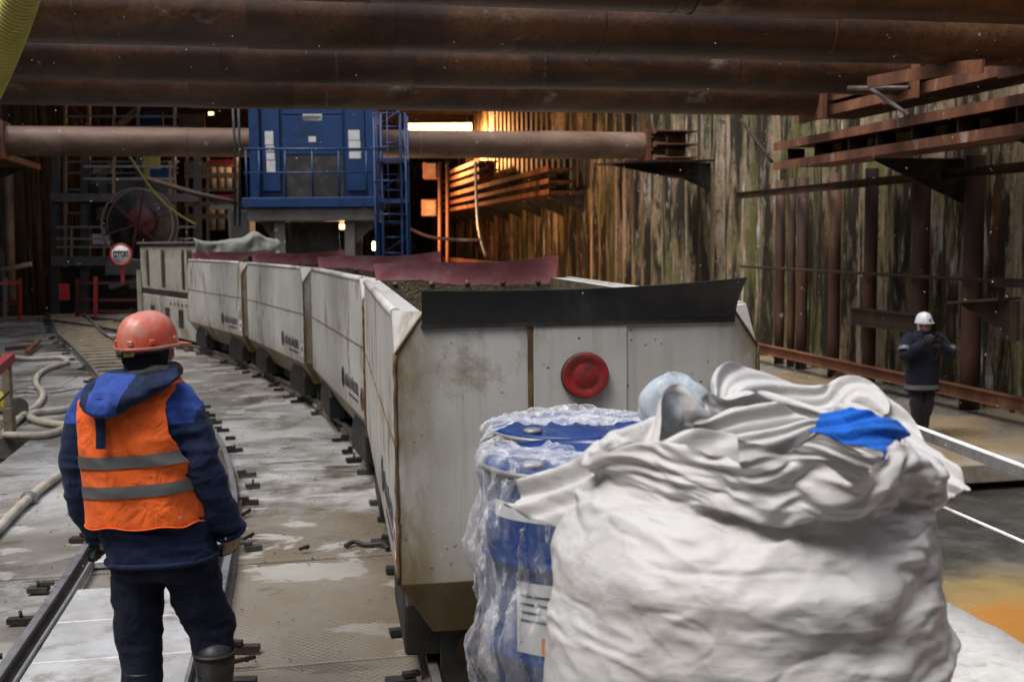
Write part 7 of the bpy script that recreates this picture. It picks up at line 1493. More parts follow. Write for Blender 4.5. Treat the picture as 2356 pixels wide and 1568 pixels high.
-14,8,17,-21,-7,6,-5,-3,11,-1,-2,-1,-1,3,-4,11,9,-4,-7,-10,-4,8,16,-9,8,-6,4,-13,11,-16,-1,8,10,5,-2,-8,-10,5,-14,-1,18,16,-13,-6,-4,12,7,-22,11,-3,1,-2,5,-7,-1,1,6,8,-5,-6,0,4,-5,12,5,2,-11,3,-10,7,9,-10,3,0,0,0,0,0,0,
0,0,0,0,0,0,0,0,0,0,0,0,0,0,0,0,0,0,0,0,0,0,0,0,0,0,0,0,0,0,0,0,0,0,0,0,0,0,0,0,0,0,0,0,0,0,0,0,0,0,0,0,0,0,0,0,0,0,0,0,0,0,0,0,0,0,0,0,0,0,0,0,0,0,0,0,0,0,0,0,0,0,0,0,0,0,0,0,0,0,46,3,1,1,1,1,-3,-3,-3,-3,-1,-1,1,6,3,-1,
3,-1,-3,2,2,7,-3,-4,1,1,-1,-1,0,-4,0,-2,1,1,-1,-1,-1,1,0,1,2,2,-3,0,0,-2,0,0,-2,-4,-1,-3,-3,1,-2,3,-3,-5,-2,-2,-2,-2,1,2,2,3,3,4,4,5,4,3,3,2,-1,-4,-2,1,1,-1,-2,-1,-1,-2,-1,1,-2,-1,1,0,-1,-1,0,2,2,3,56,-2,1,-1,-2,-4,1,4,
4,3,4,4,0,-5,-3,3,-4,0,4,2,-2,-8,-2,2,-2,-2,-3,-1,1,7,2,3,-2,-2,0,3,2,-2,-3,-4,0,-2,3,0,-1,2,2,-1,1,2,-2,2,6,-2,2,-5,0,3,-1,1,2,2,0,-3,-4,-1,0,-5,-3,-4,-1,-1,-1,-2,3,8,2,-3,-2,0,3,3,3,0,0,-2,3,1,-3,-3,4,4,2,-3,-2,-2,67,
1,-2,1,1,3,3,-2,-1,0,-3,-3,-4,-2,-2,2,4,2,-3,-1,1,1,9,1,-2,5,1,0,-4,-3,0,0,3,-2,-1,-4,-2,0,1,0,-2,0,-1,0,2,0,-2,0,0,2,2,-2,-4,0,0,1,3,2,2,1,-1,0,2,3,3,-2,-3,1,0,-1,-4,-3,-1,4,-3,-3,1,2,-1,1,1,0,-4,2,1,0,-1,3,4,3,-4,-2,
-4,3,-1,2,66,-2,0,1,2,2,-1,1,1,5,1,1,5,3,5,-6,-6,-1,6,-6,0,1,-2,2,0,-2,0,0,1,5,1,1,-5,1,2,-1,0,-1,5,3,0,-3,-2,-2,-2,-1,0,-1,0,-1,0,3,1,1,1,3,-1,-2,0,-3,0,-1,-5,-6,-4,-1,-1,0,0,3,5,2,-1,-1,4,2,-1,2,3,0,-2,-1,2,-1,-1,0,-1,
-3,-1,0,0,-1,1,-3,-1,-2,91,1,1,-4,0,3,0,-1,0,-5,-1,2,0,-1,-3,4,2,-2,-1,4,4,-2,-5,-3,6,-3,1,1,1,-7,-7,-4,0,1,3,6,1,3,-2,0,0,2,3,3,0,-1,-1,1,1,0,0,3,1,1,-2,-3,2,1,0,2,0,0,0,3,1,-2,-1,-1,-3,-4,-6,0,0,-4,-2,-3,-1,-4,-2,-1,0,
1,2,2,0,2,5,2,1,0,0,1,2,3,3,-1,84,-1,-1,3,3,-2,1,3,0,0,0,-2,-2,1,3,-1,1,2,-4,1,-5,1,2,0,-1,-1,2,1,1,-1,1,2,4,2,-4,-4,0,-2,-1,0,1,3,-1,-2,1,1,0,2,1,1,2,-4,-3,-2,-1,0,-1,-1,0,0,1,0,1,1,1,0,-1,-1,1,-1,0,-3,-2,2,-2,1,1,1,0,
1,3,2,-1,2,2,-1,-4,-2,-3,2,1,0,1,1,-1,0,82,2,1,1,-6,-5,-4,-1,2,2,5,2,2,-1,5,7,3,1,2,-2,0,-1,1,0,-3,2,-1,-1,0,1,0,-3,-4,-1,0,1,-3,2,-1,1,0,-2,0,1,1,1,1,1,-2,-1,-2,-1,0,0,3,-1,-3,0,-2,-2,-2,-1,4,1,2,1,-1,-1,-2,-1,1,3,1,-1,
0,-2,1,2,1,0,1,-3,-1,-2,1,3,1,1,2,-3,2,-2,-3,-2,2,-1,11,-1,-1,0,1,1,0,0,2,0,-4,0,2,2,-3,-2,4,1,0,2,-1,0,1,0,-1,-1,0,1,1,0,-1,-1,1,0,-1,0,1,-1,1,0,-1,1,-1,2,-1,2,0,0,-1,-1,0,1,2,-1,-2,1,1,0,0,-1,0,-2,-1,-1,-2,1,0,-1,-1,1,
3,0,-2,-2,3,-1,0,2,0,0,-2,-3,1,3,-1,-1,1,1,1,-1,-1,1,-1,0,2,-2,11,-1,0,-3,0,2,4,-1,-1,0,1,-3,-3,3,0,0,-1,2,1,1,1,2,-1,2,0,0,0,-1,-2,-1,1,1,1,-1,1,-1,1,-2,0,0,2,-1,1,-1,-1,1,0,0,1,0,0,1,0,1,-1,0,1,-1,0,-1,-2,0,-2,-3,2,-1,
2,1,2,-1,-3,-3,3,2,0,1,2,-2,-1,0,-2,1,2,-3,-1,-2,-1,-2,-1,3,-2,1,3,-4,-2,5,9,-3,2,1,-1,1,3,1,-3,-1,-1,2,0,0,0,0,-3,2,1,2,2,1,1,0,0,-1,0,0,0,0,0,0,0,-1,1,-1,1,0,-1,-1,1,0,0,-2,0,2,0,-2,-1,1,2,0,0,0,1,0,-1,1,-1,0,0,-1,-3,
-1,-2,1,1,2,2,1,-1,1,-1,0,-2,2,-1,-1,1,-2,-1,4,-2,-2,-1,1,2,1,-2,0,1,-2,1,2,0,-1,5,4,-3,-1,4,3,-1,1,0,-1,-1,-2,-1,-1,3,-2,1,-1,3,2,-1,4,1,-1,0,1,0,0,-1,0,0,0,-1,0,0,1,0,-1,0,0,-1,-1,-1,0,2,-2,-2,-1,-1,0,3,2,-1,0,0,-2,0,
0,0,3,0,1,-2,1,-3,0,1,-2,2,2,0,2,-1,0,-1,1,-1,0,-1,0,2,-2,-3,0,1,-1,-3,-1,2,-2,0,2,1,3,-1,-4,8,0,1,2,-1,0,1,2,-4,-1,2,1,2,-3,-1,1,1,0,2,-1,3,0,0,1,0,-1,0,0,1,0,-1,-1,-1,2,-2,2,-2,1,0,-2,-3,-1,1,0,3,0,-1,-2,2,0,-1,-4,2,
-2,0,3,0,0,1,3,0,-1,-1,-1,1,-2,-1,4,0,-3,1,-3,4,2,-1,1,1,0,0,0,-4,-4,2,1,-1,0,3,0,-1,1,-1,1,-1,0,-1,2,10,-3,1,4,0,0,0,-1,2,1,-1,-1,-1,-1,1,-4,1,5,1,-1,2,-1,2,-1,0,0,0,1,-1,0,0,-1,-1,1,-1,0,0,0,0,1,-1,0,0,0,-2,-6,0,4,3,1,
-2,-1,-1,2,-1,-1,0,2,2,-2,1,0,2,0,1,0,-1,-2,-3,1,2,1,-1,1,0,-1,0,-1,0,-2,-1,1,2,0,-1,2,-3,-1,-4,1,5,-2,-5,0,5,3,9,3,0,0,1,0,1,-1,1,0,-1,0,-2,3,-2,3,-2,-1,1,2,-1,1,-1,1,0,1,-1,0,0,0,0,-1,1,-2,0,0,0,-2,2,1,0,-1,-1,0,0,1,1,
-2,-1,0,-4,0,0,-1,2,-1,2,3,0,0,0,2,1,0,-1,1,0,-1,0,-1,-2,1,-1,1,2,-1,-1,-3,-2,2,1,1,-2,-2,5,0,-4,0,4,-1,-1,0,2,-1,-5,-1,8,1,3,1,0,-2,-1,0,2,1,0,-1,1,-1,0,1,1,-1,1,1,1,-1,1,0,-1,0,1,-1,0,0,0,0,-1,-2,1,0,-1,0,0,2,0,0,0,-1,
-3,1,3,1,-2,0,0,1,-1,1,0,0,-3,-2,2,3,1,0,-1,0,0,0,0,1,-2,1,0,-1,0,-2,1,-3,-4,1,4,3,0,-2,-1,2,1,-5,1,0,4,2,-2,-2,1,-1,0,0,12,1,-1,-1,2,0,-1,-1,0,1,1,1,1,-1,-1,-2,2,1,-1,1,0,0,-2,1,2,-1,1,0,0,0,0,0,-4,0,2,-3,-1,4,0,-1,-1,
1,2,-2,2,0,0,0,-1,-1,2,0,-1,1,-2,-2,2,0,1,-1,0,-2,1,1,1,2,0,-2,2,0,0,0,0,-3,-2,1,2,1,-1,-4,-1,2,1,2,-3,-1,3,1,-2,1,-3,1,2,-1,0,0,12,1,0,-1,-3,0,-1,1,2,0,1,1,0,-2,2,-1,0,1,0,-1,1,-1,0,0,0,1,-1,3,0,-1,0,1,0,-1,-2,-2,1,2,
-1,-2,-1,3,0,0,0,3,-2,-1,1,1,0,0,0,-2,1,1,0,-2,-1,-1,-1,1,-1,3,1,0,-1,0,1,2,0,0,-1,-1,-1,0,2,0,-3,-1,0,1,1,0,-5,3,2,-1,0,-2,2,-1,-2,1,3,-2,9,1,1,-4,1,2,1,-1,-2,1,2,1,0,1,-5,4,1,1,-4,2,-2,2,0,1,0,0,1,-4,-1,2,0,2,1,-1,-2,
2,-1,-1,1,0,2,-2,-3,3,1,0,0,0,0,0,1,0,0,0,-2,-1,2,0,-2,-1,-2,2,2,0,0,-2,-2,3,2,1,1,-1,-2,1,1,-1,-2,-1,-2,0,4,0,-1,-2,2,-1,1,0,-2,-2,0,2,0,1,-1,2,10,-1,0,1,-2,-3,1,3,2,-1,0,-1,2,1,3,-2,1,-1,-2,-7,9,-3,2,-2,4,-2,2,-2,0,0,
0,-4,-2,1,1,4,2,-2,-2,-1,4,0,1,-1,-2,1,0,0,1,0,0,1,0,-1,1,0,-3,2,-3,-2,1,4,1,-1,-1,-1,1,1,-2,1,0,1,1,0,0,-1,-1,-1,2,0,0,-1,-2,-3,1,5,-1,-2,-2,0,0,0,0,3,1,-1,13,-2,-1,-2,3,1,-1,-2,-2,0,-1,3,3,1,-1,1,-2,-3,3,2,-5,4,1,-3,
-4,6,-5,-2,5,-3,-1,5,1,1,0,-4,2,0,1,-1,-1,2,0,-1,1,-2,-2,3,2,0,0,0,0,0,-1,2,-1,-3,0,2,1,-2,0,0,0,2,0,-1,1,-1,-2,2,2,0,0,0,-4,0,0,2,0,-2,1,-1,1,0,-2,-1,1,-1,-1,2,2,-1,-2,3,8,-1,3,1,-2,2,1,-1,-1,0,0,-2,0,2,1,-1,-1,-1,0,5,
-3,-2,0,5,-5,-1,6,1,-7,5,-1,-4,1,5,0,-2,0,1,-1,1,-1,-4,0,3,-1,1,3,0,0,-1,-1,0,1,0,0,-1,2,-1,0,-3,2,1,0,-1,0,1,0,-1,0,2,-1,2,0,0,-1,1,0,-1,-1,-1,0,0,-2,1,1,-4,-1,3,-1,3,0,0,0,0,-2,0,10,2,-3,2,0,-2,-2,1,0,0,0,2,-1,1,0,0,0,
1,0,1,0,-8,-3,10,2,-10,4,6,0,-7,0,4,2,-3,1,2,0,0,0,0,-2,1,-1,0,0,-3,3,0,-1,2,1,0,0,0,-1,1,-1,-2,2,2,-1,-2,1,-2,2,-4,3,2,-2,-1,4,-1,0,0,0,0,0,0,1,-1,-1,1,-1,0,-3,1,1,1,1,-4,2,0,-1,-2,3,1,9,2,-1,-1,0,-1,1,1,0,0,-1,-1,-1,2,
-1,1,-2,6,-1,-7,8,-1,-12,-6,3,9,-14,5,15,1,0,-2,3,-4,-3,4,0,-4,3,-1,0,1,0,0,0,1,-1,-3,2,2,-1,1,0,1,1,0,-1,0,-1,0,-1,1,-2,1,2,0,-1,-1,0,-2,2,-1,1,0,0,-4,3,3,0,0,-1,-1,1,1,-1,-2,2,-1,0,0,0,-1,0,0,0,-2,10,-2,2,0,0,1,-2,0,1,
0,0,1,-2,-2,0,1,4,-6,5,-5,-4,10,1,-16,1,-1,14,-12,-3,15,1,-1,-1,-2,3,1,-2,-1,0,2,-1,-4,5,-1,-1,1,1,2,-1,-1,1,-1,0,2,-1,-6,-2,4,3,2,-1,-2,1,3,-4,1,1,-2,-2,1,0,1,-2,3,-2,2,1,-1,-1,1,-1,0,1,1,-1,0,-1,-1,-2,3,-1,-1,1,1,0,1,
9,0,-1,2,-1,0,0,-2,0,0,2,-3,1,1,2,2,-2,-1,-8,7,-9,-5,15,0,-2,-4,-3,10,-9,-3,13,-4,-2,3,2,-3,1,3,-3,-1,2,2,-1,0,1,-1,-3,0,2,0,2,1,-1,-4,-1,5,2,-2,-3,3,3,-2,-5,3,1,1,-1,-2,3,2,-3,-1,3,0,-2,0,0,-1,0,-1,0,2,0,-3,0,3,-5,-1,3,
1,-2,0,0,2,2,-2,8,-1,2,1,1,-2,-2,1,2,1,-1,-2,-1,0,-1,2,0,4,-5,-1,-1,-15,5,14,-5,2,-3,5,5,-6,-6,11,-2,2,-1,0,0,-2,0,0,-2,3,-2,-1,0,1,2,0,-2,4,1,-1,0,-1,-2,0,1,0,-3,-7,2,7,1,-9,3,7,2,1,-1,-1,2,-1,-2,-2,1,2,-2,-2,0,0,1,-1,
-3,1,3,-2,2,1,-4,-2,3,1,1,2,-1,-1,7,3,1,-1,-2,-1,1,-1,1,3,-1,1,-2,-2,3,-2,-1,0,5,-10,4,0,-13,3,12,-4,-1,-11,7,11,0,-7,2,5,-1,-3,5,3,-3,-4,-1,-1,1,3,0,2,1,0,-4,-7,-3,-1,-1,3,6,3,-1,2,3,0,-3,-4,3,1,-1,-4,4,5,-1,-1,0,0,-2,
0,1,-2,-2,1,0,1,0,0,1,1,0,-2,-2,2,2,-3,-2,1,1,1,-1,0,10,1,-5,1,4,-2,-2,2,-2,-6,3,4,1,0,-1,3,-5,-4,-5,2,-10,19,-9,-3,5,0,-1,6,-10,-7,10,12,-8,-8,3,2,-7,5,9,4,-1,-2,-1,0,3,-3,-4,3,3,-1,1,1,0,-2,-5,-1,3,-3,3,5,-4,-1,-1,4,
-1,4,-1,0,3,-3,1,-3,0,-2,2,-1,-1,0,1,0,1,0,1,-1,-3,0,3,-2,-1,2,2,1,-4,1,3,-1,11,-4,2,-1,-3,0,3,0,1,0,-1,-3,-3,6,3,-8,2,-5,0,0,-3,6,2,-3,-10,7,5,0,7,-10,2,1,7,-2,-9,-5,-1,0,0,9,3,0,-1,-1,0,-1,2,-4,1,3,-1,2,3,2,0,-3,-4,1,
-1,0,2,-4,2,1,2,-3,-9,-3,8,7,-1,2,-2,-1,0,0,1,1,0,0,-3,0,1,0,3,0,-2,1,1,2,-2,-4,3,2,0,2,9,1,-1,1,-1,-1,-1,-1,1,2,-1,1,1,-4,-2,3,2,-12,-4,10,-1,-7,15,-7,0,-4,-3,4,-4,11,-6,-13,15,8,-3,-3,2,-1,-5,-1,3,2,1,0,-2,1,1,2,-1,-3,
-2,-6,-3,8,7,-3,-1,1,-1,-6,0,5,0,0,-5,-3,6,-3,-8,1,0,9,6,0,0,0,0,0,-1,1,3,-2,-2,1,0,-2,2,-1,1,2,1,0,-1,-2,2,0,12,-1,-4,2,0,-2,2,1,-3,0,-2,0,5,-4,-2,2,-8,5,-4,-1,3,-7,10,-3,-6,4,1,-4,3,4,-3,0,-7,6,4,5,-3,-2,6,2,-3,-2,0,0,
0,0,-2,-3,-2,3,0,3,-4,-7,5,6,0,-1,-1,3,0,-5,2,1,6,-3,-3,1,-4,-9,4,-3,8,5,-2,1,1,-1,1,-1,-3,1,4,1,-1,1,-4,3,1,-1,0,0,1,2,0,1,13,-2,-7,-5,4,3,-1,3,2,-1,-1,0,1,-1,-1,-13,11,2,2,-7,4,5,-15,8,-4,-4,4,0,9,-8,-2,9,-2,-6,6,1,2,
-5,-5,0,2,3,1,0,0,2,1,-2,-5,-3,6,5,2,-8,-10,5,4,0,-1,-5,-1,6,2,6,-3,-2,0,1,1,0,3,1,-1,1,-3,-1,0,1,-1,0,1,-1,-2,1,2,3,-1,-5,0,2,1,1,-1,0,2,2,9,1,-1,-4,-5,6,3,-3,-2,3,1,-5,-4,5,3,4,-12,8,0,2,-1,1,-4,-7,4,-2,5,-2,8,-2,-1,0,
2,-1,-1,0,2,0,-1,-4,2,-2,0,1,0,-1,0,0,2,-5,-7,-3,12,8,0,-4,-5,0,0,1,1,5,1,-5,-5,3,-1,0,-1,3,-4,4,0,-3,6,0,-1,-1,0,0,2,3,-1,-2,-1,-1,1,1,-1,-2,-1,0,0,-6,2,8,-7,5,10,2,0,-3,-2,-2,1,-3,4,4,-5,-3,7,4,-3,-2,1,0,2,-4,-1,5,-4,
2,0,3,-2,0,2,-3,3,-2,-2,3,0,0,0,0,0,-2,-2,0,1,-1,-1,0,1,1,-4,-6,-6,8,6,-6,1,1,0,1,3,-3,1,-2,4,-1,1,-1,3,0,-3,-2,2,4,0,-3,0,-1,0,1,1,2,-1,0,0,0,2,-3,3,0,-1,1,-2,-5,-7,-1,0,-1,7,1,0,0,1,0,-5,-2,0,5,4,0,-6,-1,4,-1,-2,4,-1,
0,-4,5,2,3,-4,0,1,-1,-4,2,-3,4,1,-2,-2,2,-1,2,0,-3,2,-1,1,0,-2,0,1,1,1,0,-7,-7,-5,-1,4,4,-1,-2,6,6,0,1,-1,2,1,3,1,-1,4,-2,-4,-1,0,1,-3,-1,-1,0,2,2,-1,-1,1,1,1,0,0,1,-1,-1,2,5,-9,-9,7,0,-4,2,2,-1,-3,0,3,3,-4,-5,5,3,-3,0,
2,0,1,-1,1,1,0,-5,7,0,-4,2,0,1,-2,-1,-2,-2,1,0,2,-1,-2,-1,2,4,-2,2,-1,0,0,0,-2,0,0,0,4,1,-6,-6,0,3,5,0,-2,2,1,-1,2,2,1,-2,-5,5,2,2,-4,-2,-2,0,2,0,0,0,-1,2,2,-2,-1,-1,0,3,-1,1,1,-2,-3,2,6,-3,10,-1,-2,-1,0,1,1,0,-1,-1,4,
-1,-1,-2,0,2,-1,-1,3,1,-3,1,1,2,-2,1,-1,-4,4,-3,3,-1,2,-2,-2,-1,0,4,2,-6,-3,6,3,-1,-2,-1,-1,0,1,-1,-1,1,-5,-4,2,11,6,-4,-4,1,2,-1,-1,1,1,-2,-1,-4,2,5,-6,4,0,-1,1,-1,-1,-1,0,0,2,-1,1,0,1,-1,1,3,-4,-3,1,0,-1,-6,6,7,8,1,2,
-3,-1,0,1,-1,0,1,1,0,-4,1,0,-1,2,0,1,-2,2,-3,5,-1,2,0,-2,-4,3,3,-4,0,0,-1,1,-1,-1,-2,-1,0,2,-1,5,1,-3,1,0,-1,-1,0,0,0,2,-4,4,2,1,-2,0,0,-1,4,2,-1,-4,-1,-1,2,3,-4,-3,0,8,-3,-2,-1,-1,1,-1,0,2,-4,2,2,-1,2,0,1,-1,0,-2,0,-3,
5,3,0,8,-2,-4,3,3,0,-2,0,0,-3,-3,5,1,-1,2,0,0,0,0,-1,1,-1,1,2,-2,1,-1,3,-13,15,-4,1,-2,2,-2,-1,-4,4,5,-3,-5,1,-2,4,1,-2,0,1,0,0,0,0,3,2,-2,0,-3,2,-3,3,-4,-1,4,4,-2,-4,0,-1,4,-4,2,-6,4,1,-4,3,2,0,1,-1,4,2,-1,0,-2,-2,2,-1,
-2,-2,1,0,4,4,-4,-1,13,-6,2,-2,-2,3,-1,-1,0,2,-3,0,1,0,0,-1,2,0,3,-6,2,-2,2,0,1,-1,6,-7,-1,-1,5,-1,2,0,-3,-4,2,-5,0,3,0,0,3,-4,-1,5,1,-1,-1,0,1,-2,-1,4,2,-2,-7,4,5,-5,-5,-5,1,6,4,0,-10,2,5,5,-4,-2,1,9,3,-4,-2,-1,-2,-1,
-1,-1,3,6,0,0,-1,-2,3,-1,-5,5,5,-2,-3,1,10,1,-5,-2,1,1,0,0,0,2,2,-3,-1,2,1,-1,-3,5,-2,1,0,0,-3,0,-1,4,2,-1,-8,-8,12,0,-4,-5,3,5,6,-3,-5,4,4,-4,0,3,-2,-5,1,1,1,-1,1,2,0,-3,1,-2,-4,-6,7,8,-2,-9,-2,-6,-2,2,4,6,-5,4,8,-1,
-11,5,8,-1,0,-1,1,0,-2,3,4,-1,-5,1,-3,3,4,0,-4,-1,4,0,0,0,6,3,-1,0,-1,-5,3,1,-1,-2,1,2,0,-1,2,-1,3,2,-3,1,0,1,-3,-2,1,-6,11,1,-4,-5,2,4,0,0,1,0,-2,4,-4,-5,0,2,-7,4,8,-3,-3,2,1,1,-2,-2,0,2,-1,1,1,-7,-5,3,1,0,-6,-5,0,1,7,
-1,0,-3,3,2,1,-3,5,6,3,-1,2,4,-3,2,-4,-1,0,-5,4,3,-3,-3,5,3,0,-4,3,-1,8,-2,0,-1,2,2,-3,-1,2,1,-2,1,1,-1,0,-2,-2,3,2,-1,3,-4,0,0,0,-8,1,12,-4,5,-4,2,-6,2,4,2,-3,2,0,-3,-7,-1,1,-3,6,4,0,-2,0,-1,0,2,-1,-1,1,1,1,0,-7,-5,5,
-4,-7,2,-1,0,1,4,-3,-5,4,4,-2,-1,3,5,3,1,-2,5,1,3,-4,-4,4,2,1,-2,0,0,0,-1,-1,3,3,-2,10,-2,-2,-3,-1,2,2,0,-3,0,3,0,-1,2,1,-1,-4,-9,14,0,3,-5,0,1,0,3,-7,4,3,-2,1,-3,3,0,-2,1,-2,-5,3,3,4,-1,0,-2,-5,3,0,-1,-4,0,3,3,-1,-1,-1,
-1,2,3,0,-5,-1,3,-5,-5,4,-1,-1,1,6,-6,-5,-1,3,-5,1,8,-4,5,2,-2,6,0,0,2,0,-1,-4,-3,4,2,3,0,1,0,-3,0,8,-2,1,2,0,0,-2,-1,1,-1,-4,0,3,1,0,0,4,2,-6,3,-6,8,-2,-2,1,1,1,-6,7,-5,4,-1,-3,-1,3,-2,4,-2,4,2,-1,-7,3,2,-1,-2,0,-1,1,
-1,-2,-1,2,0,0,0,0,0,2,2,-4,-2,3,-4,-2,10,0,-8,0,6,-1,-8,-6,1,-5,2,6,9,6,-1,-3,-5,3,-1,1,2,0,0,-5,3,0,1,0,3,-1,-1,7,0,0,2,-2,-4,2,1,-2,-1,4,1,-2,2,1,-2,0,3,0,-2,1,-2,-1,3,-1,1,3,-1,-3,2,-1,-2,1,1,-3,3,2,-3,3,-2,-3,-1,4,
3,-2,-4,2,-1,-1,-1,-2,-2,2,2,-1,1,0,1,1,0,1,0,-1,3,0,1,3,-4,-5,3,-2,3,3,-2,-10,-5,5,-3,5,8,1,0,-2,-1,-1,0,-6,5,2,-3,3,0,0,1,1,-3,8,-2,0,4,-2,-2,-3,2,2,0,-3,-1,2,-1,0,2,3,0,0,1,-1,-3,2,-1,1,-3,5,1,-5,4,2,-2,0,0,0,1,-2,-1,
-7,-8,-3,6,2,4,6,2,-4,1,-2,3,1,-3,-3,1,3,0,1,-1,0,0,1,1,-1,2,-1,-4,5,3,-6,-5,0,-2,3,2,3,-1,1,0,-2,0,3,1,-1,-3,2,-2,-5,-3,3,6,2,1,1,-1,3,-1,7,0,0,1,-1,0,1,-2,-1,-1,2,-1,0,4,-1,-1,4,-2,-2,3,0,-2,0,1,-1,-2,4,1,-3,0,-8,9,-2,
-5,-2,5,1,2,-9,-3,-3,4,-3,-3,4,12,1,-5,-2,0,1,4,0,-1,-3,-1,2,3,0,1,0,1,2,-2,-1,2,-1,4,-2,-4,-8,-8,0,10,10,2,-2,2,-3,1,0,-6,3,3,-5,-6,8,2,0,-2,2,2,1,-6,2,4,8,-4,4,-2,0,-1,-1,1,1,0,-3,0,2,-1,-1,5,0,-1,-3,3,2,-1,0,-1,2,0,2,
-2,-4,4,-3,-3,5,-3,-3,-4,-6,4,3,-2,-1,6,3,-5,-6,1,11,1,1,-1,0,-2,0,-1,3,2,-2,-1,1,1,-2,-2,2,1,3,3,-2,-1,1,2,-4,-5,-8,-3,4,5,6,0,-2,-2,1,2,-7,2,-1,2,5,-6,0,8,0,0,1,-9,-5,9,8,0,3,-3,-1,1,0,-3,-2,1,1,0,0,2,1,0,1,0,2,-1,-6,
4,1,-1,-2,6,-4,0,1,1,1,-16,7,1,2,-5,-6,-5,9,4,-1,-7,5,11,-2,-9,0,3,2,-3,0,2,3,1,0,-1,0,0,-1,-1,3,2,-1,1,3,-2,0,-2,1,-7,-1,8,0,0,-1,-1,-4,3,5,-7,-6,6,0,-2,6,6,-2,-2,-1,-1,3,1,0,-2,-13,0,2,7,1,-3,-1,1,-3,2,1,-2,-2,-1,2,0,
-1,5,0,0,4,-3,-2,-1,4,-2,1,4,-5,1,-2,-1,-13,3,0,5,-6,-1,1,-2,1,3,7,-7,-1,7,10,-4,-6,2,2,1,-1,-1,-1,0,0,1,1,-1,1,1,-2,1,1,2,-1,0,-1,0,1,-2,2,1,1,1,-5,-4,2,1,4,-1,-2,0,5,-1,-1,3,-2,-1,3,-1,-4,-7,0,9,-5,-11,0,7,-1,-1,2,0,2,
-2,-1,-1,1,0,-2,4,-2,0,4,1,1,-5,-1,-1,0,6,-4,6,-2,4,-5,-11,-6,-3,1,8,0,-5,3,1,-6,-1,1,9,1,-3,7,6,-4,-3,0,0,0,1,0,0,1,-1,-1,1,-2,0,4,-1,-1,1,5,-1,-2,-1,0,0,0,-3,3,-2,4,-2,-4,2,2,-1,1,1,3,1,-1,-2,1,-1,2,-3,-10,-3,-6,6,9,
-4,11,3,-7,-1,-1,0,4,-2,-1,0,-1,-1,1,2,-3,2,2,2,1,-2,-4,4,2,0,-2,2,0,2,-14,-1,-9,7,5,-3,2,-1,-1,0,-7,-1,2,8,1,-1,1,8,-1,-1,-2,1,0,-1,1,0,-1,0,0,-1,2,1,-2,2,2,3,0,1,-3,1,-2,-3,-4,7,5,-4,-4,-5,2,-2,4,4,-2,-4,2,3,3,1,-1,-3,
-15,-3,1,-1,-2,2,11,11,0,7,0,-1,0,1,0,-5,1,2,1,1,1,1,-2,0,-6,11,-4,1,-4,5,4,-6,-3,7,-1,-4,-14,-6,3,5,-3,7,1,-1,-3,-3,-3,-1,3,3,3,-2,-3,6,7,2,0,-2,-2,1,-1,1,1,0,0,0,-3,0,4,2,2,0,-6,-2,6,-1,-3,5,-2,-2,6,-1,-6,3,4,-1,-2,2,
-2,0,1,0,0,0,-1,-3,-12,-8,2,1,4,-2,-1,5,9,2,-4,-2,0,-2,-1,5,1,-2,-2,3,-1,-7,9,0,3,2,-4,-2,0,-3,6,-1,1,7,-4,-10,-2,-18,8,-3,9,1,1,0,-1,-2,1,-6,1,5,-1,6,0,-4,9,0,-3,2,1,-2,1,2,-1,-1,1,0,2,-1,-5,0,3,1,3,-3,3,0,1,0,0,-6,4,1,
0,0,0,3,-2,2,-2,-2,0,1,-7,3,-1,-4,-2,-9,1,0,0,0,4,10,0,5,1,0,-1,0,-1,3,-1,0,1,-2,0,0,1,0,5,0,-2,-5,2,4,-5,6,-1,6,0,-14,4,-16,1,1,1,-2,0,2,5,2,0,4,-5,-3,7,-6,-3,5,5,4,1,-2,-1,1,-1,-2,1,2,2,-1,0,-2,0,-3,0,6,6,-4,-3,1,3,-2,
0,-2,-3,3,-1,3,3,0,-3,-1,-2,-1,-2,2,4,-5,-4,3,-1,-8,-8,2,0,4,4,-2,7,0,1,-2,0,0,1,1,-3,-2,-3,1,6,-2,2,0,-1,8,-4,-3,2,3,0,-6,-3,13,-3,-2,-3,-8,-12,2,8,-7,1,0,0,3,2,3,8,-5,0,4,-4,-9,-2,10,7,-3,0,0,1,1,-4,-1,1,2,-2,2,3,2,1,
-3,0,2,-4,4,0,-2,0,3,-3,-4,2,2,1,0,-3,-2,5,-1,-2,-2,4,-4,-3,-5,-1,2,-6,3,-3,1,2,6,-3,2,5,3,0,1,0,0,-1,1,0,-7,-3,10,-3,5,-4,0,5,-3,1,-1,5,-5,-10,15,-6,1,-2,-2,-11,-1,1,-1,0,0,1,1,1,1,8,5,-5,-8,-2,2,-4,1,11,3,0,-2,-1,0,3,
2,-4,-1,3,-1,0,5,3,-2,-2,1,-1,3,-6,0,-6,10,0,-1,-2,-3,-5,3,2,-5,5,5,-1,1,-3,-1,-8,-6,4,2,-2,-4,5,1,-1,-1,-4,-3,-1,7,8,-4,-2,2,6,-1,1,3,-11,7,2,1,4,-21,0,9,6,3,-1,-1,-7,5,4,-2,-9,-2,2,-3,-8,6,-1,-3,-3,2,4,1,-2,5,-5,-1,3,
-1,0,-1,3,10,0,2,1,-3,-3,1,3,2,-2,0,0,2,3,1,-2,3,0,-6,-6,1,2,7,-2,-1,0,2,-1,-5,-2,3,2,3,-3,-5,-7,2,3,-2,0,4,3,-10,-1,2,5,-1,1,-6,5,-14,15,8,-2,-14,15,-3,0,5,-8,-2,2,4,9,-26,7,-12,23,5,-2,-3,-8,4,7,0,-10,-1,2,-11,-4,10,
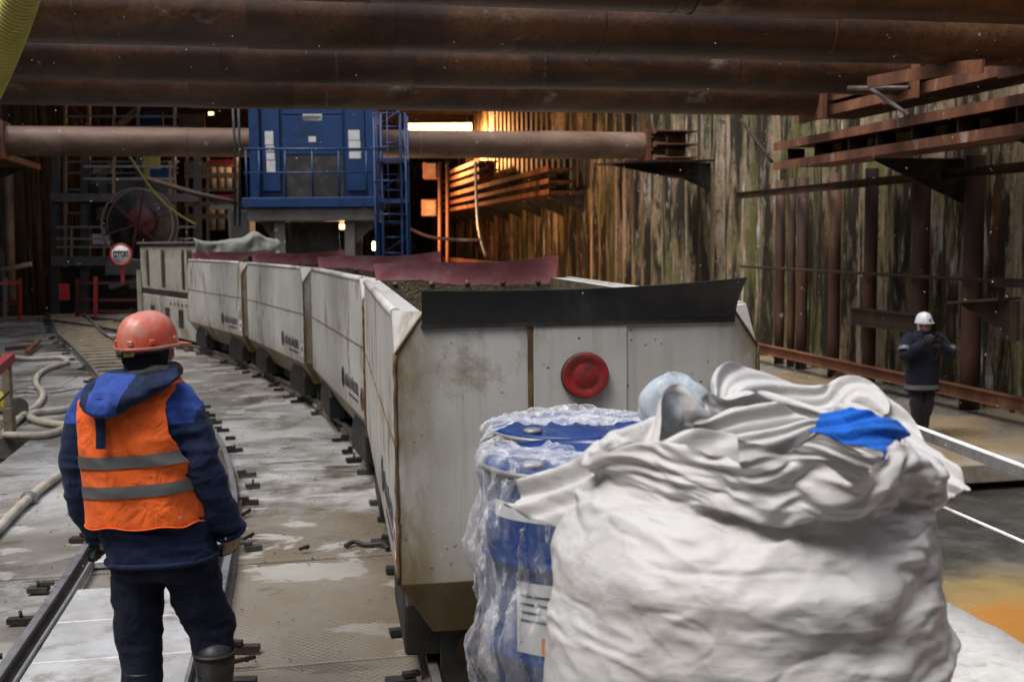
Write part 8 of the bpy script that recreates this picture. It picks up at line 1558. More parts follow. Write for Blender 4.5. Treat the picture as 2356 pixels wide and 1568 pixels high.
-4,0,-3,-1,2,4,4,-5,-7,8,-4,11,-10,9,-12,13,5,3,-7,4,5,-3,-8,2,8,-7,11,-13,4,7,-13,11,3,-4,-1,-14,16,7,-9,-7,9,2,-2,1,3,-5,-8,10,-13,-3,1,-8,13,4,2,-13,11,-6,-4,2,-5,0]
FILM_SHAPE = (56, 48, 3)
FILM_STEPS = [
-134,13,20,9,4,-5,-15,-15,-8,3,4,17,13,12,13,19,22,20,5,0,5,-1,3,11,20,2,-5,-12,0,13,15,16,6,-18,-22,-16,6,8,15,15,16,18,17,17,16,17,18,17,-13,0,-4,6,7,1,15,-2,-10,-15,9,-4,4,1,-2,-2,-2,-3,10,-4,5,1,-5,2,-11,4,-2,6,6,2,
3,0,-15,3,5,9,7,5,0,0,0,-2,0,0,1,0,0,-3,-11,-2,-4,2,1,17,-1,11,-2,-5,-21,4,0,9,-1,-2,-6,1,-2,8,-1,-6,5,2,1,-11,10,0,2,3,3,-9,3,-2,2,17,2,0,0,0,0,-3,1,1,0,0,-7,-5,0,-7,-5,-4,5,-1,10,6,12,0,-9,-18,1,-1,5,-3,1,0,7,3,-2,1,
-5,2,4,1,-8,5,6,1,-4,1,-13,-1,20,8,-2,2,-4,-1,0,3,-2,1,0,-6,-15,-7,-5,-1,1,-9,-3,5,1,9,6,10,-1,-14,-8,-3,4,2,-5,2,2,11,-7,3,-3,1,0,0,-4,8,6,-4,2,-14,-1,15,12,-7,4,-5,0,3,2,1,-2,-2,0,-14,-1,-15,-13,5,-1,2,-7,-5,6,-1,13,9,
8,-2,-21,-5,2,0,2,-2,-1,5,6,-8,6,-4,2,1,-1,7,-1,5,-9,-7,14,9,-3,6,-7,1,1,-1,2,-1,2,-2,-16,-4,-9,-1,-13,-3,2,5,7,-5,-6,5,0,4,13,7,-3,-21,-4,3,0,2,-2,0,3,6,-2,0,-8,9,-1,5,1,-5,-6,9,2,7,4,-4,-3,5,-3,3,-1,0,1,-11,-10,-7,-1,
0,-13,5,-1,2,-2,5,-2,-4,-1,6,6,5,4,-3,-20,4,3,0,1,0,2,2,0,0,-1,-9,14,1,-3,1,-4,-3,18,1,-7,-2,4,-4,8,0,-3,0,-7,-15,-5,1,2,0,2,-13,5,-3,-1,0,6,-2,1,-7,4,10,7,2,-12,-10,6,-1,-2,-3,5,7,-4,3,-3,-5,12,-3,1,0,-1,7,3,-5,1,-5,3,
6,2,-3,1,-4,-19,-4,1,7,-2,-1,5,3,-20,0,2,3,-5,6,-2,3,-6,5,6,11,5,-20,-5,-1,1,1,3,-1,7,-5,-1,5,-2,2,4,-2,-3,13,-3,0,-6,8,4,-2,-1,-1,-3,-19,-6,3,7,-6,3,1,20,-7,-2,-20,-1,-6,4,-4,5,3,3,-4,8,2,14,-6,-18,2,-1,-1,2,11,-7,2,2,
-1,3,3,1,-10,12,-1,-6,-3,11,3,-1,1,-3,0,-23,-3,0,0,-1,7,1,8,4,6,-2,7,-19,-9,-6,3,0,0,3,6,-1,2,6,16,-12,-14,3,0,-2,7,4,-5,0,8,0,-1,0,-3,8,-2,-1,5,1,-1,1,-2,0,-21,-3,-4,2,6,2,-7,5,10,11,-7,12,-2,5,-9,-9,-18,-1,3,0,-1,0,6,
-1,9,16,-14,-9,2,1,-1,6,1,7,-2,3,-1,-14,16,-3,-4,5,6,-3,1,-1,0,-22,-6,-1,5,5,-4,1,13,14,2,23,0,-10,-1,-1,6,-3,0,-18,-14,1,3,3,-1,3,-1,12,14,-16,-9,0,1,8,3,4,1,-2,0,5,-1,-10,7,5,0,-1,0,-2,-23,-4,2,5,-1,7,11,5,6,0,3,19,0,
3,0,-3,-1,2,0,-2,-10,-21,-4,-2,3,3,-1,2,6,14,-13,-1,-2,4,1,-3,14,0,-4,7,-10,7,5,-3,-2,4,-1,-24,-3,1,1,6,4,8,9,4,2,0,-1,-15,12,6,8,8,3,-1,-2,1,3,-3,-18,-12,-5,-3,5,-3,4,0,17,-7,-5,0,2,9,4,-1,3,-11,6,9,-6,2,3,-7,-18,1,-3,
1,5,7,16,4,0,-3,1,2,1,-17,-3,4,1,0,8,8,12,7,2,1,-1,-9,-16,-4,-1,-1,-4,5,-4,5,3,-5,6,2,1,5,0,2,6,-7,4,2,-12,-7,-6,-5,7,13,14,6,0,-1,-2,3,-7,-6,3,-21,1,-2,-1,1,-1,2,1,6,11,8,11,5,-3,-14,-10,0,3,-2,-2,-8,0,11,2,-1,2,3,4,8,
-7,3,0,-11,0,-11,0,13,14,6,3,-2,-3,-1,-3,1,-3,1,-3,-26,2,1,4,3,-2,-1,2,-2,0,8,1,6,16,2,-10,-10,-6,1,-4,10,6,-1,0,0,0,0,-1,5,9,-2,-10,3,-13,5,11,11,4,-1,-5,-3,-1,-2,-1,-7,-3,7,-6,-21,0,0,-1,0,2,-1,-1,2,1,-2,2,7,-1,10,7,
-1,-6,-10,8,5,-1,2,-1,0,0,-1,1,-3,3,4,5,-15,10,10,5,0,-3,-1,-2,-5,-6,-8,-4,2,3,-16,-2,-17,2,1,2,-2,-6,4,-4,1,-3,2,-1,1,1,1,8,-2,1,5,8,-2,1,-1,0,1,-1,0,0,1,0,6,-6,9,6,0,0,-9,-7,-10,-7,0,0,2,1,-5,-4,0,-1,3,0,0,-3,-1,6,-3,
-1,-2,-1,-4,2,-2,-1,-1,-1,4,9,-2,-2,0,0,0,1,-1,0,0,1,0,0,2,7,-2,-11,-7,-5,1,2,2,0,2,4,3,-4,-5,-1,6,0,18,-5,1,1,2,1,-2,3,-6,5,1,-1,-4,0,-2,-6,-2,-14,8,2,1,-1,0,0,1,0,0,-1,0,1,0,1,-4,3,1,-1,-2,-2,2,2,2,-1,1,-6,6,5,3,4,21,
0,-1,-2,-2,-3,3,0,4,-9,1,-1,-1,-3,-7,1,-3,5,-1,-1,0,0,0,0,-1,1,0,0,0,0,-1,0,-1,2,-4,-1,3,0,0,-1,-1,-5,-1,13,-3,-1,-7,-1,16,2,-3,2,-2,-4,3,1,-9,7,-4,-4,1,-4,3,-5,5,-2,-1,-1,0,0,0,-1,1,0,0,0,0,-1,-1,-1,3,-6,4,-1,-5,0,-2,5,
-4,3,-8,-2,6,-4,5,0,14,-1,-2,-2,3,4,-4,-6,8,-9,5,-3,-6,1,-5,7,-1,-5,3,2,-1,0,-1,1,-1,0,1,0,0,-1,-1,-2,1,4,-2,-2,-2,-1,-2,-3,-4,-1,5,-1,-3,12,-7,2,13,-3,4,0,-2,-2,-4,1,-3,5,-11,1,3,-2,1,-3,0,0,4,-1,1,-1,1,0,0,0,-1,1,-2,1,
0,5,-1,-6,-1,2,1,0,-2,-4,5,2,-4,-2,4,-7,10,0,4,4,-1,-1,2,-1,0,-5,0,-3,4,0,-3,0,2,0,-2,0,1,0,0,1,0,-1,1,-1,1,-1,2,-1,-2,-1,-3,5,-1,2,-2,0,1,1,2,-5,4,6,-6,4,-5,-3,7,-2,-3,3,-2,-5,2,1,1,0,-2,1,-2,4,1,-6,4,0,0,-1,0,0,0,1,-1,
2,-1,0,-1,-1,1,-3,7,-2,-4,-1,0,1,0,2,-4,5,-1,-4,8,-1,-1,-3,-3,2,7,-8,5,5,-8,1,-5,5,-3,4,3,-6,-1,4,-3,3,0,0,0,0,-1,1,-1,-1,1,1,-1,0,-2,5,-4,-6,8,-1,1,-4,9,-2,0,-2,1,-2,-2,-2,3,-1,-5,1,1,8,-6,-4,6,5,0,-8,5,-3,-1,5,-2,-2,
-1,3,-1,0,0,-1,2,-1,2,-2,0,0,0,0,2,-3,-3,5,-2,0,0,4,-8,2,1,6,-2,5,-1,-5,-2,0,10,-11,-3,1,-4,7,-2,-4,5,1,3,-2,2,-4,6,-3,-3,2,0,1,-1,1,-1,0,-1,2,-1,-1,0,1,-1,1,-2,6,-5,2,3,-4,4,0,2,-6,7,-4,-2,3,4,7,2,-1,-5,-6,1,-5,0,2,1,7,
-1,3,-1,5,-6,8,-3,3,-4,0,1,1,0,-1,0,0,0,0,1,0,3,-10,9,-6,9,-3,3,3,-5,4,-1,4,-5,0,3,5,-2,-1,-13,9,-2,-5,-1,0,2,1,-3,-5,3,3,5,1,7,-3,6,-9,4,1,0,0,-1,1,0,-1,1,0,0,0,1,3,-3,3,-1,6,-2,0,5,-6,5,-6,3,2,-1,-4,3,2,-12,-3,0,1,0,
-3,-2,0,4,2,-3,1,3,1,1,7,-2,3,1,1,0,-1,2,-1,1,0,-1,0,2,0,-1,0,1,5,-1,-4,2,2,-1,-1,-1,4,-1,-5,2,3,-1,-1,-9,-6,2,1,2,6,2,5,0,1,5,-6,-5,0,1,0,-2,9,-5,0,0,0,-1,0,-1,1,0,1,-1,1,0,-3,-1,-7,-1,5,-1,-4,3,2,-3,-5,1,5,4,-4,-4,-6,
-9,12,2,0,7,-2,5,-6,6,0,-2,-2,4,-3,-5,-1,-2,4,-6,-3,1,0,0,0,0,0,0,0,0,-1,-1,-3,6,3,-5,-8,1,4,-9,0,-2,6,0,0,-4,4,1,-2,18,-4,0,4,-5,1,4,-5,-3,1,-2,0,-10,1,-2,-2,15,-14,2,5,-4,0,0,0,0,0,0,-1,-1,2,-8,9,4,6,9,2,-7,-4,4,2,2,
-1,-2,0,2,-1,-3,5,18,1,1,-2,-6,-4,-8,9,-5,-9,-6,3,6,3,0,6,-2,6,-4,-13,6,-1,0,0,0,0,0,1,2,-5,-8,-5,-2,3,4,13,12,6,2,3,-1,-1,-1,-2,1,-1,3,1,-2,-7,-1,-2,7,-1,2,-7,0,13,3,5,-2,-11,10,2,1,-6,9,-4,-13,2,0,1,0,0,1,0,-5,-9,6,6,
-14,-3,2,-3,5,5,9,2,8,7,5,5,-4,-4,6,1,-18,3,0,7,-4,8,3,11,5,-5,-3,-16,-5,20,5,-3,-9,10,-6,7,0,-9,-4,1,1,-1,0,-4,-7,-1,4,3,15,-15,-10,-2,-5,2,0,3,-1,1,2,1,8,16,-1,1,-8,12,5,4,9,0,-8,-11,-2,-16,-2,8,20,3,-3,-13,10,5,-1,1,
-2,-8,0,-5,-1,-1,-5,0,7,-4,-9,3,7,21,-11,-14,-5,-7,2,-3,4,-2,-2,2,1,0,-4,0,16,0,3,-3,-2,-10,-5,-3,-17,9,7,17,2,-5,-12,13,-2,-5,4,-3,-3,-5,-1,1,-2,-5,2,-1,0,8,-1,-9,-1,3,20,3,-7,-13,-12,3,-1,-3,5,-5,0,-4,8,-3,14,-8,-1,5,
-15,-2,-6,-6,7,12,13,2,-2,-11,3,6,-2,-3,-7,-2,-7,10,-3,-1,-5,-1,1,2,-4,5,8,-6,-6,-4,7,18,-3,6,-14,-15,-7,5,-3,7,-3,-7,1,9,14,-1,-10,-21,1,-2,5,7,13,7,2,-3,-9,2,8,-2,-3,-4,-5,0,1,2,1,-4,-3,-2,-3,-2,1,-2,3,4,-2,-7,-1,1,21,
4,9,-9,-15,-10,-2,-4,5,1,-8,-3,8,-14,-9,6,-7,5,6,9,10,0,-2,-10,2,10,4,-17,-8,1,13,-8,2,-3,2,-4,0,0,-3,3,-4,1,-2,7,-6,-5,-1,-2,3,15,5,10,-3,-10,-15,1,-10,9,-5,-1,-13,3,5,-8,8,3,5,11,-5,2,-5,5,6,-6,-21,4,10,4,-4,2,-10,5,
-4,-3,4,-2,1,-2,0,-6,2,-1,4,3,-10,-2,-1,2,16,5,10,-4,-1,-15,-3,-10,6,4,-2,-3,-7,4,4,9,9,-2,-3,-1,5,4,-3,-17,-4,5,3,5,2,-14,7,3,-10,0,2,1,-4,2,9,-15,-3,7,-1,0,1,-9,-1,0,2,16,1,14,-5,-1,-6,-8,3,-10,-11,4,1,1,14,5,-1,0,5,
-1,0,-5,-16,0,8,-5,11,-3,-7,-5,8,-2,-8,0,1,5,2,-4,1,1,-10,-3,7,1,-3,3,-7,-4,1,1,21,0,9,-4,-1,2,-12,-16,-18,2,16,10,4,1,3,1,0,-5,-2,-9,-5,-2,-5,15,-7,3,-5,1,4,1,-2,-6,-1,-2,1,2,2,2,-9,-1,4,2,-5,-2,6,-7,-3,1,0,17,4,8,2,-1,
-10,-6,-3,14,-4,9,0,3,-1,2,-3,-1,-14,-13,0,3,13,3,1,-9,-3,2,5,1,-1,-7,-1,1,2,-2,-2,11,-4,-13,-5,8,3,-3,-6,2,-3,-1,1,0,18,8,-3,-10,6,4,13,-8,10,3,2,-2,1,-8,3,-14,-14,4,-2,9,14,-5,-2,3,-8,3,-1,2,6,-10,-5,5,0,-2,-3,6,0,-4,
-12,1,10,-4,-4,5,-2,-3,-3,3,5,8,9,8,-8,2,6,10,4,0,-2,-2,-3,2,-20,-6,2,-5,9,16,-5,7,-2,-13,3,1,1,-1,1,-2,-6,1,-3,0,1,3,3,-7,-4,-5,1,9,-1,-9,4,1,0,1,-3,0,7,12,11,-2,14,5,-1,2,-5,1,-2,-16,-7,-3,-2,9,18,-5,3,-3,-11,-1,9,8,
-13,0,9,-1,-10,-2,4,-8,1,1,4,-11,7,5,-12,2,-1,4,1,-1,0,-5,-4,4,5,-1,16,13,18,1,2,-8,1,-7,-17,-9,1,0,10,20,1,-5,2,-5,-3,9,-3,5,-1,-2,-11,11,-3,-16,0,5,0,-1,1,0,-1,3,-5,-9,3,3,-5,-2,-2,0,2,2,3,10,-4,10,19,0,-2,-1,-8,-12,
-10,3,2,4,18,-2,-15,8,3,-2,-4,-5,2,-7,16,1,2,2,-9,-7,-7,6,-3,1,3,0,-3,3,-5,2,-8,-1,0,1,-3,2,0,0,3,1,0,11,-189,8,-1,14,14,18,10,8,3,7,11,-17,-16,-16,-17,-5,7,6,-9,-22,-19,-24,-23,-11,6,22,21,16,21,19,15,-14,-13,-7,-1,-8,
-9,19,11,2,2,6,10,9,4,9,3,7,1,-9,4,-8,-3,-1,6,-7,2,2,-3,16,6,4,0,-5,-3,1,-3,3,0,1,3,-6,8,-1,-4,3,0,-5,-3,6,-7,-2,-4,-5,20,-13,-7,7,7,5,-4,-3,3,-6,2,1,14,-12,-7,-6,1,-8,2,12,-8,0,5,7,-3,12,2,-7,-5,4,2,-3,4,1,-1,0,-1,2,4,
-3,-1,-1,-6,-12,8,-1,-3,11,-6,4,1,-5,-1,7,-4,7,-9,3,5,8,21,-4,-9,-10,-11,-1,-4,6,10,-4,-6,4,15,-2,3,0,-12,-3,12,4,-4,0,2,2,-1,-3,-2,3,-4,-1,-9,4,1,1,-1,0,6,-4,4,4,-2,-7,3,-8,8,5,7,1,17,1,0,-6,-7,-9,-11,-3,12,4,-5,-3,9,6,
4,3,-6,-9,1,11,-4,0,2,2,-3,0,-1,-2,-5,5,-2,-3,2,-8,4,14,-6,3,4,-2,-7,-7,8,2,5,4,0,-9,14,3,-1,2,-6,-10,-7,-4,-8,9,9,-2,-5,5,8,0,2,-9,-3,5,5,1,-5,5,1,-1,-2,0,-1,-10,-1,7,-9,4,13,-8,6,4,-2,0,3,-2,-4,3,4,0,-12,1,14,-3,1,3,3,
-2,-7,-23,1,-4,7,7,4,-6,3,10,0,3,-11,-3,9,0,0,-6,7,1,1,-5,-2,3,-8,-8,5,17,-6,4,4,-5,3,-10,2,8,-1,5,-1,-6,-3,-3,15,2,0,1,-2,4,-3,-1,-21,-8,-5,4,6,4,4,4,6,-1,5,-1,-9,1,2,-2,-1,-1,1,-2,4,-8,-5,4,5,-3,11,5,-3,1,-13,6,5,-2,5,
-6,-6,-3,-2,-11,19,-4,6,-3,-2,-1,4,0,-3,-19,-11,-1,-1,7,-1,12,10,-2,-8,3,2,-2,1,0,0,2,-7,4,-3,-6,-2,-1,10,12,-2,2,-4,-8,4,1,-1,4,-7,-3,1,-14,-4,1,14,0,-2,2,3,1,-3,4,-1,1,-15,-16,-2,0,6,-6,10,5,2,-5,9,2,-2,-2,1,0,4,-7,-2,
-10,1,13,10,-1,1,-7,-8,3,0,7,1,-6,-7,3,-16,1,-3,5,7,7,-2,4,0,-6,4,-7,9,2,1,-12,-23,2,5,2,3,3,3,1,-2,4,3,0,-2,1,-2,-7,-2,-4,7,14,3,3,-9,-12,6,2,4,-2,-6,-2,3,-11,-3,-4,13,-6,-24,14,12,5,2,5,-7,6,0,0,2,4,-1,-26,-7,4,-3,13,
6,-2,-3,11,-3,-1,0,-1,-11,6,-7,2,14,5,1,-13,-5,11,-3,3,-1,1,-5,-7,-6,-6,8,17,0,12,-21,-2,5,7,7,7,12,-3,-6,6,2,-2,1,0,-21,0,-5,3,9,6,1,2,1,-1,-5,2,5,-7,-8,9,11,2,-11,-8,11,-1,3,-3,-3,-5,1,-9,-5,13,14,6,-2,-2,0,-9,-10,-3,
7,9,8,12,-3,-5,2,5,2,2,2,-23,-4,0,5,7,1,0,3,3,-7,-3,-6,6,-2,12,6,-9,-10,11,0,-1,-3,1,2,-11,-10,13,17,4,-1,-4,-4,-3,-5,9,-2,-6,-1,-9,1,6,13,6,-2,-1,-2,3,5,-1,-4,-19,2,6,7,-4,5,9,-15,-6,1,3,7,10,-8,-10,14,1,-6,-1,2,3,-15,
-2,19,6,1,-4,-6,-12,-1,-7,18,-2,0,6,-11,-4,-10,-7,6,2,11,6,4,-7,-3,5,-3,2,-19,-4,9,2,4,5,6,-17,5,-1,13,-5,-10,13,-4,-9,8,5,-7,-14,5,18,-1,-5,-10,-2,-7,-1,0,2,19,-5,4,-13,1,10,4,-3,-10,-2,-2,4,2,9,1,0,0,-5,2,-14,-6,9,-2,
-3,5,3,0,-3,5,-7,10,-2,-7,12,0,-16,-3,11,11,-9,-9,0,-4,-5,12,9,1,1,10,3,-8,5,2,-3,2,3,5,2,-5,-6,2,1,1,7,0,3,-3,0,-7,-10,9,5,1,2,-4,-3,-10,10,-3,-6,11,3,-20,6,12,-1,-8,-5,2,0,7,6,-8,0,8,3,-1,3,5,7,4,-3,0,3,-2,1,4,0,-3,0,
-1,-2,6,-4,1,-3,5,7,-1,1,0,-2,-1,1,-7,-9,1,8,-1,-18,12,9,-8,-7,3,8,3,1,1,1,2,0,-4,3,12,-3,3,-4,0,4,-1,-2,3,3,-3,2,7,-1,4,-5,-2,2,-4,7,4,-2,2,-1,0,1,-1,-2,4,-6,-4,-4,-5,9,0,-4,2,3,0,1,2,2,1,-2,0,-6,-9,-2,17,2,-1,4,-3,-4,
2,-4,3,-6,4,-2,0,2,0,5,-6,3,6,4,-1,1,0,0,0,-1,0,0,0,2,-7,-2,1,-2,-3,1,3,2,-4,-8,-4,-5,-3,-1,1,12,-1,-2,25,-3,4,-4,1,1,-7,7,-11,3,-2,0,-4,0,0,1,8,4,2,1,-1,1,-1,1,0,0,-1,0,1,-1,1,-4,-2,1,3,-4,-4,-3,3,5,2,1,0,1,-5,-10,7,2,
15,7,-2,-1,-1,-3,5,-5,7,-5,0,2,1,1,2,1,1,-1,1,1,0,-1,1,-1,0,1,0,0,-1,0,2,-1,0,0,-2,0,1,0,0,-1,-1,1,1,-1,0,0,-4,-2,15,0,-1,3,1,2,-1,0,-3,5,0,0,2,1,0,1,0,1,1,-2,0,0,0,1,0,-1,0,0,0,1,1,1,-2,-1,0,0,0,0,-1,1,0,-2,0,2,-2,-1,1,
1,20,-4,3,-2,2,5,-4,0,4,-1,1,2,-2,1,0,0,-1,1,1,0,0,-1,0,0,0,1,-1,1,-1,1,0,0,0,-1,0,0,-1,0,1,0,-2,1,-3,-2,3,-1,2,1,21,0,1,1,-1,-3,3,3,-3,2,-1,1,0,0,1,-1,1,0,1,-1,0,0,0,1,0,-1,1,-1,2,-1,0,-1,0,1,-1,0,0,0,-1,-1,0,0,1,-1,-1,
3,0,-2,20,2,-2,2,0,1,1,-1,1,0,1,-1,3,-2,0,0,1,-1,-1,1,0,0,1,-1,0,0,1,0,1,-1,-1,1,0,-1,1,-1,0,0,-1,1,0,-2,2,-1,1,-1,0,1,24,-1,0,1,-1,1,2,0,0,-1,1,0,-1,0,0,1,-1,1,-2,0,1,1,-1,0,0,1,-1,0,-1,1,0,0,0,0,0,0,1,-1,0,0,0,1,-2,-1,
1,0,0,-2,24,1,0,-1,2,-1,0,0,1,0,-1,0,0,0,0,0,0,0,1,0,-1,0,0,1,0,-1,1,0,-1,0,1,0,0,0,-1,0,0,1,0,0,0,0,-1,1,-1,0,0,1,25,0,1,-1,0,1,-1,1,-2,1,0,0,0,1,-1,0,1,0,-1,0,1,0,0,-1,0,1,-1,0,1,0,-1,-1,1,0,0,0,0,0,0,-1,0,1,0,0,0,0,0,
0,25,-1,0,0,2,-2,0,0,1,0,0,0,0,-1,1,0,0,0,0,0,0,0,0,1,0,-1,0,1,0,0,-1,0,0,0,0,1,-1,0,1,-1,1,-2,1,-1,0,1,0,-1,22,2,-3,4,-5,5,0,-2,2,-1,1,0,-1,1,-1,1,0,1,0,0,-1,0,0,1,0,0,0,-1,0,0,1,0,-1,0,1,-2,1,1,-2,1,-1,2,-2,1,-1,0,-1,
-2,24,-2,1,-2,2,-3,1,0,0,4,-1,1,1,-1,1,-1,2,-4,2,0,1,1,0,-3,1,0,0,1,-3,2,-1,0,0,1,-2,1,0,-2,3,-2,1,-2,2,-1,-1,-2,1,3,20,3,1,-3,-1,0,2,2,-3,-4,4,1,1,2,0,0,-1,2,-1,1,-1,0,0,1,-1,0,0,0,2,-3,1,-2,2,0,1,-2,0,0,-2,2,-2,2,-2,0,
1,1,-1,-1,22,-1,-1,0,1,-2,-3,0,4,-1,-1,1,3,0,1,2,0,2,0,-1,0,-1,0,1,0,0,0,0,-1,1,0,1,-2,-2,0,2,-1,0,0,0,0,-3,2,1,1,0,-1,1,23,-4,2,2,0,-1,-1,-4,0,8,-5,2,1,2,1,-1,0,1,0,-1,0,0,1,-1,1,-1,1,-1,1,0,1,-1,-3,-1,0,2,-1,-2,2,0,0,
-3,2,0,1,-5,1,-2,22,2,-1,0,-3,3,-6,6,-3,-1,5,0,-5,1,3,1,2,-5,2,3,0,0,-1,1,-1,2,-2,0,0,1,-1,-2,1,0,-2,-2,3,1,-4,-2,-1,3,-4,0,-4,8,1,-2,13,-1,-1,5,6,-3,-4,6,1,-1,2,-2,2,-1,-2,3,-5,5,4,-4,2,0,1,-1,1,0,0,0,1,-1,-3,3,-3,-2,
-6,-6,-3,0,1,4,2,4,0,-1,1,-4,-7,2,11,-1,3,-3,1,-5,17,-4,4,-1,-1,1,0,0,2,-8,-1,-3,8,9,-6,2,0,1,-1,0,1,0,1,-5,-6,-3,-2,3,2,5,-5,-5,-2,-8,1,-8,0,-2,0,-6,8,2,24,-3,-13,1,6,9,-2,0,0,-7,4,-1,2,0,-10,-1,0,11,-9,4,10,-1,1,1,0,0,
0,0,-6,-10,-1,4,-2,-6,7,-5,5,0,-1,-1,-2,0,-4,-4,-7,12,-5,-2,-8,4,14,5,-4,6,0,0,-5,6,-1,0,-4,-5,-1,-1,13,-3,0,-5,1,7,5,0,1,-3,-4,-4,-7,3,2,-4,7,1,-9,-1,-3,4,-2,2,-4,3,5,2,6,-6,2,3,11,5,5,-12,-4,-3,5,3,9,-7,1,1,-6,-5,2,13,
-2,-2,1,-7,-2,-11,6,0,-2,5,-5,6,13,-4,-7,-2,5,2,2,3,-8,-5,5,-5,4,-3,-4,5,6,-9,-1,3,17,-3,-6,10,3,2,-2,-6,-13,14,-5,-10,-3,9,12,1,0,1,-8,-9,-4,15,-17,2,10,-9,1,1,9,5,0,-9,-9,7,5,-4,9,1,-7,7,-1,-6,5,-13,-10,10,-6,-3,20,4,
1,-4,-7,1,-10,-5,15,-5,-10,3,10,7,1,-4,2,-20,-8,0,19,-1,-9,6,2,-10,4,3,4,4,4,-1,-7,-15,9,10,-7,-2,15,-4,-7,6,-9,11,-5,-11,6,-7,21,-1,0,-11,0,-8,4,13,-7,-9,7,5,7,0,-5,-2,-18,-4,-2,21,-1,-3,-1,-7,5,0,-1,-3,1,10,3,2,-1,-5,
-13,3,11,-4,-12,13,10,-2,-1,-6,7,-2,-8,-3,20,-11,-10,-4,4,10,9,-4,-7,5,3,5,-1,-6,-2,-17,-8,1,15,9,-1,-11,8,-6,0,5,-5,-5,1,11,7,2,-3,-1,-2,-13,3,15,-9,-16,6,18,5,-2,-6,6,-3,-1,1,-6,-3,18,7,0,-5,-1,6,0,4,-6,-8,-3,-12,-3,
-2,8,13,-2,1,5,-6,-4,-2,6,1,-1,-10,3,13,2,1,0,-7,0,-7,-2,13,0,-17,-5,17,11,1,-3,3,6,-18,14,16,4,2,-4,0,0,5,1,-11,-7,-3,-11,-2,-1,4,21,-3,0,-3,9,-7,-1,-2,3,-8,4,-7,6,4,10,0,0,-2,-8,2,-6,-1,10,1,-17,-9,11,21,1,1,-12,9,9,0,
0,-6,0,0,-1,-14,-3,0,-2,-6,0,-3,7,15,2,4,-4,3,1,-2,-2,-5,1,2,-10,0,-1,6,8,6,2,-1,-1,-11,1,2,-2,6,2,-15,-12,3,23,3,2,4,5,4,2,-1,-2,-5,-7,1,-12,3,-7,-1,1,0,8,16,1,1,0,-2,-2,2,-7,2,-4,-2,-1,-1,0,0,5,14,1,-2,0,1,-13,1,2,3,3,
3,-15,-11,2,7,9,14,-1,3,-6,-3,-6,1,-6,-2,-2,-6,7,-2,-5,8,14,-2,4,-1,2,-5,1,0,-5,-8,10,3,-2,-5,-5,-1,9,4,8,1,0,-5,3,-12,0,2,0,2,7,-15,-18,9,4,14,1,-4,-9,-1,5,-5,-9,-2,9,-2,-7,-1,5,9,6,0,-2,0,2,1,-3,-3,6,-11,3,6,-4,-2,-6,
0,0,8,5,6,-1,-1,5,-3,-5,-5,3,8,-1,-4,-11,-16,6,18,-11,-9,4,1,-9,-6,3,2,-3,-3,5,1,10,10,-11,3,1,1,2,0,-5,2,4,-6,-4,-4,4,3,-6,-2,-1,2,12,2,3,-1,-5,7,-2,0,3,-4,-4,2,-1,-1,-12,-1,2,3,-4,-5,-1,-4,0,-4,0,12,-7,5,15,-10,9,-5,1,
1,0,-2,-14,13,4,0,-7,0,-7,7,-1,-1,-10,4,3,17,0,1,5,1,0,-3,-6,-13,12,3,-3,-7,-8,5,-3,-2,-1,-8,-6,6,7,6,-1,-12,15,6,-8,3,-5,7,0,2,-4,4,13,-9,-10,1,-15,9,7,-6,-1,-2,-4,-4,-7,9,18,3,-1,-9,-5,-1,-3,11,0,3,8,-1,-1,2,1,-4,-9,
-6,1,3,-1,1,2,11,-7,-1,12,0,8,-1,0,-1,2,-5,4,-5,-2,1,-4,-16,19,-6,-2,1,3,-9,-3,5,-6,20,-4,0,5,-10,6,-3,1,5,4,-1,8,-606,18,16,16,15,15,13,17,17,14,15,3,8,10,9,10,6,10,8,2,4,3,6,4,6,-11,-9,-13,-8,-5,-3,3,-8,-15,-9,-11,-14,
-13,-15,-18,-17,-14,-15,-14,-15,-13,-16,-14,19,-1,0,0,1,-1,2,-4,-3,2,1,6,0,0,2,-1,1,-1,1,0,1,0,-3,3,-9,5,-2,3,1,1,1,-8,-2,6,0,-3,1,-4,-2,4,2,0,1,-1,1,-2,2,0,18,-1,0,0,0,3,-2,3,-2,-1,-1,5,-1,1,0,-1,2,0,-2,3,-3,1,2,-1,-2,
-2,3,2,0,-2,1,-1,0,0,-2,-1,-3,2,1,-2,1,2,0,0,-1,1,0,2,15,2,0,1,-1,-1,3,-2,2,0,0,0,4,0,-1,1,0,-1,1,1,1,0,-1,0,0,0,-1,1,1,0,-3,0,1,-1,-2,-2,1,-1,0,3,0,-2,0,0,0,0,0,-2,17,-1,1,0,1,-1,-1,-1,4,0,0,1,1,0,0,1,1,0,0,0,1,0,-1,0,
1,-1,0,1,0,1,-1,-1,0,-2,-3,2,-1,0,1,-2,2,0,-1,1,0,-1,0,-2,17,-1,0,-1,1,1,0,4,-3,1,0,0,3,0,0,0,0,1,0,1,0,0,1,-5,4,0,0,1,0,0,-1,-1,-2,-1,0,-1,0,1,0,1,-2,1,1,-1,0,-1,-2,0,16,0,-1,1,-1,1,2,1,-1,0,1,0,-1,4,0,0,0,-1,2,0,1,0,0,
1,-4,3,2,-2,0,-2,1,-2,0,-2,0,0,1,0,0,1,1,-1,-1,0,-1,-1,0,0,17,-1,0,-1,0,1,0,0,2,0,0,0,1,0,3,-1,1,0,-3,2,2,1,0,1,-1,0,0,2,-2,1,-3,0,-2,0,0,0,0,0,1,0,-1,0,0,-2,0,0,0,-1,18,0,-1,0,0,-1,0,-1,2,2,-2,0,1,0,1,4,-2,0,2,-1,0,3,
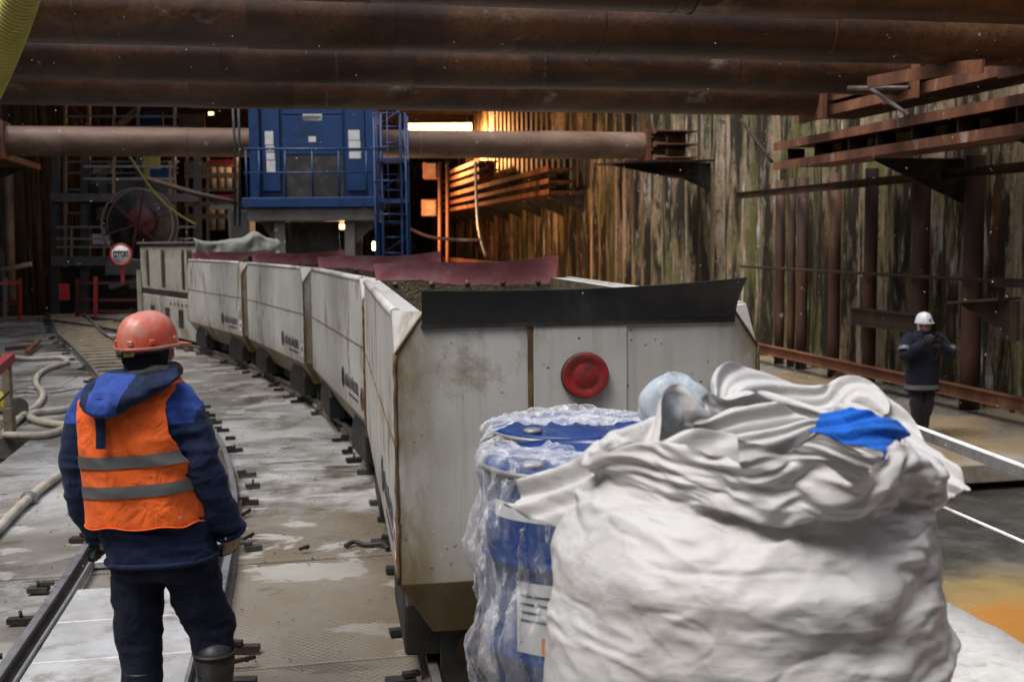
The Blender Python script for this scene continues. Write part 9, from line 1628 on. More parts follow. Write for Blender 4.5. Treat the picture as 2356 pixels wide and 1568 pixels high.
-1,1,0,-2,3,-4,2,-1,-1,0,-1,-1,0,0,-1,2,1,-1,0,-1,-2,0,0,-2,0,1,19,-2,0,0,-1,-1,-1,0,1,-1,4,1,-1,-1,1,2,2,2,-1,0,0,0,1,1,-1,1,-2,1,0,0,0,-3,-2,0,0,1,3,-1,-1,0,0,-3,-1,2,-3,1,-2,1,12,5,0,0,0,-1,1,-1,-1,0,0,2,1,1,-2,2,4,0,
1,-1,0,-1,2,0,0,0,-1,2,-1,-1,-1,-2,0,0,2,0,-1,0,0,-1,-3,1,2,-3,-1,0,2,1,3,3,5,2,2,2,-2,0,0,0,0,-1,2,2,1,-2,2,4,-1,1,1,-2,1,1,0,0,0,-1,1,-1,-3,-1,1,0,1,0,0,0,-1,-2,-1,0,-2,0,1,1,-4,-6,1,2,2,3,2,3,2,1,-1,1,-1,0,0,1,4,-2,
-2,3,4,0,0,1,-1,1,-1,1,-1,0,0,-2,-1,0,0,2,-1,1,-1,0,-4,0,-1,0,0,-1,0,-2,-1,-1,10,-4,-1,1,3,1,2,3,0,0,0,0,0,-1,0,5,1,-3,4,2,0,0,0,-1,1,0,1,0,-1,-2,-3,2,1,0,-1,0,0,-4,0,0,2,-2,-2,-2,1,-1,-1,2,5,3,-1,-1,0,0,2,1,3,1,3,-1,0,
1,-1,0,0,4,-2,6,1,1,-3,-10,9,1,0,1,-1,-3,2,-1,-1,-1,2,0,-3,-2,3,-2,-2,-1,0,1,-2,0,2,0,2,1,3,-1,0,1,1,1,1,0,0,4,2,0,1,0,1,-2,5,-3,6,3,-8,-1,-1,7,1,0,-6,1,1,-2,1,3,-3,-5,1,4,-3,-2,-2,0,-1,0,0,2,0,-1,4,0,-1,-1,1,-1,2,1,1,3,
1,0,1,2,-1,0,1,3,-3,6,0,6,-2,0,0,0,1,-2,-2,1,-2,0,2,-6,0,2,0,-4,-2,0,0,0,0,-2,1,-3,-3,1,3,-1,0,3,0,2,-2,0,0,0,1,2,0,1,4,-1,0,-2,2,-1,-1,-5,8,2,-3,-2,5,6,2,-6,2,2,-6,2,0,-1,-4,-1,0,-1,1,-2,0,-1,-1,-1,2,0,5,0,-1,0,-1,3,0,
-1,0,0,0,0,1,2,1,3,0,2,-1,3,-4,-10,-6,1,-1,-4,-1,6,19,6,-3,-3,1,0,-4,-2,-1,0,0,-1,-2,0,-1,1,-2,0,4,-5,4,0,3,1,-1,-3,2,0,0,0,0,0,1,-1,0,1,3,2,4,-8,-12,-4,6,2,-1,2,4,-8,-4,20,5,-2,-1,-5,0,-2,1,-1,-1,-1,0,-1,-1,-1,0,-1,-3,
3,6,0,-1,-2,2,2,-2,2,-2,1,0,0,0,1,1,2,-2,1,0,-10,-4,6,-3,0,2,2,-6,5,-2,-3,17,3,-8,1,-2,0,-2,-3,-1,1,-2,0,0,0,1,4,-4,-2,3,-1,0,1,1,-3,0,0,2,0,0,0,0,0,0,0,4,-1,-1,-11,5,-4,5,-2,3,-3,4,-2,2,-2,1,0,2,-2,-1,0,0,1,-1,0,-1,1,1,
2,1,-4,1,-1,-3,4,-1,1,-2,-1,3,-2,0,-1,0,1,0,0,1,1,-1,2,-4,1,3,-2,-4,3,-1,1,3,0,1,-1,-2,2,-1,-1,0,0,0,0,0,1,1,-1,0,1,-3,0,1,1,-1,-1,0,-1,2,2,-3,1,0,1,0,-1,1,1,-1,1,2,-1,-1,0,-3,1,4,0,-5,5,-7,6,0,-1,-1,0,0,1,-1,-1,1,0,0,
-1,1,1,-1,-2,1,1,-1,0,-1,0,1,1,0,0,-1,-1,2,-1,1,1,-2,2,0,-2,-1,0,1,1,-1,0,0,-3,7,-4,1,-1,-1,4,-3,-2,2,-1,1,0,-1,1,1,-1,0,-1,0,0,-1,1,0,0,2,-1,0,1,-3,0,1,1,-1,1,0,0,0,-2,0,2,0,0,-1,3,0,4,-7,3,-3,1,3,-2,0,1,-3,-3,2,0,0,0,
0,0,0,0,1,0,0,-1,0,0,-1,0,3,-2,0,-1,1,-1,1,0,0,0,-1,0,3,-1,0,-2,0,-1,-8,11,0,0,0,-1,0,1,-2,2,2,-3,-3,4,-2,-1,0,0,0,0,0,1,-1,0,0,0,0,-1,2,0,-2,2,0,0,1,0,1,0,-1,0,1,0,-1,0,0,0,1,-3,3,-8,9,-4,5,-3,1,-2,5,-5,0,3,-4,-1,0,1,0,
0,0,0,0,0,0,0,0,0,0,0,-1,0,1,0,0,0,0,0,0,0,1,-1,0,0,-1,1,0,-1,1,0,-1,6,-7,0,3,2,-2,2,-4,0,-1,1,0,-2,2,0,-1,0,-1,0,1,0,0,0,0,0,0,-1,0,1,0,1,0,0,0,1,-2,1,0,1,-1,1,0,-2,0,1,-1,0,-3,4,0,2,-5,3,-2,0,0,0,5,-3,-4,4,-2,-1,1,0,0,
0,-1,0,0,0,0,0,0,1,0,0,3,-1,0,-1,0,0,1,-1,0,0,1,-1,0,0,0,0,-2,2,3,-4,0,-5,2,0,6,-6,0,1,2,-3,4,-2,-1,1,0,0,0,0,0,0,0,0,0,0,0,-1,1,0,5,-4,-1,1,1,0,-1,0,0,0,0,0,0,0,1,-1,1,-1,2,-5,-1,1,1,0,-6,8,-2,1,-1,-1,1,0,0,0,-1,1,0,0,
0,0,0,1,-1,0,1,0,-2,0,3,2,-2,1,-3,-1,1,1,-1,-1,0,1,0,0,-1,1,-2,2,2,-6,1,4,-2,-5,4,-1,-1,2,-9,8,5,-4,1,-1,2,-2,1,-1,0,1,0,-1,1,0,-1,0,1,0,-4,3,3,-2,1,0,0,-1,2,1,-1,-2,1,0,0,0,1,2,-7,3,-4,6,-6,7,-4,-3,7,-4,-4,2,4,-1,0,-1,
-1,1,-1,2,0,-1,1,0,-1,0,0,0,2,-1,-1,0,0,0,1,1,0,1,-1,-1,2,0,-1,0,0,-1,0,1,-2,-1,3,-9,10,-5,3,2,-4,0,6,-8,4,-2,2,1,-1,0,0,-1,0,0,1,0,0,1,0,-1,-1,0,1,-3,2,0,1,-1,0,-4,2,1,-3,2,0,0,0,0,1,-1,2,-3,3,2,-4,1,0,0,0,1,-2,3,-1,-2,
-1,1,0,1,0,0,0,0,-2,1,0,-2,0,2,-1,2,0,3,-2,0,-2,1,-4,3,-5,2,2,-2,-1,1,0,0,-1,-3,10,-4,-1,2,0,0,1,-2,1,0,-1,6,-9,1,1,1,1,-1,1,0,0,0,0,-1,0,0,-1,-2,3,-1,-1,0,0,1,0,-1,-4,0,2,-3,1,1,1,-2,0,0,-4,1,5,10,-7,2,0,1,-4,3,-4,0,9,
-6,-10,4,1,1,2,1,-1,0,0,0,0,1,0,1,0,0,-2,-1,-1,0,0,0,-3,-7,6,-1,2,1,-2,-1,0,1,-2,-5,-1,-4,-2,20,4,-6,2,-3,4,-4,5,5,-4,-15,-3,2,1,1,0,3,4,1,1,2,1,-2,2,0,2,0,0,1,2,-2,-4,-3,-3,8,-1,0,-2,-2,-1,1,-1,-1,-6,-1,0,2,-6,0,21,7,
-3,0,-1,5,-1,-7,-15,-6,3,4,0,0,3,0,-1,2,2,2,2,2,0,2,1,3,0,-1,-8,0,2,-2,2,-1,2,-1,-1,-1,0,-2,-2,-6,0,0,3,-1,3,-3,-4,15,-2,4,0,-5,-5,-7,-1,2,2,-1,4,1,-1,1,2,-1,0,0,1,2,1,1,3,4,0,1,-9,-2,-3,3,3,0,-1,0,-2,0,-2,0,-5,0,1,3,-2,
0,3,-5,0,-2,-1,-2,-1,-1,0,2,5,0,-1,1,0,4,0,0,1,2,1,-2,0,1,2,-1,-1,-1,6,0,-12,0,3,0,1,-3,0,-2,-1,0,-1,-5,-1,3,4,1,1,0,-4,1,-4,-1,-1,-1,0,1,-3,1,3,3,-1,-1,0,1,4,0,1,1,0,1,0,0,-1,5,-1,-2,-3,4,-9,2,0,-2,-3,-1,-2,-1,1,-1,-3,
0,3,2,1,-1,0,-3,0,1,0,-7,-1,2,2,-2,-1,1,1,0,2,0,0,-1,1,3,1,2,2,1,-1,0,0,-3,2,1,-1,-1,-7,-1,-2,-3,-2,0,-1,1,-2,-3,1,3,2,1,-2,-1,-2,-2,0,-1,0,-4,3,-2,-1,1,2,1,0,2,0,2,-1,0,-1,0,2,0,1,2,3,-1,1,-1,-1,1,2,0,-7,-7,-3,0,0,1,1,
-2,-1,1,1,2,1,-2,-1,-1,-3,2,-2,-2,-1,-3,3,-1,-1,0,2,0,0,3,2,-2,1,2,-1,-1,0,2,0,1,0,3,1,1,0,-1,1,-2,-20,1,0,1,2,0,-1,1,2,-1,3,-2,-2,-1,-2,-1,0,-2,-1,0,-1,1,-1,-1,0,1,0,0,0,2,3,1,0,-2,2,1,-1,-1,1,0,1,0,2,1,1,1,3,3,-19,0,1,
2,1,-1,1,1,0,2,-3,-2,0,-3,0,0,-1,0,-2,-1,1,5,-5,-1,0,0,-1,-1,3,1,2,1,1,0,-1,1,-1,0,0,2,-2,2,0,2,1,0,1,10,-19,4,1,-1,-1,0,0,0,-1,0,-1,0,-1,0,2,-3,-1,-3,1,0,1,-1,1,-1,-2,-1,1,2,-2,1,3,3,-1,1,0,-1,0,1,0,-1,3,-2,1,0,0,4,-2,
7,-12,-3,0,-1,0,1,-1,-1,1,-1,-2,2,-1,-1,-1,0,-2,-1,1,0,-3,0,0,1,0,0,1,-1,-1,1,1,2,3,-1,1,0,1,-4,2,1,0,1,-2,0,5,-2,5,-2,-17,1,-1,1,0,-1,1,0,-1,-1,2,-3,-2,3,-2,-2,0,1,-3,0,0,0,0,0,0,-1,-1,1,0,1,0,5,1,0,0,1,-1,2,-5,0,1,1,2,
2,0,5,-8,-6,-17,-1,2,0,0,0,-1,-1,0,0,-1,-1,1,-2,-3,2,0,0,0,-2,0,0,1,-1,-2,2,1,-1,-1,0,1,1,6,-1,-1,0,2,1,0,-1,-2,0,6,-1,0,-3,2,-5,-17,1,0,0,-1,0,-1,0,-2,0,0,0,0,0,0,-2,0,-1,0,-1,1,-3,3,0,-1,0,1,-1,1,-2,2,0,3,4,-1,-2,0,1,
1,-1,1,2,-4,1,-2,1,2,-2,-16,0,0,0,-1,-1,0,-1,0,1,-1,0,-1,0,-2,0,0,-1,2,4,-6,1,4,-4,-1,-1,-1,3,-2,-1,0,6,-4,5,1,0,-1,3,2,0,-2,-3,1,0,-1,-1,-1,4,-17,2,-1,-1,0,0,0,1,2,-5,1,1,0,0,-4,-1,0,2,-1,2,11,3,-14,0,1,-2,-4,0,1,0,-2,
1,2,1,5,0,1,-4,0,1,2,0,-2,-1,0,0,0,-3,-16,0,0,1,-2,0,0,1,0,-2,0,2,7,-11,-2,1,0,1,2,0,-4,1,4,-1,-1,-3,6,-7,2,-3,0,-1,2,1,6,3,-3,0,2,-4,0,1,-2,0,0,0,0,1]
# ---------------------------------------------------------------- drums, film and big bag in the foreground
def grid_from(steps, sh, q=.002):
    u = np.array(steps, np.int64).reshape(3, sh[0], sh[1]).transpose(1, 2, 0)
    return np.cumsum(np.cumsum(u, 1), 0) * q
def m_bag():
    t = NT('woven_white_sack'); c = t.co()
    n = t.noise(c, 3, 5, 0.6)
    k = t.ramp(n, [(0.3, (0.55, 0.54, 0.53)), (0.7, (0.64, 0.64, 0.645))])
    g = t.noise(t.map(c, (1.2, 1.2, 2.4)), 2.4, 7, 0.7, 0.5)
    k = t.mix(t.ramp(g, [(0.54, 0), (0.70, 0.6)]), k, (0.26, 0.225, 0.18))
    s = t.noise(c, 11, 5, 0.65)
    k = t.mix(t.ramp(s, [(0.68, 0), (0.74, 0.6)]), k, (0.10, 0.095, 0.09))
    w1 = t.n('TexWave', Vector=c, Scale=95.0, bands_direction='Z').outputs['Fac']; w2 = t.n('TexWave', Vector=t.map(c, (1, 1, 1), (0, 0, R(37))), Scale=95.0).outputs['Fac']
    zz = t.sep(t.tc.outputs['Object'])[2]
    ln = t.noise(t.map(c, (1.0, 1.0, 13)), 2.2, 6, 0.7, .3)
    lf = t.math('MULTIPLY', t.ramp(ln, [(0.50, 0), (0.66, 0.55)]), t.ramp(zz, [(0.35, 1), (0.95, 0.1)]))
    k = t.mix(lf, k, (0.20, 0.185, 0.165))
    nb = t.bump(t.math('MULTIPLY', w1, w2), 0.12, 0.001)
    nb = t.bump(ln, 0.30, 0.012, nb)
    wv = t.n('VectorMath', operation='SCALE'); t.put(wv.inputs[0], t.n('TexNoise', Vector=c, Scale=7.0).outputs['Color']); wv.inputs['Scale'].default_value = .12
    wa = t.n('VectorMath', operation='ADD'); t.put(wa.inputs[0], c); t.put(wa.inputs[1], wv.outputs[0])
    nb = t.bump(t.voro(t.map(wa.outputs[0], (1, 1, 1.8)), 9), 0.20, 0.03, nb)
    nb = t.bump(t.voro(t.map(wa.outputs[0], (1, 1, 1.5)), 24), 0.16, 0.008, nb)
    t.set(col=k, rough=0.48, spec=0.4, normal=nb)
    tr = t.n('BsdfTranslucent', Color=(0.6, 0.56, 0.52, 1)); mx = t.n('MixShader'); t.put(mx.inputs[0], 0.16)
    t.t.links.new(t.b.outputs[0], mx.inputs[1]); t.t.links.new(tr.outputs[0], mx.inputs[2]); t.t.links.new(mx.outputs[0], t.out.inputs['Surface'])
    return t.mat
def m_film(name, body=(0.75, 0.77, 0.80), lo=0.04, hi=0.8):
    t = NT(name); c = t.co()
    w = t.noise(t.map(c, (1, 1, .45)), 10, 7, 0.7, 1.3); w2 = t.noise(c, 30, 5, .7, .6)
    f = t.ramp(t.math('ADD', t.math('MULTIPLY', w, .75), t.math('MULTIPLY', w2, .25)), [(0.44, lo), (0.54, lo + .16 * hi), (0.63, hi)])
    lw = t.n('LayerWeight', Blend=0.35).outputs['Facing']
    f = t.math('MINIMUM', t.math('ADD', f, t.math('MULTIPLY', t.math('POWER', lw, 2.0), .75)), .95)
    nb = t.bump(w, .7, .02); nb = t.bump(w2, .5, .006, nb)
    t.set(col=body, rough=.22, spec=.6, normal=nb)
    tp = t.n('BsdfTransparent'); mx = t.n('MixShader'); t.put(mx.inputs[0], f)
    t.t.links.new(tp.outputs[0], mx.inputs[1]); t.t.links.new(t.b.outputs[0], mx.inputs[2]); t.t.links.new(mx.outputs[0], t.out.inputs['Surface'])
    return t.mat
M['bag'] = m_bag(); M['film'] = m_film('clear_stretch_film'); M['liner'] = m_film('bluish_plastic_liner', (0.62, 0.72, 0.80), .45, .8)

def pallet(z, cx, cy, rz, L, W, lab):
    root = empty('wooden_pallet', (cx, cy, z), rz)
    for k in range(3):
        m = MB(); m.box2((-W / 2, -L / 2 + k * (L - .09) / 2, .0), (W / 2, -L / 2 + k * (L - .09) / 2 + .09, .09)); m.build('bearer', M['pallet'], root)
    for k in range(6):
        m = MB(); x = -W / 2 + k * (W - .1) / 5; m.box2((x, -L / 2, .092), (x + .1, L / 2, .126)); m.build('deck_board', M['pallet'], root, bevel=.004)
    tag(root, lab, 'pallet'); return root
for k, lab in enumerate(('lowest wooden pallet of the stack under the blue drums', 'middle wooden pallet of the stack under the blue drums', 'top wooden pallet of the stack, directly under the blue drums')):
    pallet(.150 + .13 * k, .26, 3.80, R(2), 1.25, .66, lab)
pallet(.150, .585, 2.72, R(6), 1.1, 1.1, 'wooden pallet under the big white sack')

DZ = .544; DTOP = 1.41
def drum(x, y, lab, rz=0, label_at=None):
    root = empty('steel_drum', (x, y, DZ), rz); h = DTOP - DZ
    m = MB(); r = .285
    prof = [(r - .01, 0), (r + .004, .0), (r + .004, .018), (r, .024)]
    for zc in (.285, .575):
        prof += [(r, zc - .022), (r + .006, zc - .012), (r + .012, zc), (r + .006, zc + .012), (r, zc + .022)]
    prof += [(r, h - .06), (r, h - .03)]
    m.lathe(prof, 64); m.build('drum_wall', M['drum'], root, sharp=60)
    m = MB(); m.lathe([(r + .001, h - .03), (r + .008, h - .028), (r + .009, h - .004), (r + .003, h), (r - .012, h - .001), (r - .018, h - .014), (r - .03, h - .016), (.15, h - .014), (.0, h - .012)], 64); ld = m.build('lid', M['drum'], root, sharp=60)
    for (a, rr) in ((R(200), .19), (R(20), .20)):
        m = MB(); m.lathe([(.034, 0), (.034, .014), (.026, .018), (0, .018)], 18, 0, Matrix.Translation((rr * math.cos(a), rr * math.sin(a), h - .014))); m.build('bung', M['galv'], ld)
    m = MB(); m.tube([((r + .012) * math.cos(t), (r + .012) * math.sin(t), h - .018) for t in np.linspace(0, 2 * math.pi, 49)[:-1]], .010, 8, closed=True); m.build('clamp_ring', M['galv'], root)
    def wrap(name, a0, a1, z0, z1, mat, par, k=.0015):
        P = [[((r + k) * math.cos(a), (r + k) * math.sin(a), z) for a in np.linspace(a0, a1, 20)] for z in (z0, z1)]
        q = MB(); q.grid(P); return q.build(name, mat, par)
    lb = wrap('label_band', R(185), R(345), h - .155, h - .105, M['drumlabel'], root)
    for k in range(7):
        a = R(212 + k * 14); wrap('label_print', a, a + R(7 if k % 2 else 4), h - .140, h - .122, M['mark'], lb, .0025)
    lb2 = wrap('paper_label', R(205), R(245), .315, .53, M['drumlabel'], root)
    wrap('label_corner', R(222), R(245), .32, .37, M['orangelabel'], lb2, .0025)
    for k in range(4): wrap('label_print', R(208), R(238), .41 + k * .025, .418 + k * .025, M['mark'], lb2, .0025)
    tag(root, lab, 'drum', 'blue steel drums wrapped in film'); return root
drum(.195, 3.50, 'nearer blue steel drum with a pale label band, beside the white sack', R(24))
drum(.215, 4.10, 'farther blue steel drum, its lid right against the white wagon', R(20))
F = grid_from(FILM_STEPS, FILM_SHAPE)
_y = np.clip(F[:, :, 1], 0, .60); _dx, _dy = F[:, :, 0] - .005, F[:, :, 1] - _y; _d = np.hypot(_dx, _dy) + 1e-6
_w = .315 + .028 * np.sin(F[:, :, 2] * 17 + F[:, :, 1] * 8) + .012 * np.sin(F[:, :, 2] * 41 + F[:, :, 0] * 30)     # wound tight round both drums
_nd = np.where(_d > .30, .30 + (_w - .30) * np.clip((_d - .30) / .06, 0, 1) + (_d - .30) * .10, _d)
F[:, :, 0] = .005 + _dx * _nd / _d; F[:, :, 1] = _y + _dy * _nd / _d
F[:, :, 0] += .195; F[:, :, 1] += 3.50; F[:, :, 2] += DTOP + .004
F[:, :, 2] = np.maximum(F[:, :, 2], .56)
m = MB(); m.grid(F.tolist())
_keep = []
for _f in m.f:
    _c = sum((Vector(m.v[i]) for i in _f), Vector()) / 4; _x, _y2 = _c.x - .24, _c.y - 3.72
    _keep.append(not (_c.z > DTOP - .10 and (_x / .32) ** 2 + ((_y2 + .10 * _x) / .21) ** 2 < 1 + .25 * math.sin(_c.x * 60) * math.cos(_c.y * 45)))
m.sm = [a for a, k in zip(m.sm, _keep) if k]; m.m = [a for a, k in zip(m.m, _keep) if k]; m.f = [a for a, k in zip(m.f, _keep) if k]
o = m.build('plastic_film', M['film'])
ss = o.modifiers.new('s', 'SUBSURF'); ss.render_levels = 2; ss.levels = 2
_me = bpy.data.meshes.new_from_object(o.evaluated_get(bpy.context.evaluated_depsgraph_get())); o.modifiers.clear(); o.data = _me
def crease(q, sd):
    w = .5 * np.stack([vnoise(q, .8, sd + 1), vnoise(q, .8, sd + 2), vnoise(q, .8, sd + 3)], 1)
    n = np.abs(vnoise(q + w, 1.0, sd)); return np.maximum(0, 1 - n / .16) ** 1.15
co = get_co(_me).astype(np.float64); no = get_no(_me).astype(np.float64); no *= np.where((no * (co - np.array([.2, 3.8, 1.0]))).sum(1) < 0, -1, 1)[:, None]
dd_ = .004 + .016 * crease(co * np.array([7, 7, 4]), 3) + .008 * crease(co * np.array([17, 17, 9]), 7)
set_co(_me, co + no * dd_[:, None]); _me.polygons.foreach_set('use_smooth', [True] * len(_me.polygons))
tag(o, 'torn clear plastic film draped over both blue drums', 'plastic film')

# big bag
BXY = (.562, 2.74); BZ = .275
B = grid_from(BAG_STEPS, BAG_SHAPE, .0015)
z = B[:, :, 2]; B[:, :, 2] = np.where(z > 1.1, 1.1 + (z - 1.1) * .62, z)
sx = .850 * (1 - .17 * np.clip((z - 1.0) / .22, 0, 1)); a = R(-12); x, y = B[:, :, 0].copy(), B[:, :, 1].copy()
B[:, :, 0] = (x * math.cos(a) - y * math.sin(a)) * sx; B[:, :, 1] = (x * math.sin(a) + y * math.cos(a)) * sx
B[:, :, 2] *= 1.065
_th = np.arctan2(B[:, :, 1], B[:, :, 0]); _z = B[:, :, 2]; q = np.stack([B[:, :, 0] * 4.2, B[:, :, 1] * 4.2, _z * 5.5], -1).reshape(-1, 3)
_f = (.5 - np.abs(vnoise(q, 1.0, 12))).reshape(_z.shape) + .5 * (.5 - np.abs(vnoise(q * 2.1, 1.0, 13))).reshape(_z.shape)
_k = 1 + .050 * _f * np.clip(_z / .3, 0, 1) * np.clip((1.25 - _z) / .15, 0, 1)
_k -= .060 * np.exp(-((_th + 1.25) / .30) ** 2 - ((_z - .93) / .055) ** 2) + .05 * np.exp(-((_th + .75) / .35) ** 2 - ((_z - 1.05 - .25 * (_th + .75)) / .06) ** 2) + .04 * np.exp(-((_th + 1.9) / .25) ** 2 - ((_z - 1.02) / .05) ** 2)
B[:, :, 0] *= _k; B[:, :, 1] *= _k
bag = empty('bulk_bag', (*BXY, BZ))
m = MB(); m.grid([[tuple(p) for p in r] + [tuple(r[0])] for r in B]); m.add([tuple(p) for p in B[0]], [tuple(range(BAG_SHAPE[1]))])
bb = m.build('sack', M['bag'], bag)
bm = bmesh.new(); bm.from_mesh(bb.data); bmesh.ops.remove_doubles(bm, verts=bm.verts, dist=.0004); bm.to_mesh(bb.data); bm.free()
ss = bb.modifiers.new('s', 'SUBSURF'); ss.render_levels = 2; ss.levels = 2
_me = bpy.data.meshes.new_from_object(bb.evaluated_get(bpy.context.evaluated_depsgraph_get()))
bb.modifiers.clear(); bb.data = _me
co = get_co(_me).astype(np.float64); no = get_no(_me).astype(np.float64)
cz = co[:, 2]; body_w = np.clip((1.24 - cz) / .1, 0, 1)
d = .0025 * crease(co * np.array([5, 5, 9]), 21) - .003 * crease(co * np.array([6, 6, 12]), 31) + .0012 * crease(co * np.array([13, 13, 22]), 41) - .0008 * crease(co * np.array([15, 15, 15]), 51)
d = d * (.35 + .65 * body_w)
set_co(_me, co + no * d[:, None])
_me.polygons.foreach_set('use_smooth', [True] * len(_me.polygons))
tag(bag, 'huge crumpled white woven sack in the right foreground, its mouth loosely gathered', 'bulk bag')
def flap(name, pts, w, mat, Yd, thick=.003, wob=.02, seed=0, fray=True):
    """a strip of cloth along picture points at given depths"""
    C = spline([at(px, py, d) - Vector((*BXY, BZ)) for px, py, d in pts], 8); P = []; nn = 14
    rg = random.Random(seed)
    for i, c in enumerate(C):
        t = (C[min(i + 1, len(C) - 1)] - C[max(0, i - 1)]).normalized(); s = t.cross(Vector((0, -.75, .65))).normalized(); nrm = s.cross(t)
        ww = w if not callable(w) else w(i / (len(C) - 1)); row = []
        for j in range(nn + 1):
            k = j / nn - .5
            row.append(c + s * ww * k + nrm * (wob * math.sin(k * 9 + i * .35 + seed) + wob * .6 * math.sin(k * 21 + i * .8)) + t * (rg.uniform(-.006, .006) if fray and i in (0, len(C) - 1) else 0))
        P.append(row)
    m = MB(); m.grid(P); o = m.build(name, mat, bag)
    s1 = o.modifiers.new('t', 'SOLIDIFY'); s1.thickness = thick; s2 = o.modifiers.new('s', 'SUBSURF'); s2.render_levels = 2; s2.levels = 1
    return o
flap('loose_corner', [(1700, 1110, 2.62), (1520, 1110, 2.66), (1370, 1125, 2.78), (1270, 1135, 2.92), (1195, 1125, 3.0)], lambda t: .28 - .14 * t, M['bag'], 0, .003, .022, 2)
flap('tail_strap', [(1960, 915, 3.05), (2050, 985, 2.95), (2110, 1050, 2.80), (2165, 1105, 2.70), (2196, 1140, 2.66)], lambda t: .15 - .05 * t, M['bag'], 0, .003, .012, 5)
flap('blue_strip', [(1880, 968, 2.62), (1940, 975, 2.56), (2000, 985, 2.53), (2050, 1010, 2.53), (2066, 1045, 2.55)], lambda t: .085 + .03 * t, M['bluestrap'], 0, .004, .008, 9)
flap('back_fold', [(1650, 925, 3.02), (1700, 893, 3.05), (1800, 915, 3.10), (1900, 935, 3.08), (1975, 915, 3.05), (2030, 960, 2.98)], lambda t: (.16 + .05 * math.sin(t * 9)) * (.08 + math.sin(math.pi * t)) ** .6, M['bag'], 0, .003, .014, 4)
flap('inner_pleat', [(1600, 985, 2.8), (1700, 975, 2.78), (1800, 985, 2.76), (1890, 980, 2.74)], lambda t: .12 * (.05 + math.sin(math.pi * t)) ** .6, M['bag'], 0, .003, .02, 7)
# puff of the plastic liner at the left of the mouth
C = at(1545, 925, 2.98) - Vector((*BXY, BZ)); P = []
for i in range(22):
    ph_ = math.pi * i / 21; row = []
    for j in range(40):
        t = 2 * math.pi * j / 40; rr = 1 + .13 * math.sin(t * 3 + i * .3) + .10 * math.sin(t * 7 - i * .5)
        row.append(C + Vector((.085 * math.sin(ph_) * math.cos(t) * rr, .07 * math.sin(ph_) * math.sin(t) * rr, .075 * math.cos(ph_) * (1 + .1 * math.sin(t * 2)))))
    P.append(row)
m = MB(); m.grid(P, 0, True, True); m.build('plastic_liner', M['liner'], bag)
# ---------------------------------------------------------------- the dark works at the far left
def bar(m, x0, y0, x1, y1, Y, w, h=None, Y1=None, mi=0):
    m.beam(at(x0, y0, Y) - m.o, at(x1, y1, Y1 or Y) - m.o, w, h or w, mi)
def thing(name, o):
    e = empty(name, o); return e
def part(root, name, mat, segs, Y, bevel=0):
    m = MB(); m.o = root.location
    for sg in segs: bar(m, *sg[:4], Y, *sg[4:])
    return m.build(name, mat, root)
def box_px(root, name, mat, x0, y0, x1, y1, Y, d):
    a = at(x0, y1, Y) - root.location; b = at(x1, y0, Y) - root.location
    m = MB(); m.box2((a.x, 0 + (Y - root.location.y), a.z), (b.x, d + (Y - root.location.y), b.z)); return m.build(name, mat, root)
g = thing('steel_gantry', at(330, 700, 37))
for x in (128, 196, 322, 455): part(g, 'post', M['darkgrey'], [(x, 300, x, 770, .22)], 37)
for y, w in ((600, .30), (455, .26)): part(g, 'deck_beam', M['grey'], [(124, y, 460, y, .5, w)], 37)
for y in (522, 549, 568): part(g, 'rail', M['galv'], [(130, y, 450, y, .06)], 36.6)
for y in (383, 411): part(g, 'rail', M['galv'], [(193, y, 400, y, .07)], 36.6)
for x in (165, 240, 390): part(g, 'rail_post', M['galv'], [(x, 520, x, 592, .06)], 36.6)
for x in (262, 392): part(g, 'rail_post', M['wood'], [(x, 370, x, 448, .08)], 36.6)
box_px(g, 'side_panel', M['grey'], 196, 412, 395, 447, 37.3, .1)
box_px(g, 'blue_panel', M['blue'], 345, 388, 400, 412, 37.3, .1)
for x in (206, 246): box_px(g, 'window', M['black'], x, 424, x + 18, 442, 37.2, .09)
box_px(g, 'back_wall', M['black'], 196, 462, 330, 520, 38, .1)
box_px(g, 'back_wall', M['black'], 128, 612, 470, 722, 39, .1)
box_px(g, 'painted_lit_window', M['wood'], 222, 476, 252, 505, 37.9, .08)  # timber tone stands in for the window's yellow light
box_px(g, 'notice_board', M['paper'], 213, 538, 252, 562, 36.9, .03)
for sg in ((252, 660, 470, 600), (300, 660, 440, 628)): part(g, 'brace', M['galv'], [(*sg, .14)], 36)
tag(g, 'dark steel gantry with grey railings at the far left end of the empty track', 'gantry')
st = thing('stair_tower', at(250, 420, 41))
for x in (150, 205, 262, 318, 402): part(st, 'post', M['galv'], [(x, 230, x, 620, .09)], 41)
for y in (268, 292, 372, 398, 436, 490): part(st, 'ledger', M['galv'], [(146, y, 410, y, .07)], 41)
for k, (x0, y0, x1, y1) in enumerate(((205, 436, 262, 372), (262, 490, 318, 436), (262, 300, 318, 250))):
    part(st, 'stair_flight', M['wood'], [(x0, y0, x1, y1, .5, .10)], 41.3)
for x0, y0, x1, y1, mt in ((330, 256, 374, 300, 'blue'), (168, 258, 186, 304, 'waler'), (214, 380, 256, 396, 'paper'), (410, 262, 470, 292, 'strut'), (425, 378, 470, 402, 'strut'), (350, 450, 395, 470, 'grey')):
    box_px(st, 'cladding_panel', M[mt], x0, y0, x1, y1, 41.6, .06)
tag(st, 'stair tower of grey scaffold poles behind the gantry and the cable reel', 'stair tower')
r = thing('cable_reel', at(322, 517, 34.5)); rr = 81 * 34.5 / FPX
Tq = Matrix.Rotation(R(90), 4, 'X')
for yy in (-.25, .25):
    m = MB(); m.tube([(rr * math.cos(t), yy, rr * math.sin(t)) for t in np.linspace(0, 2 * math.pi, 49)[:-1]], .035, 8, closed=True); m.build('rim', M['grey'], r)
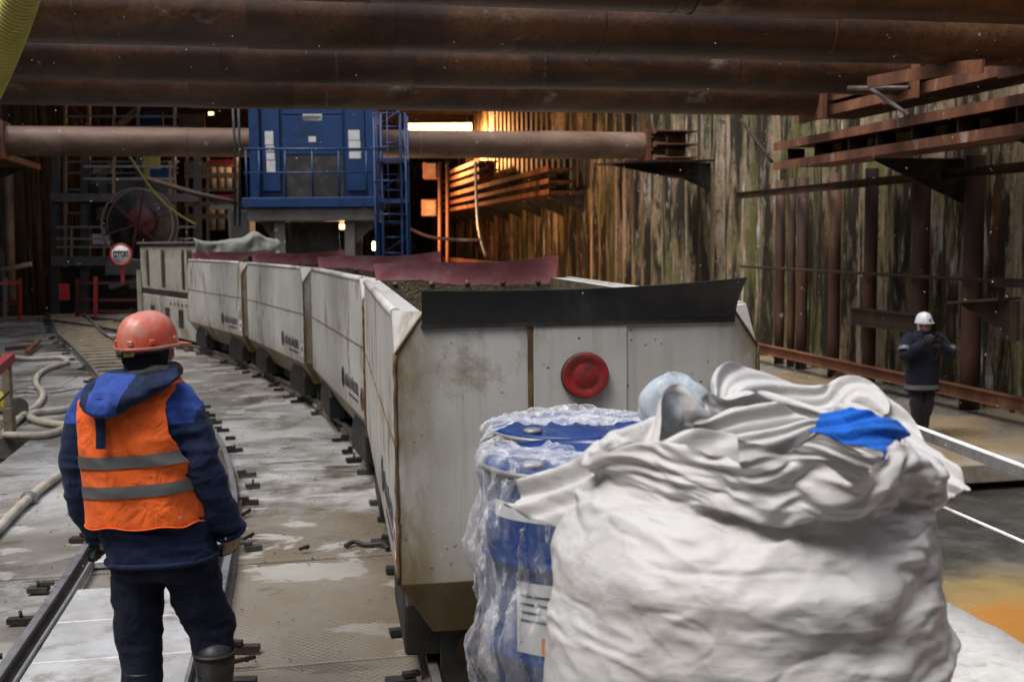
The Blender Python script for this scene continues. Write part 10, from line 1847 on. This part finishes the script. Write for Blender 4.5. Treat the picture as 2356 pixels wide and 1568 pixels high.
m = MB(); m.lathe([(rr * .97, -.02), (rr * .97, .02)], 40, 0, Matrix.Translation((0, .22, 0)) @ Tq); m.build('side_disc', M['black'], r)
m = MB(); m.lathe([(.42, -.3), (.42, .25), (.36, .3), (0, .3)], 28, 0, Matrix.Translation((.1, .05, .12)) @ Tq); m.build('hub', M['maroon'], r, sharp=40)
for k in range(6):
    a = k * math.pi / 3 + .3; m = MB(); m.beam((0, -.25, 0), (rr * math.cos(a), -.25, rr * math.sin(a)), .09, .05); m.build('spoke', M['maroon'], r)
m = MB(); m.box2((-1.0, -.3, -1.5), (1.0, .3, -rr)); m.build('stand', M['darkgrey'], r)
tag(r, 'large cable reel with a pale rim and dark red hub beyond the locomotive', 'cable reel')
sc = thing('scaffold_tower', at(490, 560, 45))
for x in (430, 478, 545): part(sc, 'standard', M['galv'], [(x, 300, x, 620, .09)], 45)
for y in (378, 404, 437, 470, 498): part(sc, 'ledger', M['wood'], [(425, y, 550, y, .12, .10 if y % 2 else .22)], 45)
for y, mt in ((372, 'signred'), (452, 'signred'), (476, 'signwhite')): box_px(sc, 'banner', M[mt], 482, y - 5, 540, y + 6, 44.8, .03)
for x, y in ((490, 385), (508, 385), (525, 385), (488, 480), (508, 480)):
    m = MB(); c = at(x, y, 46) - sc.location; m.tube([c + Vector((0, 0, .1)), c - Vector((0, 0, .85))], .14, 10); m.build('roll', M['paper'], sc)
tag(sc, 'scaffold tower in warm lamp light between the cable reel and the blue cabin', 'scaffold')
m = MB(); m.tube([at(340, 412, 31), at(450, 445, 30.5), at(574, 472, 30)], .07, 8)
tag(m.build('conveyor_pipe', M['darkrust']), 'dark sloping pipe running down towards the blue cabin', 'pipe')
m = MB(); m.tube(spline([at(262, 312, 31), at(308, 375, 31.5), at(352, 440, 32), at(400, 486, 32.5), at(452, 517, 33)], 6), .035, 8)
tag(m.build('yellow_hose', M['olive']), 'yellowish hose hanging diagonally in front of the cable reel', 'hose')
m = MB(); m.tube([at(536, 250, 26.0), at(540, 330, 26.0), at(541, 520, 26.0)], .03, 6); tag(m.build('hanging_cable', M['black']), 'dark cable hanging left of the blue cabin, the left one of two', 'cable')
m = MB(); m.tube([at(549, 250, 26.0), at(551, 330, 26.0), at(552, 520, 26.0)], .03, 6); tag(m.build('hanging_cable', M['black']), 'dark cable hanging right beside the blue cabin, the nearer to it of two', 'cable')
cr = thing('control_cabinet', at(548, 520, 29)); box_px(cr, 'cabinet_body', M['grey'], 528, 482, 574, 600, 29, .6); box_px(cr, 'cabinet_door', M['darkgrey'], 534, 488, 568, 590, 28.97, .02)
tag(cr, 'dark grey cabinet standing left of the gantry legs above the tarpaulin', 'cabinet')
t1 = thing('storage_tank', at(346, 395, 40)); m = MB(); m.lathe([(.0, 1.2), (.3, 1.2), (.34, 1.0), (.34, .2), (.42, 0), (.42, -.9)], 20); m.build('tank_body', M['duct'], t1, sharp=40)
tag(t1, 'small pale yellow green tank above the cable reel', 'tank')
# orange lit frames below the lone strut on the right of the ladder
for k, (x, lab) in enumerate(((1012, 'left one of two thin rusty pipes standing in the orange light'), (1030, 'right one of two thin rusty pipes standing in the orange light'))):
    m = MB(); m.tube([at(x, 372, 42), at(x, 640, 42)], .07, 8); tag(m.build('upright_pipe', M['waler']), lab, 'pipe')
for (x0, y0, x1, y1, lab) in ((973, 374, 1004, 410, 'upper square steel box fixed to the orange lit wall'), (970, 459, 1004, 496, 'lower square steel box fixed to the orange lit wall')):
    e = thing('steel_box', at((x0 + x1) / 2, (y0 + y1) / 2, 43)); box_px(e, 'box_shell', M['waler'], x0, y0, x1, y1, 43, 1.0); box_px(e, 'end_cap', M['strut'], x0 + 10, y0 + 2, x1 - 2, y1 - 2, 42.96, .03); tag(e, lab, 'steel box')
m = MB(); m.tube(spline([at(1094, 372, 40), at(1096, 450, 40), at(1102, 530, 40), at(1118, 590, 40)], 6), .05, 8); tag(m.build('hanging_cable', M['galv']), 'pale grey cable hanging in front of the orange lit waler', 'cable')
m = MB(); m.tube(spline([at(940, 525, 36), at(990, 545, 36), at(1060, 552, 36), at(1105, 552, 36)], 6), .05, 8); tag(m.build('site_pipe', M['waler']), 'thin pipe sloping across the foot of the orange lit wall', 'pipe')

# ---------------------------------------------------------------- barrier, stop sign, railings on the left
ba = thing('track_barrier', on(220, 733)); Yb = ba.location.y
for x in (178, 220, 330): part(ba, 'post', M['postred' if x == 220 else 'maroon'], [(x, 640 if x != 220 else 636, x, 732, .09)], Yb)
for y in (651, 690, 716): part(ba, 'rail', M['maroon'], [(172, y, 336, y, .07)], Yb)
box_px(ba, 'red_panel', M['signred'], 136, 652, 158, 690, Yb, .05)
tag(ba, 'dark red barrier across the far end of the empty track', 'barrier')
sg = thing('stop_sign', at(279, 585, Yb - .1)); rs = 25.5 * Yb / FPX
m = MB(); m.lathe([(0, 0), (rs * .85, 0), (rs * .85, .02), (0, .02)], 40, 0, Matrix.Translation((0, -.012, 0)) @ Tq); m.build('sign_face', M['white'], sg)
m = MB(); m.lathe([(rs * .85, -.0), (rs, .0), (rs, .025), (rs * .85, .025), (rs * .85, 0)], 40, 0, Matrix.Translation((0, -.012, 0)) @ Tq); m.build('sign_border', M['signred'], sg)
text_mesh('sign_lettering', 'СТОП', rs * .54, M['black'], Matrix.Translation((0, -.040, 0)) @ Matrix.Rotation(R(90), 4, 'X') @ Matrix.Diagonal((.92, 1.25, 1, 1)), sg, .004, bold=.010)
m = MB(); m.beam((0, .04, -rs * .9), (0, .04, at(279, 652, Yb).z - sg.location.z), .09, .05); m.build('sign_post', M['postred'], sg)
tag(sg, 'round white stop sign with a red border on a red post', 'sign')
rl = thing('site_railing', on(12, 738))
for x, mt in ((12, 'galv'), (45, 'postred')): part(rl, 'post', M[mt], [(x, 640, x, 736, .08)], rl.location.y)
part(rl, 'top_rail', M['hatorange'], [(-40, 655, 47, 648, .09)], rl.location.y); part(rl, 'mid_rail', M['postred'], [(-40, 700, 47, 697, .05)], rl.location.y)
tag(rl, 'short red and white railing at the far left edge, beyond the hoses', 'railing')
m = MB(); m.tube([at(-30, 628, 30), at(72, 607, 30)], .06, 8); tag(m.build('timber_pole', M['wood']), 'brown pole sticking in from the far left above the railing', 'pole')
# far left: lagged pipes / white sack
m = MB()
m.tube([at(18, 380, 33), at(22, 560, 33), at(26, 690, 33)], .14, 10); tag(m.build('riser_pipe', M['strut']), 'pale vertical pipe against the dark left wall', 'pipe')
# near post of the left railing beside the opening
pr_ = thing('guard_railing', on(24, 1008)); L = pr_.location; hgt = at(24, 822, L.y).z
m = MB(); m.box2((-.05, -.05, 0), (.05, .05, .34)); m.box2((-.038, -.038, .34), (.038, .038, hgt)); m.build('post', M['wood'], pr_, bevel=.004)
m = MB(); m.beam((.045, 0, hgt), at(-30, 868, L.y - 1.2) - L, .09, .10); m.build('top_rail', M['postred'], pr_)
m = MB(); m.tube([(0.03, -.05, at(24, 900, L.y).z), at(-20, 940, L.y - .6) - L], .014, 6); m.build('tie_rod', M['darkrust'], pr_)
tag(pr_, 'grey brown railing post with a red top rail at the left edge', 'railing')
# hoses on the deck
def vpx(l, z): return [on(47.8 / 229.4 * a if False else a, b, z) for a, b in l]
hA = [(5, 818), (27, 821), (62, 825), (104, 824), (138, 822), (152, 827), (152, 834), (125, 842), (100, 852), (85, 866), (84, 885), (97, 900), (97, 916), (84, 933), (62, 948), (35, 969), (14, 990), (15, 1001), (35, 1001), (73, 1002), (115, 998), (150, 984), (158, 978), (120, 974), (94, 969), (71, 961), (71, 954), (82, 948), (125, 944), (168, 938), (215, 930)]
m = MB(); m.tube(resample(spline(vpx(hA, .045), 6), .12), .042, 10)
tag(m.build('fire_hose', M['hose']), 'long beige hose lying in loops left of the worker', 'hose')
hB = [(-30, 1240), (0, 1212), (38, 1172), (70, 1142), (104, 1115), (140, 1088), (175, 1062), (215, 1030)]
PB = resample(spline(vpx(hB, .042), 6), .1)
r = empty('fire_hose', PB[0]); m = MB(); m.tube([p - PB[0] for p in PB], .038, 12); m.build('hose_body', M['hose'], r)
k = min(range(len(PB)), key=lambda i: (PB[i] - on(66, 1146, .042)).length); d = (PB[k + 1] - PB[k - 1]).normalized()
m = MB(); m.tube([PB[k] - PB[0] - d * .05, PB[k] - PB[0] + d * .05], .050, 14); m.tube([PB[k] - PB[0] - d * .02, PB[k] - PB[0] + d * .02], .062, 14); m.build('coupling', M['galv'], r)
tag(r, 'near beige hose with a metal coupling at the lower left edge', 'hose')
m = MB(); P = vpx([(38, 901), (62, 899), (88, 903), (130, 900), (165, 893), (200, 890)], .012)
for a, b in zip(P, P[1:]): m.beam(a, b, .10, .012)
tag(m.build('flat_hose', M['hose']), 'flattened empty hose lying straight across the deck towards the worker', 'hose')
# yellow pipe with a grey mouth
e1, e0 = on(42, 938, .13), on(-45, 905, .13)
yp = empty('yellow_pipe', e1); d = (e0 - e1); L = d.length; dn = d.normalized(); q = dn.to_track_quat('Z', 'Y').to_matrix().to_4x4()
m = MB(); m.lathe([(.115, .08), (.115, L)], 28, 0, q); m.lathe([(.095, .02), (.095, L)], 28, 0, q); m.build('pipe_wall', M['yellow'], yp, sharp=50)
m = MB(); m.lathe([(.098, 0), (.122, 0), (.122, .14), (.117, .14)], 28, 0, q); m.build('mouth_ring', M['grey'], yp, sharp=50)
tag(yp, 'short yellow pipe with a grey open end lying behind the left railing post', 'pipe')
m = MB(); m.beam(on(14, 803, .05), on(70, 797, .05), .07, .07); m.beam(on(62, 810, .08), on(90, 783, .12), .07, .07)
tag(m.build('scrap_angle', M['waler']), 'rusty bent steel angle lying on the deck at the far left', 'scrap steel')
# yellow ventilation duct hanging top left
m = MB(); D0, D1 = at(62, -60, 7.6), at(-62, 250, 8.2); P = []; Rr = []
nr = 40
for i in range(nr * 4 + 1):
    t = i / (nr * 4); P.append(D0.lerp(D1, t) + Vector((.03 * math.sin(t * 3), 0, 0))); Rr.append((.118 + .010 * math.cos(i * math.pi / 2)))
P = P[:int(len(P) * .5)] if False else P
m.tube(P, Rr, 28)
tag(m.build('ventilation_duct', M['duct']), 'ribbed yellow ventilation duct hanging at the upper left corner', 'duct')
# guard rail along the right edge of the deck
vr = 3.60
gr = empty('deck_railing', uv(2.0, vr, 0)); L = gr.location
def rail_on(x, y):
    Y = y; 
    return Y
a = at(2050, 970, 7.05); b = at(2356, 1086, 5.80); dd = (b - a)
p0 = a - dd * .55; p1 = b + dd * .45
q = MB(); q.beam(p0 - L, p1 - L, .042, .058); q.build('hand_rail', M['railgrey'], gr)
q = MB(); q.beam(p0 - L + Vector((0, 0, .032)), p1 - L + Vector((0, 0, .032)), .044, .006); q.build('white_rail_top', M['white'], gr)
a2 = at(2165, 1163, 6.5); b2 = at(2356, 1246, 5.80); dd2 = b2 - a2
q = MB(); q.tube([a2 - dd2 * .8 - L, b2 + dd2 * .7 - L], .009, 8); q.build('guard_rope', M['white'], gr)
for t in (-.5, 1.42):
    c = a + dd * t; q = MB(); q.box2((c.x - L.x - .03, c.y - L.y - .03, -.02), (c.x - L.x + .03, c.y - L.y + .03, c.z - .042)); q.build('post', M['galv'], gr)
tag(gr, 'grey hand rail with a white top edge, right of the big sack', 'railing')
# little heap and debris
rq = random.Random(11)
c = on(1950, 872, -.80); m = MB(); n = 18
m.add([(c.x + (.30 + .08 * rq.random()) * math.cos(2 * math.pi * j / n), c.y + .30 * math.sin(2 * math.pi * j / n), -.82) for j in range(n)] + [(c.x + (.16 + .05 * rq.random()) * math.cos(2 * math.pi * j / n), c.y + .16 * math.sin(2 * math.pi * j / n), -.56) for j in range(n)] + [(c.x, c.y, -.42)],
      [(j, (j + 1) % n, n + (j + 1) % n, n + j) for j in range(n)] + [(n + j, n + (j + 1) % n, 2 * n) for j in range(n)])
tag(m.build('sand_heap', M['wood']), 'small pale heap of sand at the foot of the right wall', 'heap')
for (x, y, l, an) in ((567, 1180, .10, 1.2), (572, 1236, .09, .9), (700, 1262, .07, .2), (92, 1500, .07, 1.5), (560, 1520, .12, .2)):
    p = on(x, y, .03); m = MB(); m.beam((-l / 2 * math.cos(an), -l / 2 * math.sin(an), 0), (l / 2 * math.cos(an), l / 2 * math.sin(an), .02), .018, .02); m.box((.01, .008, .005), (.022, .03, .014), 0, an + .6)
    tag(m.build('metal_scrap', M['darkrust'], loc=p), 'small dark piece of scrap metal lying on the wet deck', 'scrap', 'scrap pieces on the deck')
m = MB(); m.tube(spline([on(795, 1255, .02), on(815, 1245, .03), on(840, 1252, .02), on(880, 1250, .03), on(893, 1262, .02)], 5), .016, 8)
tag(m.build('cable_piece', M['black']), 'short black cable lying beside the nearest wagon', 'cable')
# light sleet in the air
m = MB(); rs_ = random.Random(3)
for k in range(420):
    Y = rs_.uniform(1.8, 11); p = at(rs_.uniform(20, 2336), rs_.uniform(20, 1400), Y)
    if p.z < .1: continue
    s = rs_.uniform(.0012, .0026) * (.6 + Y * .12); d = Vector((rs_.uniform(-.6, .6), rs_.uniform(-.4, .4), rs_.uniform(.6, 1.8))) * s
    m.add([p + d, p - d, p + Vector((s, 0, 0)), p + Vector((-s * .5, s * .8, 0)), p + Vector((-s * .5, -s * .8, 0))], [(0, 2, 3), (0, 3, 4), (0, 4, 2), (1, 3, 2), (1, 4, 3), (1, 2, 4)])
stuff(m.build('sleet', M['hatwhite']))

m = MB(); rs_ = random.Random(8)
for k in range(900):
    uu, vv = rs_.uniform(2.5, 13), rs_.uniform(-2.4, 1.9); p = uv(uu, vv, .004); s = rs_.uniform(.003, .010) * (1.8 if rs_.random() < .06 else 1)
    a = rs_.random() * 6; c_, s_ = math.cos(a) * s, math.sin(a) * s
    m.add([p + Vector((c_, s_, 0)), p + Vector((-s_, c_ * .8, 0)), p + Vector((-c_, -s_ * .9, 0)), p + Vector((s_, -c_, 0)), p + Vector((0, 0, s * .8))], [(0, 1, 4), (1, 2, 4), (2, 3, 4), (3, 0, 4)])
stuff(m.build('grit', M['darkgrey']))
